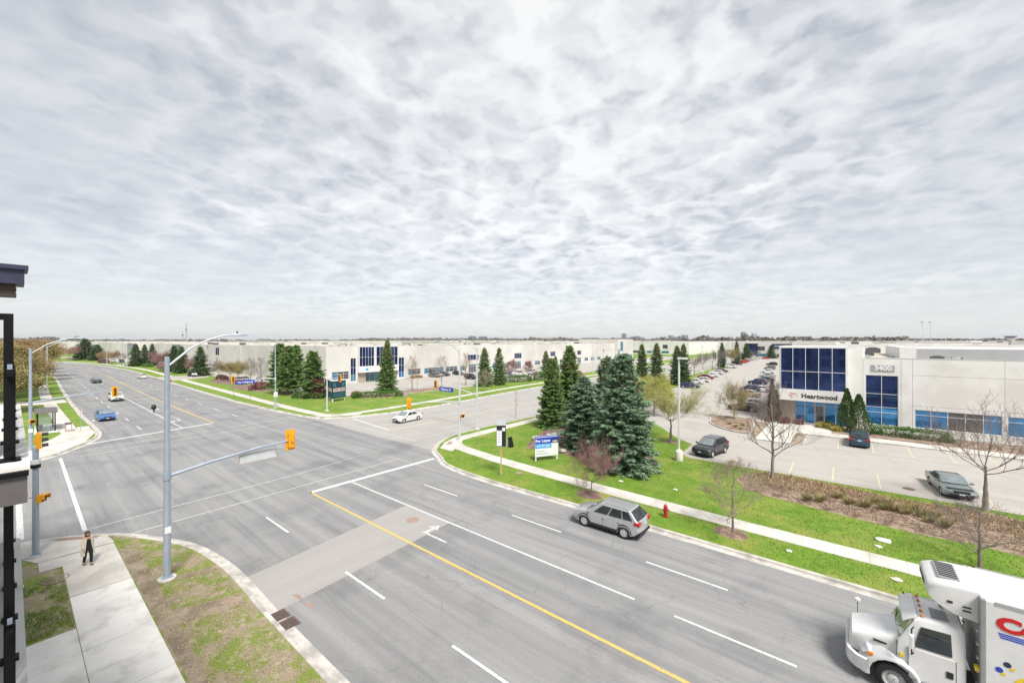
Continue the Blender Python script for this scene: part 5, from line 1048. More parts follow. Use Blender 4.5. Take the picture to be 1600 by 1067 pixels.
# ================================================================ VEHICLES  (local x forward, y left, z up)
CARS = {
 'sedan': dict(L=4.65, W=1.82, wb=2.70, wr=.33, sill=.21, top=[(2.22, .30), (2.30, .40), (2.32, .54), (2.26, .68), (2.02, .79), (1.12, .94), (.0, .97), (-1.55, 1.0), (-2.12, 1.01), (-2.27, .93), (-2.33, .66), (-2.30, .42), (-2.2, .30)], F=(1.2, .93), RF=(.32, 1.44), RR=(-.85, 1.43), B=(-1.85, 1.0), panes=[(.13, .47), (.50, .84)]),
 'suv': dict(L=4.62, W=1.86, wb=2.70, wr=.375, sill=.30, top=[(2.14, .36), (2.27, .48), (2.31, .64), (2.25, .85), (2.06, .98), (1.65, 1.05), (1.05, 1.10), (0, 1.12), (-1.3, 1.17), (-1.95, 1.20), (-2.2, 1.15), (-2.30, .95), (-2.32, .58), (-2.2, .42)], F=(1.26, 1.06), RF=(.26, 1.71), RR=(-1.64, 1.68), B=(-2.22, 1.15), panes=[(.14, .42), (.445, .71), (.735, .92)]),
 'hatch': dict(L=4.2, W=1.78, wb=2.6, wr=.33, sill=.23, top=[(2.0, .30), (2.08, .42), (2.1, .58), (2.03, .76), (1.8, .86), (1.15, .98), (0, 1.0), (-1.7, 1.04), (-1.98, 1.02), (-2.1, .8), (-2.1, .45), (-2.0, .33)], F=(1.25, .96), RF=(.42, 1.50), RR=(-1.45, 1.47), B=(-2.02, 1.02), panes=[(.14, .45), (.48, .76), (.78, .93)]),
 'wagon': dict(L=4.75, W=1.84, wb=2.75, wr=.34, sill=.24, top=[(2.25, .32), (2.35, .44), (2.37, .58), (2.30, .74), (2.05, .84), (1.12, .98), (0, 1.0), (-1.9, 1.04), (-2.25, 1.02), (-2.36, .84), (-2.37, .50), (-2.25, .36)], F=(1.2, .96), RF=(.34, 1.50), RR=(-1.55, 1.49), B=(-2.2, 1.02), panes=[(.13, .42), (.445, .71), (.735, .93)]),
 'coupe': dict(L=4.85, W=1.82, wb=2.75, wr=.33, sill=.21, top=[(2.32, .32), (2.40, .42), (2.42, .56), (2.36, .68), (2.05, .75), (1.0, .88), (.0, .92), (-1.5, .95), (-2.2, .94), (-2.40, .86), (-2.43, .60), (-2.40, .42), (-2.3, .32)], F=(1.05, .87), RF=(.2, 1.33), RR=(-.85, 1.32), B=(-1.75, .93), panes=[(.13, .48), (.51, .84)]),
 'pickup': dict(L=5.6, W=2.0, wb=3.5, wr=.40, sill=.38, top=[(2.62, .42), (2.75, .55), (2.78, .75), (2.74, 1.02), (2.5, 1.14), (1.5, 1.2), (.3, 1.22), (-.9, 1.24), (-2.7, 1.24), (-2.78, 1.1), (-2.8, .6), (-2.7, .45)], F=(1.6, 1.17), RF=(.85, 1.88), RR=(-.75, 1.87), B=(-1.0, 1.2), panes=[(.13, .48), (.52, .92)]),
}
CM = {}
def wheel_meshes(wr, wd=.21):
    t = MB().lathe([(wr*.62, -wd/2), (wr*.9, -wd/2), (wr*.985, -wd*.36), (wr, -wd*.15), (wr, wd*.15), (wr*.985, wd*.36), (wr*.9, wd/2), (wr*.62, wd/2), (wr*.62, -wd/2)], 22, axis='y', cap=False)
    r = MB().lathe([(wr*.64, wd*.30), (wr*.66, wd*.47), (wr*.58, wd*.42), (wr*.56, wd*.16), (.03, wd*.16)], 20, axis='y', cap=False)
    for k in range(5):
        a = k*2*math.pi/5; c, s_ = math.cos(a), math.sin(a); w2 = wr*.105; pts = []
        for (rr, ww, yy) in ((wr*.10, w2*1.2, wd*.40), (wr*.60, w2*1.5, wd*.38)):
            for sg in (-1, 1):
                for y in (yy, yy-.05): pts.append((rr*c-sg*ww*s_, y, rr*s_+sg*ww*c))
        r.add(pts, [(0, 2, 6, 4), (1, 5, 7, 3), (0, 4, 5, 1), (2, 3, 7, 6), (0, 1, 3, 2), (4, 6, 7, 5)])
    r.lathe([(wr*.14, wd*.28), (wr*.14, wd*.43), (wr*.05, wd*.44)], 10, axis='y')
    return t.mesh('wheel', 50), r.mesh('rim', 40)
def car_meshes(kind):
    if kind in CM: return CM[kind]
    K = CARS[kind]; W, wb, wr, L = K['W'], K['wb'], K['wr'], K['L']; ra = wr+.055
    prof = list(K['top'])                              # front bottom over the top to rear bottom
    def arch(cx): 
        a0 = math.asin(max(-1, min(1, (K['sill']-wr)/ra))); n = 9
        return [(cx-ra*math.cos(a0+(math.pi-2*a0)*i/n), wr+ra*math.sin(a0+(math.pi-2*a0)*i/n)) for i in range(n+1)]
    prof += [(-L/2+.30, K['sill']+.02)]+arch(-wb/2)+arch(wb/2)+[(L/2-.28, K['sill']+.02)]
    n = len(prof); qs = [-1, -.985, -.93, -.8, -.5, 0, .5, .8, .93, .985, 1]; vs = []
    for q in qs:
        aq = abs(q); ins = 0 if aq < .95 else (.012 if aq < .99 else .055)
        for (x, z) in prof:
            up = max(0, min(1, (z-.55)/.35)); tp = max(0, aq-.35)**2/.42; xx = x*(1-.055*tp*max(0, min(1, (abs(x)-wb/2-.2)/.5)))-math.copysign(ins, x)*(1 if abs(x) > L/2-.35 else 0)
            zz = z-(.055*aq**3+ins)*up; yy = q*W/2*(1-.06*aq*((z-.62)/.5)**2)
            vs.append((xx, yy, zz))
    fs = [(j*n+i, j*n+(i+1) % n, (j+1)*n+(i+1) % n, (j+1)*n+i) for j in range(len(qs)-1) for i in range(n)]+[tuple(range(n)), tuple(range((len(qs)-1)*n, len(qs)*n))[::-1]]
    d = {'body': MB().add(vs, fs).mesh('body', 32)}
    F, RF, RR, B = K['F'], K['RF'], K['RR'], K['B']; yb, yr = W/2*.925, W/2*.74; zd = .07
    bot = lambda p, s: Vector((p[0], s*yb, p[1])); top = lambda p, s: Vector((p[0], s*yr, p[1]))
    cb = MB(); f0, b0, rf, rr_ = [Vector(v) for v in ((F[0]+.08, yb+.005, F[1]-zd), (B[0]-.05, yb+.005, B[1]-zd), (RF[0], yr, RF[1]), (RR[0], yr, RR[1]))]
    m = lambda v: Vector((v.x, -v.y, v.z)); mid = lambda v, dz: Vector((v.x+.02*(1 if v.x > 0 else -1), 0, v.z+dz))
    cv = [f0, m(f0), b0, m(b0), rf, m(rf), rr_, m(rr_), mid(rf, .025), mid(rr_, .02), Vector((f0.x+.06, 0, f0.z)), Vector((b0.x-.04, 0, b0.z))]
    cb.add(cv, [(0, 10, 8, 4), (10, 1, 5, 8), (11, 2, 6, 9), (3, 11, 9, 7), (0, 4, 6, 2), (1, 3, 7, 5), (4, 8, 9, 6), (8, 5, 7, 9)])
    d['roof'] = cb.mesh('roof', 50, .055, 3)
    def pane(c4, u0, u1, v0, v1, off):
        a, b, c, e = c4; P = lambda u, v: (a.lerp(b, u)).lerp(e.lerp(c, u), v); nrm = (b-a).cross(e-a).normalized()
        q = [P(u0, v0), P(u1, v0), P(u1, v1), P(u0, v1)]; return [p+nrm*off for p in q]
    wind = []
    fb, fm = bot(F, 1)+Vector((.06, 0, -.0)), bot(F, -1)+Vector((.06, 0, 0))
    for s, (c4) in ((1, [Vector((F[0]+.13, 0, F[1]-.02)), fb, top(RF, 1), Vector((RF[0]+.02, 0, RF[1]+.02))]), (-1, [fm, Vector((F[0]+.13, 0, F[1]-.02)), Vector((RF[0]+.02, 0, RF[1]+.02)), top(RF, -1)])):
        wind.append(c4)
    def shell(quads, name, th=.012):
        mb = MB()
        for q in quads:
            nn = (q[1]-q[0]).cross(q[3]-q[0]).normalized(); mb.add([*q, *[p-nn*th for p in q]], [(0, 1, 2, 3), (7, 6, 5, 4), (0, 4, 5, 1), (1, 5, 6, 2), (2, 6, 7, 3), (3, 7, 4, 0)])
        return mb.mesh(name, 50)
    a, b = wind
    d['windshield'] = shell([pane(a, 0, .92, .12, .93, .022), pane(b, .08, 1, .12, .93, .022)], 'windshield')
    rb = [Vector((B[0]-.09, 0, B[1]-.03)), Vector((RR[0]-.02, 0, RR[1]+.015))]
    d['rear_window'] = shell([pane([bot(B, 1)+Vector((-.05, 0, 0)), rb[0], rb[1], top(RR, 1)], .10, 1, .16, .92, .02), pane([rb[0], bot(B, -1)+Vector((-.05, 0, 0)), top(RR, -1), rb[1]], 0, .90, .16, .92, .02)], 'rear_window')
    sw = []
    for (s0, s1) in K['panes']:
        for s in (1, -1):
            c4 = [bot(B, s), bot(F, s), top(RF, s), top(RR, s)] if s == 1 else [bot(F, s), bot(B, s), top(RR, s), top(RF, s)]
            u0, u1 = (1-s1, 1-s0) if s == 1 else (s0, s1); q = pane(c4, u0, u1, .10, .86, .018)
            if s == 1: q = q[::1]
            nn = (q[1]-q[0]).cross(q[3]-q[0]); 
            if nn.y*s < 0: q = [p+Vector((0, s*.036, 0)) for p in q][::-1]
            sw.append(shell([q], 'side_window'))
    d['side_window'] = sw
    zl = K['top'][3][1]-.06; zr = K['top'][-4][1]-.06
    hl = []; tl = []; mi = []; hd = []
    for s in (1, -1):
        hl.append(MB().add([(L/2-.05, s*W*.26, zl-.07), (L/2-.22, s*W*.475, zl-.03), (L/2-.42, s*W*.488, zl+.06), (L/2-.16, s*W*.27, zl+.07), (L/2-.3, s*W*.26, zl-.07), (L/2-.5, s*W*.44, zl-.03), (L/2-.6, s*W*.44, zl+.06), (L/2-.4, s*W*.27, zl+.07)], [(0, 1, 2, 3), (4, 7, 6, 5), (0, 4, 5, 1), (1, 5, 6, 2), (2, 6, 7, 3), (3, 7, 4, 0)]).mesh('headlight', None, .02, 2))
        tl.append(MB().box(-L/2-.015, -L/2+.34, *sorted((s*W*.29, s*W*.486)), zr-.11, zr+.07).mesh('taillight', 50, .03, 2))
        mi.append(MB().box(F[0]-.38, F[0]-.22, *sorted((s*(W/2-.05), s*(W/2+.17))), F[1]+.02, F[1]+.17).mesh('mirror', 50, .04, 2))
    d['headlight'], d['taillight'], d['mirror'] = hl, tl, mi
    for xh in (-.05, -1.05):
        for s in (1, -1): hd.append(MB().box(xh-.1, xh+.1, *sorted((s*(W/2-.06), s*(W/2+.012))), K['F'][1]-.16, K['F'][1]-.125).mesh('door_handle', None, .008, 1))
    d['door_handle'] = hd
    zf = K['top'][2][1]; d['grille'] = MB().box(L/2-.2, L/2+.004, -W*.24, W*.24, zf-.02, zf+.15).mesh('grille', None, .02, 1)
    d['front_intake'] = MB().box(L/2-.25, L/2-.012, -W*.36, W*.36, zf-.24, zf-.07).mesh('front_intake', None, .02, 1)
    d['rear_bumper'] = MB().box(-L/2-.018, -L/2+.4, -W*.42, W*.42, K['sill']+.06, K['sill']+.22).mesh('rear_bumper', 50, .03, 2)
    d['plate_front'] = MB().box(L/2-.02, L/2+.015, -.16, .16, zf-.13, zf-.03).mesh('licence_plate'); d['plate_rear'] = MB().box(-L/2-.03, -L/2, -.16, .16, zr-.18, zr-.07).mesh('licence_plate')
    d['underbody'] = MB().box(-L/2+.35, L/2-.35, -W/2+.22, W/2-.22, .2, .78).mesh('underbody')
    seams = MB()
    for s in (1, -1):
        for xs in (F[0]-.15, .05 if kind != 'pickup' else .25, -1.02):
            z0_, z1_ = K['sill']+.14, F[1]-.10; pr_ = []
            for i in range(9):
                z_ = z0_+(z1_-z0_)*i/8; y_ = W/2*(1-.06*((z_-.62)/.5)**2)-.001+.003; pr_ += [(xs-.007, s*y_, z_), (xs+.007, s*y_, z_)]
            seams.add(pr_, [(2*i, 2*i+1, 2*i+3, 2*i+2) for i in range(8)])
    d['door_seam'] = seams.mesh('door_seam')
    if kind in ('suv',):
        d['cladding'] = []
        for s in (1, -1):
            cl = MB(); cl.box(-wb/2+ra+.02, wb/2-ra-.02, *sorted((s*(W/2-.06), s*(W/2+.006))), K['sill']-.02, K['sill']+.15)
            for cx in (-wb/2, wb/2):
                pts = [(cx+(ra+.03)*math.cos(t_), s*(W/2-.035), wr+(ra+.03)*math.sin(t_)) for t_ in [math.pi*i/12 for i in range(13)]]; cl.tube(pts, .04, 6)
            d['cladding'].append(cl.mesh('cladding', 50))
        rl = MB()
        for s in (1, -1): rl.tube([(RF[0]-.1, s*(yr-.05), RF[1]-.02), (RF[0]-.25, s*(yr-.05), RF[1]+.05), (RR[0]+.25, s*(yr-.05), RR[1]+.06), (RR[0]+.08, s*(yr-.05), RR[1])], .018, 6)
        d['roof_rail'] = rl.mesh('roof_rail', 60)
    d['wheel'] = wheel_meshes(wr); CM[kind] = d; return d
def car(kind, pnt, x, y, head, label, group=None, z=KB, glass='car_glass', name=None, full=True, s=1.0):
    d = car_meshes(kind); K = CARS[kind]; root = empty(name or ('pickup_truck' if kind == 'pickup' else 'car'), (x, y, z), head); root.scale = (s, s, s); tag(root, label, 'pickup' if kind == 'pickup' else 'car', group); p = 'paint_'+pnt
    body = link('body', d['body'], p, root); link('roof', d['roof'], p, root)
    link('windshield', d['windshield'], glass if not full else 'car_glass_sheen', root); link('rear_window', d['rear_window'], glass, root)
    for me in d['side_window']: link('side_window', me, glass, root)
    for me in d['headlight']: link('headlight', me, 'headlamp', root)
    for me in d['taillight']: link('taillight', me, 'tail', root)
    for me in d['mirror']: link('mirror', me, p, root)
    for me in d['door_handle']: link('door_handle', me, p, body)
    link('grille', d['grille'], 'trim', root); link('front_intake', d['front_intake'], 'trim', body); link('rear_bumper', d['rear_bumper'], 'trim' if kind == 'suv' else p, root)
    link('licence_plate', d['plate_front'], 'plate', root); link('licence_plate', d['plate_rear'], 'plate', root); link('underbody', d['underbody'], 'trim', root); link('door_seam', d['door_seam'], 'trim', body)
    if 'cladding' in d:
        for me in d['cladding']: link('cladding', me, 'trim', root)
        link('roof_rail', d['roof_rail'], 'grey_rail', root)
    t, r = d['wheel']
    for cx in (K['wb']/2, -K['wb']/2):
        for sy in (1, -1):
            wo_ = link('wheel', t, 'tyre', root, (cx, sy*(K['W']/2-.125), K['wr'])); wo_.rotation_euler = (0, .3*cx, 0 if sy > 0 else math.pi); link('rim', r, 'rim', wo_)
    return root
PI = math.pi
# moving and near cars
car('suv', 'silver', -11.75, 24.32, PI, 'silver suv driving in the kerb lane by the red hydrant', z=.005)
car('sedan', 'white', -50.6, 37.4, -PI/2+.08, 'white sedan waiting at the cross street stop line', z=.005)
car('sedan', 'skyblue', -87.0, 9.1, 0.03, 'bright blue sedan approaching in the kerb lane of the left road', z=.005)
car('suv', 'white', -112.5, 13.3, 0.02, 'white suv behind the hanging signal on the left road', z=.005)
car('sedan', 'charcoal', -164, 15.4, 0.03, 'dark sedan farther back on the left road', z=.005)
car('sedan', 'white', -172, 26.4, PI+.02, 'white sedan driving away on the far side of the left road', z=.005)
# around the numbered building
car('suv', 'charcoal', -11.0, 46.4, -PI/2-.22, 'dark suv parked nose out by the white lot lamp', name='car')
car('wagon', 'teal', 1.15, 61.35, PI/2, 'dark teal wagon parked tail out below the cedars')
car('coupe', 'sage', 6.35, 46.75, -PI/2+.12, 'sage green old saloon parked beside the mulch bed')
row = [(1078, 606, 'wagon', 'navy', 'nearest car of the left row, dark navy wagon'), (1086, 599.5, 'sedan', 'white', 'white car second in the left row'), (1097, 597, 'hatch', 'white', 'white car third in the left row'), (1103, 592, 'sedan', 'maroon', 'red car fourth in the left row'), (1112, 589, 'sedan', 'white', 'white car right of the red one in the left row'), (1119, 585, 'suv', 'white', 'white suv sixth in the left row'), (1127, 581.5, 'wagon', 'charcoal', 'dark wagon at the end of the left row'),
       (1142, 575, 'suv', 'white', 'white car on its own past the left row'), (1152, 570, 'suv', 'black', 'black suv past the lone white car'), (1160, 567.5, 'sedan', 'red', 'nearer of two red cars far up the left side'), (1165, 565.5, 'sedan', 'red', 'farther of two red cars far up the left side'), (1171, 563, 'wagon', 'silver', 'silver car beyond the two red ones')]
for px, py, kd, pt, lb in row:
    x, y = G(px, py); car(kd, pt, x, y, .08 if pt != 'white' else PI+.08, lb, 'cars parked in the left row', full=False)
row = [(1162, 641, 'wagon', 'black', 'black car nearest the planter island, behind its tree'), (1176, 636, 'sedan', 'grey', 'dark grey car just behind the planter island'), (1169, 619.5, 'sedan', 'gold', 'pale gold sedan in the right row'), (1172, 611, 'hatch', 'navy', 'navy hatchback behind the gold sedan'), (1190, 612, 'sedan', 'white', 'white sedan right of the navy hatchback'), (1184, 601, 'suv', 'navy', 'tall dark blue suv in the right row'), (1196, 596, 'sedan', 'charcoal', 'dark sedan behind the tall blue suv'), (1199, 590, 'sedan', 'silver', 'silver sedan near the tower corner in the right row'), (1200, 583, 'sedan', 'white', 'white car half behind the glass tower'), (1203, 577, 'hatch', 'sage', 'grey-green car farther up by the glass tower'), (1206, 571, 'suv', 'black', 'black suv farthest up by the glass tower'), (1196, 561, 'sedan', 'red', 'bright red car at the far end of the lane'), (1183, 561, 'sedan', 'white', 'white car left of the bright red one far away')]
for px, py, kd, pt, lb in row:
    x, y = G(px, py); car(kd, pt, x, y, PI-.05, lb, 'cars parked in the right row', full=False)
# before the long building and along the left road
for px, py, kd, pt, hd, lb in ((735, 592, 'suv', 'black', -.1, 'black suv parked behind the corner signal poles'), (684, 588, 'sedan', 'silver', 0, 'silver car parked by the ribbon windows'), (694, 587, 'sedan', 'navy', 0, 'navy car parked right of the silver one'), (812, 587, 'pickup', 'white', .5, 'white pickup parked beyond the two spruces'), (801, 586, 'sedan', 'blue', PI, 'blue car beside the white pickup'), (831, 585, 'pickup', 'white', PI, 'second white pickup right of the first'), (928, 563, 'suv', 'charcoal', .2, 'dark suv far along the long building'), (950, 562, 'suv', 'black', .2, 'black suv at the far end of the long building'), (1003, 571, 'sedan', 'navy', .2, 'dark car beyond the spruce group'),
                                (371, 597, 'wagon', 'blue', PI, 'blue wagon parked behind the blue banner sign'), (382, 596, 'sedan', 'blue', PI, 'blue sedan right behind the banner sign'), (405, 598.5, 'suv', 'silver', -.4, 'silver suv parked left of the ragged pines'), (414, 600, 'sedan', 'white', PI, 'white car half hidden by the ragged pines'), (178, 565.5, 'sedan', 'white', 0, 'white car in the far left lot'), (190, 566, 'suv', 'navy', 0, 'navy car in the far left lot'), (159, 563.5, 'sedan', 'silver', 0, 'silver car under the far left spruces'), (300, 588, 'suv', 'white', 0, 'white suv in the lot behind the left road spruces')):
    x, y = G(px, py); car(kd, pt, x, y, hd, lb, 'cars parked before the cream buildings', full=False)

for k, (x, y, kd, pt, lb) in enumerate(((-186, 47.5, 'suv', 'grey', 'grey suv in the lot right of the left road spruces'), (-205, 47.8, 'sedan', 'white', 'white car in the lot between the left road spruces'), (-214, 47.6, 'sedan', 'navy', 'navy car beside the white one between the spruces'), (-232, 47.5, 'suv', 'white', 'white suv behind the slender left road spruces'), (-246, 47, 'sedan', 'red', 'red car behind the far light pole spruces'), (-262, 46, 'sedan', 'silver', 'silver car left of the red one in the left lot'), (-288, 45, 'suv', 'black', 'black suv at the far end of the left lot'), (-102.8, 86.5, 'sedan', 'grey', 'grey car parked against the first ribbon window'), (-102.8, 97, 'sedan', 'black', 'black car parked by the third ribbon window'), (-102.8, 121, 'suv', 'silver', 'silver suv parked beyond the two roadside spruces'))):
    car(kd, pt, x, y, PI/2 if x < -150 else 0, lb, 'cars parked before the cream buildings', full=False)
# ---------------------------------------------------------------- the refrigerated box truck
tk = empty('box_truck', (1.25, 20.05, 0.005), PI); tag(tk, 'white refrigerated box truck driving in at the lower right corner', 'truck')
def loft(mb, secs):                      # rings with equal point counts
    n = len(secs[0]); vs = [p for s in secs for p in s]; fs = [(j*n+i, j*n+(i+1) % n, (j+1)*n+(i+1) % n, (j+1)*n+i) for j in range(len(secs)-1) for i in range(n)]
    fs += [tuple(range(n))[::-1], tuple(range((len(secs)-1)*n, len(secs)*n))]; return mb.add(vs, fs)
def rsec(x, wd, z0, z1, r=.16, taper=1.0):
    pts = []
    for (cy, cz, a0) in ((wd/2*taper-r, z1-r, 0), (-wd/2*taper+r, z1-r, 90)):
        for k in range(5): a = R(a0+k*22.5); pts.append((x, cy+r*math.cos(a), cz+r*math.sin(a)))
    pts += [(x, -wd/2, z0+.02), (x, -wd/2+.03, z0), (x, wd/2-.03, z0), (x, wd/2, z0+.02)]; return pts
hood = loft(MB(), [rsec(1.16, 1.25, .95, 1.34, .18), rsec(1.08, 1.40, .85, 1.48, .2), rsec(.7, 1.5, .8, 1.60, .2), rsec(.2, 1.62, .8, 1.73, .18), rsec(-.16, 1.78, .8, 1.84, .16)]).build('hood', 'truck_white', tk, smooth=40)
MB().box(1.10, 1.185, -.48, .48, .85, 1.30).build('grille', 'chrome', tk, bevel=.03)
g_ = MB()
for k in range(7): g_.box(1.186, 1.192, -.44, .44, .9+k*.065, .93+k*.065)
g_.build('grille_slats', 'trim', hood)
MB().box(.0, .5, -.82, -.755, 1.44, 1.50).build('hood_vent', 'trim', hood); MB().box(.0, .5, .755, .82, 1.44, 1.50).build('hood_vent', 'trim', hood)
for s in (1, -1):
    secs = []
    for k in range(11):
        a = R(-12+k*20.4); cx_, cz_ = .62*math.cos(a), .52+.62*math.sin(a); co_, si_ = math.cos(a), math.sin(a)
        i_, o_ = .70, 1.15-.04*math.cos(2*a); th = .11+.12*max(0, math.cos(a))
        secs.append([(cx_, s*i_, cz_), (cx_, s*o_, cz_), (cx_+th*.5*co_, s*(o_+.0), cz_+th*.5*si_), (cx_+th*co_, s*(o_-.09), cz_+th*si_), (cx_+(th+.12)*co_, s*i_, cz_+(th+.12)*si_)])
    loft(MB(), secs).build('fender', 'truck_white', tk, smooth=50)
    MB().add([(.93, s*.62, 1.02), (.80, s*1.02, 1.0), (.62, s*1.09, 1.16), (.72, s*.66, 1.30), (.7, s*.60, 1.0), (.6, s*.95, 1.0), (.5, s*.98, 1.12), (.52, s*.64, 1.26)], [(0, 1, 2, 3), (4, 7, 6, 5), (0, 4, 5, 1), (1, 5, 6, 2), (2, 6, 7, 3), (3, 7, 4, 0)]).build('headlight', 'headlamp', tk, bevel=.03)
    MB().cbox(.60, s*1.085, 1.08, .16, .05, .12).build('turn_lamp', 'orange_lamp', tk, bevel=.02)
bp_ = [(1.26, 0), (1.26, .55), (1.18, .85), (.98, 1.10), (.70, 1.20)]
bp_ = [(x, -y) for x, y in bp_[::-1]]+bp_[1:]; mb = MB(); sweep(mb, bp_, [(0, .45), (.0, .88), (.10, .9), (.12, .45), (0, .45)]); mb.build('bumper', 'truck_white', tk, smooth=40)
# cab
def csec(x, wb_, wt_, z0, z1, zb=1.85, r=.14):
    return [(x, -wb_/2, z0), (x, -wb_/2, zb), (x, -wt_/2, z1-r), (x, -wt_/2+r*.3, z1-r*.3), (x, -wt_/2+r, z1), (x, 0, z1+.03), (x, wt_/2-r, z1), (x, wt_/2-r*.3, z1-r*.3), (x, wt_/2, z1-r), (x, wb_/2, zb), (x, wb_/2, z0)]
cabp = MB(); s0 = csec(-.10, 2.02, 1.96, .78, 1.9, 1.64); s1 = csec(-.52, 2.10, 1.84, .62, 2.64, 1.8); s2 = csec(-.68, 2.10, 1.84, .62, 2.71, 1.8); s3 = csec(-1.62, 2.10, 1.88, .62, 2.78, 1.8); s4 = csec(-1.68, 2.04, 1.82, .66, 2.72, 1.8)
for i in (2, 3, 4, 5, 6, 7, 8): s0[i] = (s0[i][0]-.02, s0[i][1], min(s0[i][2], 1.86+.03*(i == 5)))
cab = loft(cabp, [s0, s1, s2, s3, s4]).build('cab', 'truck_white', tk, smooth=35)
def quadpane(name, q, m, parent, th=.03):
    q = [Vector(p) for p in q]; nn = (q[1]-q[0]).cross(q[3]-q[0]).normalized(); return MB().add([*[p+nn*.02 for p in q], *[p-nn*th for p in q]], [(0, 1, 2, 3), (7, 6, 5, 4), (0, 4, 5, 1), (1, 5, 6, 2), (2, 6, 7, 3), (3, 7, 4, 0)]).build(name, m, parent, bevel=.012)
quadpane('windshield', [(-.13, -.02, 1.93), (-.15, -.93, 1.88), (-.50, -.83, 2.54), (-.49, -.02, 2.61)][::-1], 'car_glass_sheen', tk); quadpane('windshield', [(-.13, .02, 1.93), (-.15, .93, 1.88), (-.50, .83, 2.54), (-.49, .02, 2.61)], 'car_glass_sheen', tk)
mb = MB(); loft(mb, [[(-.26, y*.92, 2.58-.05*abs(y)), (-.23, y*.92, 2.54-.05*abs(y)), (-.56, y*.84, 2.74-.03*abs(y)), (-.60, y*.84, 2.77-.03*abs(y))] for y in (-1, -.5, 0, .5, 1)]); mb.build('sun_visor', 'truck_white', tk, smooth=50)
for k in range(5): MB().lathe([(.045, 0), (.045, .05), (.02, .07)], 8, (-.72, -.7+.35*k, 2.73)).build('marker_lamp', 'orange_lamp', tk)
for s in (1, -1):
    door = quadpane('door', [(-.36, s*1.055, .74), (-.36, s*1.055, 1.78), (-1.46, s*1.055, 1.78), (-1.46, s*1.055, .74)][::s], 'truck_white', tk, .02)
    sw_ = quadpane('door_window', [(-.50, s*1.042, 1.84), (-1.38, s*1.045, 1.88), (-1.36, s*.955, 2.54), (-.68, s*.950, 2.50)][::-s], 'car_glass', tk)
    MB().cbox(-1.32, s*1.085, 1.30, .16, .03, .2).build('door_handle', 'trim', door, bevel=.02)
    mb = MB(); mb.tube([(-.50, s*1.0, 2.45), (-.42, s*1.30, 2.5), (-.42, s*1.34, 1.7), (-.5, s*1.04, 1.62)], .02, 6); mb.build('mirror_arm', 'trim', tk); mi_ = MB().cbox(-.42, s*1.36, 2.14, .12, .22, .44).build('mirror', 'truck_white', tk, bevel=.05); MB().cbox(-.485, s*1.36, 2.14, .012, .18, .38).build('mirror_glass', 'chrome', mi_)
    MB().box(-1.6, -.75, *sorted((s*.85, s*1.12)), .30, .55).build('step', 'alu', tk, bevel=.02)
    tnk = MB().lathe([(.02, 0), (.29, .02), (.31, .06), (.31, 1.0), (.29, 1.04), (.02, 1.06)], 18, (-1.9, 0, 0), 'x'); o = tnk.build('fuel_tank', 'alu', tk, smooth=50, loc=(0, s*.86, .62)) ; o.location.x = .15
    MB().cbox(-.2, s*1.035, 1.40, .09, .03, .14).build('badge', 'ink_yellow', cab)
MB().box(-1.35, -.95, .0, .6, 2.74, 2.80).build('roof_hatch', 'truck_grey', cab); MB().tube([(-1.3, -.4, 2.76), (-1.3, -.4, 2.9)], .06, 8).build('air_horn', 'trim', cab)
MB().tube([(.9, -1.0, 1.2), (.9, -1.0, 1.8)], .012, 6).build('fender_mirror_arm', 'trim', tk); MB().lathe([(.02, 1.75), (.10, 1.78), (.1, 1.84), (.03, 1.9)], 10, (.9, -1.0, .02)).build('fender_mirror', 'white_metal', tk)
for s in (1, -1):
    sm = MB()
    for a_, b_ in (((-.36, .74), (-.36, 1.80)), ((-1.46, .74), (-1.46, 1.80)), ((-.36, .74), (-1.46, .74))): sm.tube([(a_[0], s*1.077, a_[1]), (b_[0], s*1.077, b_[1])], .007, 4)
    sm.build('door_seam', 'trim', cab); MB().tube([(-.10, s*.905, 1.0), (-.10, s*.915, 1.78)], .012, 4).build('hood_seam', 'trim', hood)
    MB().tube([(-.12, s*.1, 1.90), (-.2, s*.55, 2.12)], .012, 4).build('wiper', 'trim', cab)
    for k in range(6): MB().box(-3.25-1.22*k, -3.235-1.22*k, *sorted((s*1.235, s*1.2425)), 1.1, 4.0).build('panel_joint', 'truck_grey', tk)
# chassis and wheels
MB().box(-9.4, .9, -.45, .45, .55, .85).build('chassis', 'trim', tk)
def big_wheel(x, s, dual=False):
    wr, wd = .5, .28; t = MB().lathe([(wr*.55, -wd/2), (wr*.88, -wd/2), (wr*.98, -wd*.38), (wr, -wd*.2), (wr, wd*.2), (wr*.98, wd*.38), (wr*.88, wd/2), (wr*.55, wd/2), (wr*.55, -wd/2)], 32, axis='y', cap=False)
    o = t.build('wheel', 'tyre', tk, smooth=50, loc=(x, s*.98, wr), rz=0 if s > 0 else PI)
    r_ = MB().lathe([(wr*.57, wd*.38), (wr*.60, wd*.52), (wr*.54, wd*.46), (wr*.48, wd*.10), (wr*.30, wd*.02), (wr*.28, wd*.34), (wr*.16, wd*.42), (.02, wd*.44)], 28, axis='y', cap=False)
    r_.build('rim', 'rim_steel', o, smooth=40); hb_ = MB()
    for k in range(10): a = k*PI/5; hb_.lathe([(.02, wd*.05), (.02, wd*.16), (.008, wd*.18)], 6, (wr*.38*math.cos(a), 0, wr*.38*math.sin(a)), 'y')
    hb_.build('lug_nuts', 'chrome', o)
for s in (1, -1): big_wheel(0, s); big_wheel(-6.6, s)
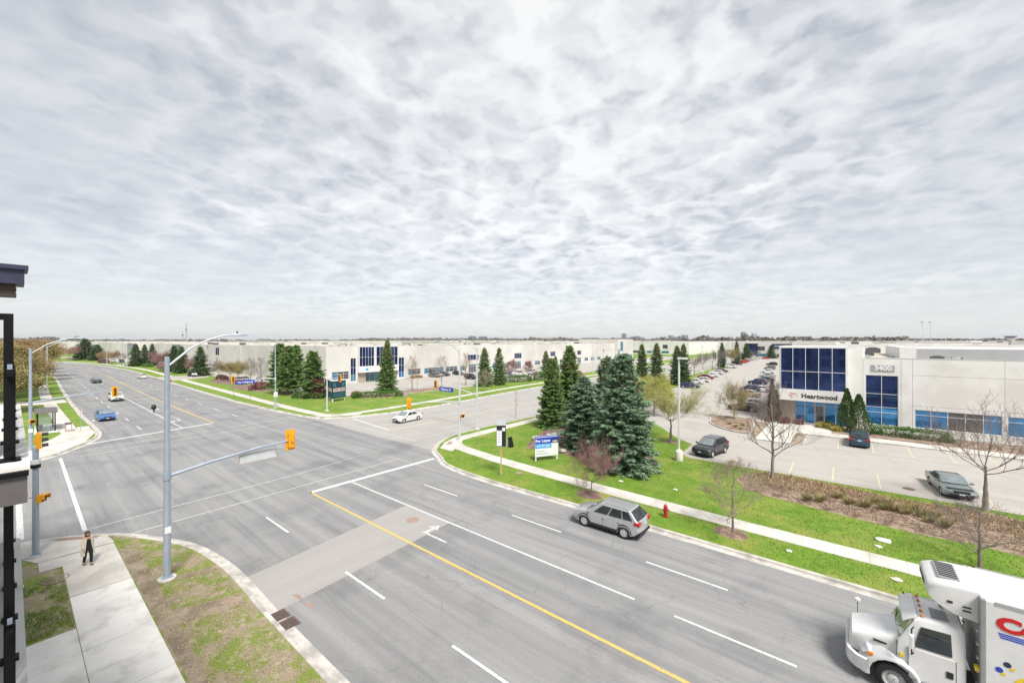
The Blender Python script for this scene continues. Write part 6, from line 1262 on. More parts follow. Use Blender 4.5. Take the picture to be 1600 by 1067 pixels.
# refrigerated body
bx_ = MB().box(-9.6, -1.98, -1.24, 1.24, 1.02, 4.06).build('cargo_box', 'truck_white', tk, bevel=.025)
mb = MB(); mb.box(-1.975, -1.95, -1.18, 1.18, 1.05, 4.03); fw = mb.build('front_wall', 'truck_grey', tk)
for s in (1, -1):
    MB().box(-2.06, -1.935, *sorted((s*1.13, s*1.262)), 1.0, 4.08).build('corner_post', 'truck_grey', tk, bevel=.03)
    MB().box(-9.6, -2.24, *sorted((s*1.2, s*1.258)), 4.0, 4.09).build('top_rail', 'alu', tk); MB().box(-9.6, -2.24, *sorted((s*1.2, s*1.258)), .96, 1.1).build('bottom_rail', 'alu', tk)
    for k in range(5): MB().box(-1.955, -1.88, *sorted((s*1.0, s*1.13)), 1.3+.42*k, 1.36+.42*k).build('rung', 'alu', fw)
MB().box(-1.94, -1.84, 1.02, 1.2, 1.8, 1.92).build('hose_coupling', 'ink_yellow', fw)
rs = []
for (x, wd, z0, z1, r) in ((-.80, 1.6, 3.72, 3.98, .12), (-.86, 1.75, 3.58, 4.06, .16), (-1.1, 1.84, 3.38, 4.14, .16), (-1.45, 1.88, 3.22, 4.18, .14), (-1.96, 1.9, 3.16, 4.19, .12)): rs.append(rsec(x, wd, z0, z1, r))
rf_ = loft(MB(), rs).build('refrigeration_unit', 'truck_white', tk, smooth=40)
MB().box(-1.62, -1.1, -.66, .62, 4.13, 4.205).build('roof_grille', 'truck_grey', rf_, bevel=.015); g_ = MB()
for k in range(8): g_.box(-1.58, -1.14, -.60+.15*k, -.54+.15*k, 4.205, 4.22)
g_.build('grille_slats', 'trim', rf_); MB().box(-.86, -.79, -.55, .55, 3.76, 3.94).build('intake', 'trim', rf_, bevel=.01)
for k in range(2): MB().box(-1.8, -1.62, .935, .965, 3.42+.12*k, 3.46+.12*k).build('vent', 'trim', rf_)
MB().box(-1.4, -1.28, .915, .95, 3.56, 3.63).build('vent', 'trim', rf_)
# side graphics (driver's side and its twin)
for s in (1, -1):
    rot = (R(90), 0, PI) if s > 0 else (R(90), 0, 0)
    o = lettering('lettering', 'Co', .56, 'ink_red', bx_, (-2.70, s*1.252, 3.48), rot, .03, .004, 1.25)
    for k in range(3): MB().box(-5.6, -2.3-.02*k, *sorted((s*1.241, s*1.248)), 3.18-.06*k, 3.215-.06*k).build('stripe', 'ink_blue', bx_)
    for (cx_, cz_, r_, m_) in ((-2.32, 2.10, .08, 'ink_blue'), (-2.48, 2.32, .08, 'sign_navy'), (-2.95, 1.75, .36, 'ink_yellow'), (-2.40, 2.01, .05, 'ink_yellow'), (-2.58, 2.22, .05, 'ink_yellow')):
        MB().lathe([(r_, 0), (r_, .004)], 20, (cx_, 0, cz_), 'y').build('decal', m_, bx_, loc=(0, s*1.246+(0 if s > 0 else -.004), 0))
# ================================================================ STREET FURNITURE
def head(parent, pos, face, n=3, board=True, small=False):
    """signal head: housing > backboard, visors, lenses; lenses look along local +x"""
    sz = .30 if not small else .26; H_ = sz*n
    hs = MB().box(-.12, .08, -sz*.52, sz*.52, -H_/2, H_/2).build('signal_head', 'signal_yellow', parent, bevel=.03, loc=pos, rz=face)
    if board: MB().box(.085, .11, -sz*.92, sz*.92, -H_/2-.16, H_/2+.16).build('backboard', 'signal_yellow', hs, bevel=.008)
    MB().box(-.2, -.12, -.05, .05, -.12, .12).build('bracket', 'signal_yellow', hs)
    for k in range(n):
        z = H_/2-sz*(k+.5); v = MB(); nn = 10; r = sz*.40
        a_ = [R(-20+220*i/nn) for i in range(nn+1)]; v.add([(x, r*math.cos(a), z+r*math.sin(a)) for x in (.1, .34) for a in a_], [(i, i+1, nn+2+i, nn+1+i) for i in range(nn)]); v.build('visor', 'signal_visor' if n == 3 else 'signal_yellow', hs)
        MB().lathe([(.02, .145), (r*.9, .125), (r*.9, .1)], 14, (0, 0, z), 'x').build('lens', ('lens_red', 'lens_amber', 'lens_green')[k % 3] if n == 3 else 'signal_visor', hs)
    return hs
def ped(parent, pos, face):
    hs = MB().box(-.12, .1, -.21, .21, -.21, .21).build('pedestrian_signal', 'signal_yellow', parent, bevel=.03, loc=pos, rz=face)
    MB().box(.1, .104, -.16, .16, -.16, .16).build('display', 'signal_visor', hs); v = MB(); v.box(.1, .3, -.21, .21, .19, .21); v.box(.1, .26, -.21, -.19, -.05, .19); v.box(.1, .26, .19, .21, -.05, .19); v.build('visor', 'signal_yellow', hs); return hs
def pole_part(root, h, r0=.14, r1=.08, m='galv', n=8, base=True, name='pole'):
    MB().tube([(0, 0, 0), (0, 0, h)], [r0, r1], n).build(name, m, root, smooth=60 if n > 8 else None)
    if base: MB().lathe([(.38, -.12), (.38, .07), (.34, .09)], 18).build('footing', 'concrete', root); MB().box(-.22, .22, -.22, .22, .09, .13).build('base_plate', m, root)
def lamp_arm(root, h, dx, dy, rise=1.1, m='galv_light'):
    L = math.hypot(dx, dy); pts = [(0, 0, h-.45), (dx*.08, dy*.08, h-.25), (dx*.35, dy*.35, h+rise*.42), (dx*.62, dy*.62, h+rise*.78), (dx*.85, dy*.85, h+rise*.97), (dx, dy, h+rise)]
    MB().tube(pts, [.055, .055, .05, .045, .04, .035], 8).build('lamp_arm', m, root, smooth=60); a = math.atan2(dy, dx)
    lh = MB(); secs = []
    for x, wd, ht in ((-.1, .05, .05), (.05, .10, .09), (.3, .17, .10), (.6, .16, .07), (.72, .06, .03)): secs.append([(x, -wd, 0), (x, -wd*.7, ht), (x, wd*.7, ht), (x, wd, 0), (x, wd*.6, -.035), (x, -wd*.6, -.035)])
    o = loft(lh, secs).build('luminaire', 'galv', root, smooth=40, loc=(dx, dy, h+rise), rz=a); MB().lathe([(.04, .1), (.045, .19), (.02, .21)], 8, (.25, 0, 0)).build('photocell', 'black_plastic', o)
def mast_arm(root, z0, dx, dy, z1, m='galv'):
    MB().tube([(0, 0, z0), (dx*.3, dy*.3, z0+(z1-z0)*.42), (dx*.7, dy*.7, z0+(z1-z0)*.84), (dx, dy, z1)], [.085, .075, .06, .045], 8).build('mast_arm', m, root, smooth=60); MB().lathe([(.17, z0-.16), (.17, z0+.16)], 10).build('collar', m, root)
def street_sign(root, p0, p1, z0, z1, text, face, txt_size):
    """blue name blade; face = unit normal in plan"""
    cx_, cy_ = (p0[0]+p1[0])/2, (p0[1]+p1[1])/2; L = math.hypot(p1[0]-p0[0], p1[1]-p0[1]); a = math.atan2(face[1], face[0])
    b = MB().box(-.02, .02, -L/2, L/2, z0, z1).build('name_sign', 'sign_blue', root, loc=(cx_, cy_, 0), rz=a); 
    for s in (1, -1): lettering('lettering', text, txt_size, 'ink_white', b, (s*.026, 0, (z0+z1)/2), (R(90), 0, R(90)*s), .006, .003)
    return b
# near pole, main arm over the road
A = empty('signal_pole', (-26.2, 4.95, KB)); tag(A, 'near blue-grey street light and signal pole on the bare verge', 'signal pole')
pole_part(A, 11.05, .165, .105); lamp_arm(A, 11.0, .1, 2.75, 1.15); mast_arm(A, 5.1, .25, 5.7, 5.85); head(A, (.30, 5.75, 5.87), PI)
bk = MB().box(-.012, .012, 3.15, 5.05, 4.98, 5.42).build('sign_back', 'galv_light', A); f_ = MB(); f_.box(-.02, .02, 3.12, 3.16, 4.96, 5.44).box(-.02, .02, 5.04, 5.08, 4.96, 5.44).box(-.02, .02, 3.16, 5.04, 5.42, 5.45).box(-.02, .02, 3.16, 5.04, 4.95, 4.98); f_.build('sign_edge', 'bin_tan', bk)
MB().tube([(.13, 3.3, 5.42), (.13, 3.3, 5.62)], .02, 6).build('hanger', 'galv', A); MB().tube([(.2, 4.9, 5.42), (.2, 4.9, 5.75)], .02, 6).build('hanger', 'galv', A)
MB().tube([(0, 0, 8.3), (-.5, -.42, 8.27)], .03, 6).build('camera_arm', 'galv', A); cmb_ = MB(); cmb_.lathe([(.03, 8.28), (.03, 8.42), (.09, 8.46), (.11, 8.56), (.07, 8.64), (.02, 8.68)], 10, (-.5, -.42, 0)); cmb_.build('traffic_camera', 'black_plastic', A)
MB().box(.14, .17, -.12, .12, 2.3, 2.62).build('notice', 'sign_white', A)
# left-hand pole with pedestrian signals
B_ = empty('signal_pole', (-34.6, .9, KB)); tag(B_, 'blue-grey signal pole beside the black balcony rail', 'signal pole'); pole_part(B_, 6.0, .14, .12); head(B_, (.2, .12, 6.35), PI/2, board=False); MB().lathe([(.18, 5.05), (.19, 5.08), (.19, 5.26), (.18, 5.3)], 12).build('collar', 'white_metal', B_); MB().lathe([(.2, 4.85), (.2, 5.02)], 12).build('clamp', 'black_metal', B_)
ped(B_, (.12, .22, 3.15), PI/2-.6); ped(B_, (-.62, -.55, 3.2), PI-.4); MB().tube([(-.5, -.45, 3.2), (.05, .1, 3.17)], .025, 6).build('bracket', 'galv', B_)
# far side of the left road
c_ = empty('signal_pole', (-67.6, 1.4, KB)); tag(c_, 'street light and signal pole beside the bus shelter', 'signal pole'); pole_part(c_, 10.95, .17, .11); lamp_arm(c_, 10.9, .1, 3.3, 1.2); mast_arm(c_, 5.2, 0, 6.3, 5.85); head(c_, (.1, 6.5, 5.75), 0.0); ped(c_, (.3, .1, 3.2), .3); ped(c_, (-.55, -.75, 3.15), -PI/2-.5); MB().tube([(-.5, -.6, 3.3), (.2, 0, 3.3)], .025, 6).build('bracket', 'galv', c_); MB().box(.15, .19, -.16, .16, 2.0, 2.4).build('notice', 'sign_white', c_)
# right far corner pair
d1 = empty('signal_pole', (-35.5, 33.7, KB)); tag(d1, 'left of the two signal poles on the right-hand far corner', 'signal pole'); pole_part(d1, 10.85, .14, .09, 'galv_light'); lamp_arm(d1, 10.8, -.6, -2.6, .95); mast_arm(d1, 4.55, 0, -6.9, 5.2, 'galv_light'); head(d1, (-.12, -7.1, 5.2), PI); ped(d1, (.42, .05, 2.95), -.4)
d2 = empty('signal_pole', (-38.2, 39.4, KB)); tag(d2, 'right of the two signal poles on the right-hand far corner', 'signal pole'); pole_part(d2, 11.05, .14, .09, 'galv_light'); lamp_arm(d2, 11.0, -3.0, 0, .95); mast_arm(d2, 4.55, -7.9, 0, 5.5, 'galv_light'); head(d2, (-8.1, -.1, 5.45), -PI/2); street_sign(d2, (-7.4, -.12), (-4.5, -.12), 4.55, 5.15, 'Ridgeway Dr', (0, -1), .42)
# left far corner
e1 = empty('signal_pole', (-67.6, 33.7, KB)); tag(e1, 'short slim signal pole before the dark lease board', 'signal pole'); pole_part(e1, 6.4, .12, .09, 'galv_light'); mast_arm(e1, 5.3, 4.4, 0, 5.75, 'galv_light'); head(e1, (4.6, -.1, 5.75), -PI/2)
e2 = empty('signal_pole', (-78.0, 29.6, KB)); tag(e2, 'tall street light pole with notice before the ragged pines', 'signal pole'); pole_part(e2, 10.9, .14, .09, 'galv'); lamp_arm(e2, 10.85, .2, -2.8, 1.0); mast_arm(e2, 5.1, 0, -6.2, 5.45, 'galv_light'); head(e2, (.1, -6.5, 5.45), 0); street_sign(e2, (.12, -6.1), (.12, -3.3), 4.6, 5.15, 'The Collegeway', (1, 0), .36); n_ = MB().box(.13, .16, -.32, .32, 1.9, 2.75).build('notice', 'sign_white', e2); nn_ = MB()
for k in range(3): nn_.box(.161, .164, -.2, .2, 2.05+.2*k, 2.12+.2*k)
nn_.build('notice_lines', 'ink_grey', n_)
# street lights
def street_light(x, y, h, dx, dy, label, m='galv_light'):
    o = empty('street_light', (x, y, KB)); tag(o, label, 'street light', 'street lights along the roads'); pole_part(o, h, .13, .08, m, base=False); lamp_arm(o, h, dx, dy, 1.0, m)
street_light(-235, 31.2, 10.6, 0, -3.2, 'street light standing by the spruces on the far left road'); street_light(-142, 5.4, 10.6, 0, 3.2, 'street light rising among the left pavement trees'); street_light(-63.3, 119, 11, 2.6, .3, 'grey street light on the left side of the cross street'); street_light(-40.8, 85.4, 10.1, -3.4, 0, 'curved-arm street light on the right side of the cross street'); street_light(-280, 30, 10.6, 0, -3, 'farthest street light at the left bend')
def lot_lamp(px, py, h, label, near=False, xy=None):
    x, y = xy or G(px, py); o = empty('lot_lamp', (x, y, KB)); tag(o, label, 'lamp post', 'white car park lamps')
    MB().lathe([(.36, -.1), (.36, .86), (.33, .92)], 20).build('concrete_base', 'concrete', o, smooth=40); MB().lathe([(.33, .92), (.12, 1.1), (.1, 1.12)], 14).build('skirt', 'white_metal', o)
    MB().box(-.075, .075, -.075, .075, 1.05, h).build('pole', 'white_metal', o, bevel=.01); MB().box(-.12, .75, -.2, .2, h-.02, h+.17).build('lamp_head', 'white_metal', o, bevel=.02); MB().box(.1, .7, -.15, .15, h-.035, h-.021).build('lens', 'headlamp', o)
lot_lamp(1061, 719, 10.0, 'white lamp post on a concrete drum beside the dark suv'); lot_lamp(0, 0, 10.1, 'white lamp post seen between the corner spruces', xy=(-38.6+3.9, 69.2)); lot_lamp(1019, 596, 10, 'white lamp post behind the budding trees'); lot_lamp(1066, 595, 10, 'white lamp post at the near end of the left car row')
for px, py, lb in ((1097, 583, 'white lamp post beside the red and white parked cars'), (1120, 578, 'white lamp post behind the dark wagon'), (1135, 574, 'white lamp post left of the lone white car'), (1147, 569, 'white lamp post behind the black suv'), (1157, 565, 'white lamp post nearest the far warehouse')): lot_lamp(px, py, 9.8, lb)
# ---------------- signs
def board_from(pa, pb, z0, z1, name, label, m):
    a, b = Vector(pa), Vector(pb); L = (b-a).length; o = empty(name, ((a.x+b.x)/2, (a.y+b.y)/2, KB), math.atan2(b.y-a.y, b.x-a.x)); tag(o, label, 'sign'); p = MB().box(-L/2, L/2, -.03, .03, z0, z1).build('panel', m, o); return o, p, L
pa, pb = G(836, 721), G(872, 717); z1 = zof(682, *pa)-KB; z0 = zof(714, *pa)-KB
o, p, L = board_from(pa, pb, z0, z1, 'lease_sign', 'blue and white For Lease sign in front of the corner spruces', 'sign_white'); zb = z0+(z1-z0)*.62; zc_ = z0+(z1-z0)*.40
MB().box(-L/2, L/2, -.036, -.031, zb, z1).build('blue_field', 'sign_blue', p); MB().box(-L/2, L*.20, -.036, -.031, zc_, zb-.02).build('sky_field', 'sign_sky', p)
lettering('lettering', 'For Lease', (z1-z0)*.20, 'ink_white', p, (-L*.17, -.04, zb+(z1-zb)*.38), (R(90), 0, 0), .008, .003); lettering('lettering', '416 777 2200', (z1-z0)*.125, 'ink_white', p, (-L*.15, -.04, (zc_+zb)/2), (R(90), 0, 0), .003, .003)
MB().box(-L*.46, L*.46, -.04, -.037, z1-(z1-z0)*.07, z1-(z1-z0)*.045).build('rule', 'ink_white', p)
q = MB(); q.box(L*.24, L*.46, -.040, -.037, zb+.06, zb+(z1-zb)*.62); lgo = q.build('logo', 'sign_navy', p); MB().box(L*.25, L*.45, -.043, -.0405, zb+.08, zb+.16).build('logo_bar', 'ink_yellow', lgo); MB().box(L*.25, L*.45, -.043, -.0405, zb+.19, zb+.24).build('logo_bar', 'ink_white', lgo)
for k, wd in enumerate((.38, .52)): MB().box(-L*.46, -L*.46+L*wd, -.036, -.031, z0+(z1-z0)*(.24-.12*k), z0+(z1-z0)*(.28-.12*k)).build('small_print', 'ink_grey', p)
for s in (-1, 1): MB().box(s*L*.46-.06, s*L*.46+.06, .032, .13, 0, z1-.1).build('leg', 'sign_white', o)
# tall post with real-estate boards
x, y = G(783, 742); pz = zof(655, x, y)-KB; ps = empty('post_sign', (x, y, KB), YAW); tag(ps, 'black and white boards on a tall wooden post by the pavement', 'sign'); MB().box(-.06, .06, -.06, .06, 0, pz-.2).build('post', 'wood_post', ps)
zt = zof(664, x, y)-KB; zl_ = zof(697, x, y)-KB; bd = MB().box(-.40, .42, -.10, -.065, zl_, zt).build('panel', 'sign_black', ps); MB().box(-.38, .06, -.106, -.101, zl_+.05, zt-.45).build('white_field', 'sign_white', bd); MB().box(-.40, .42, -.107, -.101, zt-.02, pz).build('cap_panel', 'galv_light', bd)
for k in range(5): MB().box(-.3, -.02, -.109, -.1065, zl_+.35+.24*k, zl_+.42+.24*k).build('small_print', 'ink_grey', bd)
MB().box(-.40, .42, .065, .1, zl_, pz).build('rear_panel', 'galv_light', ps); MB().box(.1, .36, -.107, -.101, zt-.5, zt-.2).build('white_field', 'sign_white', bd)
x, y = G(797, 698); fr = empty('frame_sign', (x, y, KB), YAW+.8); tag(fr, 'low dark A-frame board on the lawn behind the wooden post', 'sign'); MB().add([(-.3, -.3, 0), (.3, -.3, 0), (.3, 0, 1.1), (-.3, 0, 1.1), (-.3, -.26, 0), (.3, -.26, 0), (.3, .04, 1.1), (-.3, .04, 1.1)], [(0, 1, 2, 3), (7, 6, 5, 4), (0, 4, 5, 1), (1, 5, 6, 2), (2, 6, 7, 3), (3, 7, 4, 0)]).build('panel', 'sign_black', fr); MB().add([(-.3, .34, 0), (.3, .34, 0), (.3, .05, 1.1), (-.3, .05, 1.1), (-.3, .30, 0), (.3, .30, 0), (.3, .045, 1.05), (-.3, .045, 1.05)], [(0, 3, 2, 1), (4, 5, 6, 7), (0, 1, 5, 4), (1, 2, 6, 5), (2, 3, 7, 6), (3, 0, 4, 7)]).build('rear_panel', 'sign_white', fr)
# dark V-shaped lease board on the far corner
v0 = G(519, 628); v1 = G(540, 624.5); v2 = G(508, 622); zt = zof(596, *v0)-KB; zl_ = zof(623, *v0)-KB; vr = empty('lease_board', (*v0, KB)); tag(vr, 'dark teal two-sided lease board on the far corner lawn', 'sign')
def vface(a, b, nm):
    a, b = Vector(a)-Vector(v0), Vector(b)-Vector(v0); L = (b-a).length; rz = math.atan2(b.y-a.y, b.x-a.x); p = MB().box(0, L, -.05, .05, zl_, zt).build(nm, 'sign_teal', vr, loc=(a.x, a.y, 0), rz=rz); h = zt-zl_
    MB().box(.2, L-.2, -.06, -.051, zl_+h*.38, zl_+h*.58).build('pale_band', 'ink_palepink', p); lettering('lettering', 'FOR LEASE', h*.17, 'sign_navy', p, (L/2, -.066, zl_+h*.48), (R(90), 0, 0), .01, .003)
    for k in range(2): MB().box(.25, L-.25, -.06, -.051, zl_+h*(.10+.12*k), zl_+h*(.155+.12*k)).build('small_print', 'ink_teal', p)
    MB().box(L*.30, L*.62, -.058, -.051, zl_+h*.62, zt-.05).build('dark_field', 'sign_navy', p)
    for s_ in (.06, .70): mb = MB(); mb.add([(L*s_, -.06, zl_+h*.66), (L*(s_+.2), -.06, zl_+h*.66), (L*(s_+.2), -.06, zt-.15), (L*(s_+.1), -.06, zt-.5), (L*s_, -.06, zt-.15)], [(0, 1, 2, 3, 4)]); mb.build('emblem', 'ink_teal', p)
    for xl in (.15, L-.15): MB().box(xl-.07, xl+.07, .06, .2, 0, zt-.2).build('leg', 'sign_white', p)
vface(v0, v1, 'panel'); vface(v2, v0, 'panel')
# blue street banner seen before the parked cars, monument sign, far hydrants
x, y = G(296, 590); ms = empty('monument_sign', (x, y, KB)); tag(ms, 'dark block-shaped ground sign beside the left road drive', 'sign'); MB().cbox(0, 0, .2, 3.2, .7, .4).build('plinth', 'concrete', ms); MB().cbox(0, 0, 1.2, 2.9, .5, 1.6).build('panel', 'sign_black', ms, bevel=.05)
for k, (px, py, wd, lb) in enumerate(((1040, 807, 1.0, 'red fire hydrant on the verge beside the silver suv'), (267, 597, 1.0, 'dark hydrant far off on the left road verge'))):
    x, y = G(px, py); o = empty('fire_hydrant', (x, y, KB), .5); tag(o, lb, 'hydrant'); m_ = 'hydrant_red' if k == 0 else 'maroon' if False else 'hydrant_red'
    MB().lathe([(.17, 0), (.17, .05), (.11, .06), (.11, .55), (.15, .56), (.15, .61), (.13, .62), (.12, .72), (.07, .80), (.03, .82), (.03, .87)], 16).build('barrel', m_, o, smooth=40)
    for a in (0, PI/2, PI): c, s_ = math.cos(a), math.sin(a); MB().tube([(0, 0, .45), (.18*c, .18*s_, .45), (.181*c, .181*s_, .45), (.22*c, .22*s_, .45)], [.06, .06, .075, .075], 10).build('outlet', m_ if a != PI/2 else 'galv_light', o)
# ---------------- bus shelter
sh = empty('bus_shelter', (-82.4, 3.0, KB)); tag(sh, 'glass bus shelter with dark curved roof on the left pavement', 'shelter'); LX, LY = 2.1, .75
for sx in (-1, 1):
    for sy in (-1, 1): MB().box(sx*LX-.06, sx*LX+.06, sy*LY-.06, sy*LY+.06, 0, 2.45).build('post', 'black_metal', sh)
mb = MB(); secs = [[(x, -LY-.25, 2.45+.32*(1-(x/2.4)**2)), (x, LY+.25, 2.45+.32*(1-(x/2.4)**2)), (x, LY+.25, 2.55+.32*(1-(x/2.4)**2)), (x, -LY-.25, 2.55+.32*(1-(x/2.4)**2))] for x in [-2.4+.4*k for k in range(13)]]; loft(mb, secs).build('roof', 'fascia', sh, smooth=30)
MB().box(-LX+.08, -.03, -LY-.02, -LY, .25, 2.2).build('pane', 'clear_glass', sh); MB().box(.03, LX-.08, -LY-.02, -LY, .25, 2.2).build('pane', 'clear_glass', sh); MB().box(-LX, -LX+.02, -LY+.08, LY-.08, .25, 2.2).build('pane', 'clear_glass', sh); MB().box(LX-.02, LX, -LY+.08, LY-.4, .25, 2.2).build('pane', 'clear_glass', sh)
mb = MB(); mb.box(-LX, LX, -LY-.04, -LY+.02, 2.2, 2.3).box(-LX, LX, -LY-.04, -LY+.02, 1.15, 1.2).box(-LX, LX, -LY-.04, -LY+.02, .18, .25); mb.build('rail', 'black_metal', sh); mb = MB().box(-1.6, .4, -.6, -.2, .42, .47); mb.box(-1.5, -1.4, -.5, -.3, 0, .42).box(.2, .3, -.5, -.3, 0, .42); mb.build('bench', 'black_metal', sh)
x, y = G(107, 674); bn = empty('litter_bin', (x, y, KB)); tag(bn, 'tan litter bin with open sides beside the bus shelter', 'bin'); MB().box(-.32, .32, -.3, .3, 0, 1.0).build('body', 'bin_tan', bn, bevel=.03); MB().box(-.36, .36, -.34, .34, 1.05, 1.15).build('lid', 'fascia', bn, bevel=.02); MB().box(.325, .33, -.2, .2, .3, .9).build('poster', 'sign_white', bn)
bs = empty('bus_stop_sign', (x+.9, y+1.0, KB)); tag(bs, 'pale bus stop flag on a thin post beside the litter bin', 'sign'); MB().tube([(0, 0, 0), (0, 0, 2.7)], .03, 8).build('post', 'galv', bs); MB().box(-.02, .02, -.15, .15, 2.1, 2.65).build('flag', 'ink_palepink', bs)
# ---------------- covers and drains
def cover(px, py, r, label, m='cast_rust', z=.009):
    x, y = G(px, py, 0); o = MB().lathe([(r, 0), (r, .006), (r*.86, .006), (r*.85, .003), (r*.3, .003), (r*.28, .006), (.01, .006)], 24).build('manhole_cover', m, None, loc=(x, y, z)); tag(o, label, 'manhole')
cover(645, 812, .42, 'rust-brown manhole cover on the pale road patch'); cover(811, 741, .35, 'rust-brown cover in the right verge grass', z=KB+.01); cover(277/3.2, 740+540/3.2, .5, 'round beige cover in the left grass patch', 'dirt', z=KB+.01)
cover(1420, 766, .4, 'dark manhole cover in the near parking stalls', 'cast_iron', z=KB)
def drain(x, y, label):
    o = empty('storm_drain', (x, y, .012)); tag(o, label, 'drain', 'storm drains at the near kerb'); MB().box(-.36, .36, -.32, .32, -.1, .0).build('pit', 'ink_dark', o); mb = MB(); mb.box(-.36, .36, -.32, -.26, -.02, .012).box(-.36, .36, .26, .32, -.02, .012).box(-.36, -.31, -.26, .26, -.02, .012).box(.31, .36, -.26, .26, -.02, .012); mb.build('frame', 'cast_iron', o)
    for k in range(7): MB().box(-.29+.085*k, -.25+.085*k, -.26, .26, -.01, .008).build('bar', 'cast_iron', o)
drain(-19.15, 7.45, 'storm drain grate nearest the pale road patch'); drain(-18.3, 7.5, 'storm drain grate second from the pale road patch')
for k, (px, py) in enumerate(((465, 932), (483, 945))):
    x, y = G(px, py, 0); tag(MB().sheet([(-.35, -.1), (.3, -.06), (.35, .08), (-.2, .12)], 0).build('road_patch', 'cast_rust', None, loc=(x, y, .006)), ('small reddish patch on the road by the drains', 'second small reddish patch nearer the drains')[k], 'patch')
r_ = random.Random(2)
for k, (px, py, s_, lb) in enumerate(((1381, 845, .4, 'largest crumpled white litter on the right lawn'), (1372, 854, .18, 'small litter scrap just below the largest one'), (1233, 861, .16, 'white litter scrap on the verge near the truck'), (1055, 765, .16, 'white litter scrap on the lawn above the hydrant'), (970, 752, .2, 'white litter scrap before the spruce group'), (1401, 906, .22, 'white litter near the truck cab on the verge'), (31, 918, .2, 'white scrap in the left grass patch'))):
    x, y = G(px, py); bm = bmesh.new(); bmesh.ops.create_icosphere(bm, subdivisions=2, radius=s_)
    for v in bm.verts: v.co = Vector((v.co.x, v.co.y*.6, v.co.z*.35))*(1+.5*mnoise.noise(v.co*6/s_*.3+Vector((k*3, 0, 0))))
    me = bpy.data.meshes.new('litter'); bm.to_mesh(me); bm.free(); o = link('litter', me, 'litter', None, (x, y, KB+.03)); tag(o, lb, 'litter')
# ================================================================ THE BUILDING THE PICTURE IS TAKEN FROM
ap = empty('apartment_building', (-10, -3, 0)); tag(ap, 'apartment block with black balcony rails at the left edge of the view', 'building')
def PA(o): o.parent = ap; o.location = (10, 3, 0); return o
PA(MB().box(-30, 8, -14, -1.8, 0, 13.6).build('wall', 'wall_white')); FA = Face((0, -1.8), (1, 0), (0, 1))
for fz in (10.55, 7.5, 4.45, 1.0):
    for x_ in (-27, -22.5, -17.5, -12.6, -9.9, -5.5, -1.5, 3.5):
        PA(FA.window(None, x_, x_+2.1, [fz+.05, fz+2.25], 2, 'glass_brown', d=.06, name='balcony_door' if -14 < x_ < -8 else 'window'))
PA(MB().box(-31, 8, -1.8, .36, 0, .34).build('podium_ledge', 'concrete_new', bevel=.02))
for fz, nm in ((10.55, 'balcony_slab'), (7.50, 'balcony_slab'), (4.45, 'balcony_slab')):
    sl = PA(MB().box(-14.6, -7.42, -1.8, .15, fz-.06, fz).build(nm, 'concrete_new')); MB().box(-14.6, -7.36, -1.8, .14, fz-.12, fz-.061).build('edge_trim', 'black_metal', sl); MB().box(-14.58, -7.40, -1.8, .13, fz-.44, fz-.121).build('fascia', 'fascia', sl)
    rl = MB(); rl.box(-14.5, -7.6, -.03, .03, fz+1.02, fz+1.07).box(-14.5, -7.6, -.02, .02, fz+.10, fz+.14); rail = rl.build('handrail', 'black_metal', sl)
    for k in range(6):
        x = -7.78-1.34*k; MB().box(x-.045, x+.045, -.045, .045, fz+.02, fz+1.10).build('post', 'black_metal', sl); MB().box(x-.085, x+.085, -.085, .085, fz, fz+.03).build('post_base', 'black_metal', rail); MB().box(x-.02, x+.02, -.02, .02, fz+1.10, fz+1.16).build('finial', 'galv', rail)
    for k in range(40):
        x = -7.9-.165*k; MB().box(x-.01, x+.01, -.01, .01, fz+.14, fz+1.02).build('baluster', 'black_metal', rail)
    hs_ = 1.78 if fz > 10 else 2.55
    scb = MB(); scb.box(-8.12, -8.04, -.05, .03, fz, fz+hs_).box(-8.12, -8.06, -1.7, -.05, fz+hs_-.08, fz+hs_); scb.build('screen_frame', 'black_metal', sl); MB().box(-8.09, -8.07, -1.7, -.12, fz+.1, fz+hs_-.09).build('screen_panel', 'black_plastic', sl)
cn = PA(MB().box(-16.0, -15.05, -1.8, .22, 13.32, 13.66).build('canopy', 'soffit')); MB().box(-16.0, -14.98, -1.8, .28, 13.661, 13.76).build('canopy_edge', 'soffit', cn)
for k in range(4): MB().box(-15.9, -15.2-.0, -1.8, .10-.012*(k % 2), 13.04+.07*k, 13.105+.07*k).build('soffit_board', 'soffit_wood', cn)
# ================================================================ THE PERSON ON THE NEAR PAVEMENT
def skin_mesh(name, joints, edges, root=0, sub=2):
    me = bpy.data.meshes.new(name); me.from_pydata([j[:3] for j in joints], edges, []); o = bpy.data.objects.new(name, me); C.objects.link(o)
    o.modifiers.new('skin', 'SKIN').use_smooth_shade = True; sv = me.skin_vertices[0].data
    for i, j in enumerate(joints): sv[i].radius = (j[3], j[4] if len(j) > 4 else j[3]); sv[i].use_root = (i == root)
    s_ = o.modifiers.new('sub', 'SUBSURF'); s_.levels = sub; s_.render_levels = sub; bpy.context.view_layer.update()
    m2 = bpy.data.meshes.new_from_object(o.evaluated_get(bpy.context.evaluated_depsgraph_get())); bpy.data.objects.remove(o); m2.name = name; m2.materials.clear(); m2.shade_smooth(); return m2
x, y = G(137, 882); pr = empty('person', (x, y, KB+.014), 0.25); tag(pr, 'person with long brown hair in a cream coat and black clothes on the near pavement', 'person')
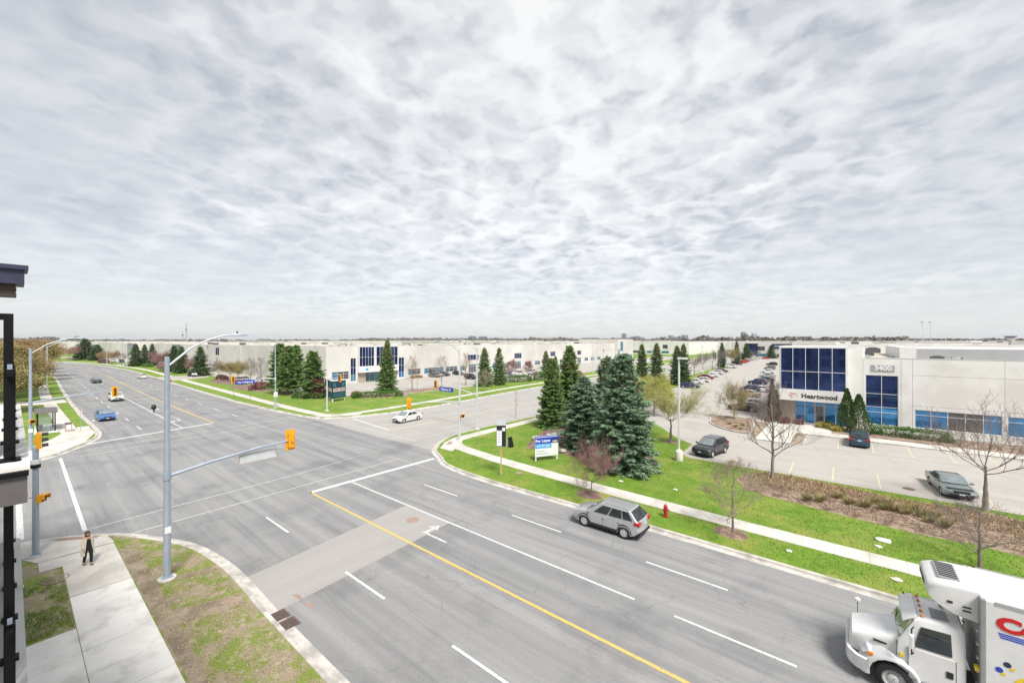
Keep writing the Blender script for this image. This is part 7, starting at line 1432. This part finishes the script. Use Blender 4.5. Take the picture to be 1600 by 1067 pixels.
J = [(0, 0, .96, .13, .15), (0, 0, 1.12, .11, .13), (.01, 0, 1.30, .12, .15), (.02, 0, 1.42, .09, .13), (.03, 0, 1.49, .05, .05), (.045, 0, 1.56, .065, .06), (.045, 0, 1.63, .095, .08), (.03, 0, 1.70, .075, .065)]
E_ = [(0, 1), (1, 2), (2, 3), (3, 4), (4, 5), (5, 6), (6, 7)]
def chain(src, pts):
    p = src
    for q in pts: J.append(q); E_.append((p, len(J)-1)); p = len(J)-1
    return p
for s in (1, -1):
    st = .16*s
    f_ = chain(0, [(.02+st*.2, s*.09, .86, .085), (.06+st*.5, s*.095, .48, .06), (-.02+st, s*.09, .09, .042), (.02+st, s*.09, .045, .04), (.15+st, s*.1, .03, .03)])
    w_ = chain(3, [(.0, s*.17, 1.40, .055), (-.02-st*.3, s*.22, 1.13, .042), (.10-st*.3, s*.20, .90, .032), (.13-st*.3, s*.195, .83, .034)])
    for k in range(4): chain(w_, [(.15-st*.3+.012*k-.02, s*(.195+.0), .785-.004*k, .0095), (.155-st*.3+.014*k-.02, s*.185, .735+.006*abs(k-1.5), .0085)])
    chain(w_, [(.17-st*.3, s*.165, .82, .010), (.185-st*.3, s*.155, .79, .009)])
body = link('body', skin_mesh('body', J, E_), 'skin', pr)
cl_ = [(j[0], j[1], j[2], j[3]*1.13+.004, (j[4] if len(j) > 4 else j[3])*1.13+.004) for j in J[:4]]; ce = [(0, 1), (1, 2), (2, 3)]
for s, b0 in ((1, 8), (-1, 27-0)):
    pass
J2 = list(cl_); E2 = list(ce)
def chain2(src, pts):
    p = src
    for q in pts: J2.append(q); E2.append((p, len(J2)-1)); p = len(J2)-1
for s in (1, -1):
    st = .16*s; chain2(0, [(.02+st*.2, s*.09, .86, .10), (.06+st*.5, s*.095, .48, .075), (-.02+st, s*.09, .10, .062)])
link('black_outfit', skin_mesh('black_outfit', J2, E2), 'cloth_black', pr)
J3 = [(0, 0, 1.40, .06, .10)]; E3 = []
for s in (1, -1):
    p = 0
    for q in [(.0, s*.17, 1.40, .075), (-.02-.16*s*.3, s*.225, 1.13, .06), (.09-.16*s*.3, s*.205, .92, .05)]: J3.append(q); E3.append((p, len(J3)-1)); p = len(J3)-1
coat = link('coat', skin_mesh('coat', J3, E3), 'cloth_cream', pr); mb = MB(); secs = []
for z, rx, ry, op in ((1.44, .09, .15, .35), (1.32, .155, .205, .45), (1.12, .16, .20, .55), (.95, .19, .225, .6), (.75, .23, .25, .7), (.55, .26, .27, .75)):
    a_ = [op+(2*PI-2*op)*i/20 for i in range(21)]; secs.append([(rx*math.cos(a), ry*math.sin(a), z) for a in a_])
vs = [p for s_ in secs for p in s_]+[(p[0]*.93, p[1]*.93, p[2]) for s_ in secs for p in s_]; n = 21; o0 = len(secs)*n; fs = []
for j in range(len(secs)-1):
    for i in range(20): fs += [(j*n+i, j*n+i+1, (j+1)*n+i+1, (j+1)*n+i), (o0+j*n+i, o0+(j+1)*n+i, o0+(j+1)*n+i+1, o0+j*n+i+1)]
    for i in (0, 20): fs.append((j*n+i, (j+1)*n+i, o0+(j+1)*n+i, o0+j*n+i))
for j in (0, len(secs)-1):
    for i in range(20): fs.append((j*n+i, j*n+i+1, o0+j*n+i+1, o0+j*n+i))
MB().add(vs, fs).build('coat_skirt', 'cloth_cream', coat, smooth=60)
bm = bmesh.new(); bmesh.ops.create_uvsphere(bm, u_segments=18, v_segments=14, radius=1)
for v in bm.verts:
    c = v.co; lo = max(0, -c.z); v.co = Vector((c.x*.115-.01-(.02 if c.x < 0 else 0), c.y*(.105+.02*lo), 1.655+c.z*(.115 if c.z > 0 else .27)))
    if c.x > .25 and c.z < .55: v.co.x = .03+.02*c.x; v.co.y *= 1.12
me = bpy.data.meshes.new('hair'); bm.to_mesh(me); bm.free(); me.shade_smooth(); link('hair', me, 'hair', pr)
for s in (1, -1):
    MB().lathe([(.002, 0), (.012, .004), (.012, .01), (.002, .014)], 8, (.128, s*.032, 1.635), 'x').build('eye', 'ink_dark', body); MB().cbox(.02, s*.09, 0, .25, .085, .05).build('shoe', 'black_plastic', pr, bevel=.018, loc=(.16*s, 0, .03)); MB().cbox(.045, s*.088, 1.62, .03, .02, .055).build('ear', 'skin', body, bevel=.008)
MB().add([(.135, -.014, 1.60), (.135, .014, 1.60), (.158, 0, 1.597), (.132, 0, 1.645)], [(0, 1, 2), (0, 2, 3), (1, 3, 2), (0, 3, 1)]).build('nose', 'skin', body); MB().cbox(.128, 0, 1.568, .012, .045, .012).build('mouth', 'ink_pink', body)

# ================================================================ THE AIR
hz = MB().box(-11000, 11000, -11000, 11000, -1.4, 84).build('haze', None); struct(hz, 'stuff')
hm = bpy.data.materials.new('air'); hm.use_nodes = True; t_ = hm.node_tree; t_.nodes.remove(t_.nodes['Principled BSDF']); pv = t_.nodes.new('ShaderNodeVolumePrincipled')
pv.inputs['Color'].default_value = (.93, .96, 1.0, 1); pv.inputs['Density'].default_value = .00007; pv.inputs['Anisotropy'].default_value = .2; t_.links.new(pv.outputs[0], t_.nodes['Material Output'].inputs['Volume'])
hz.data.materials.append(hm)
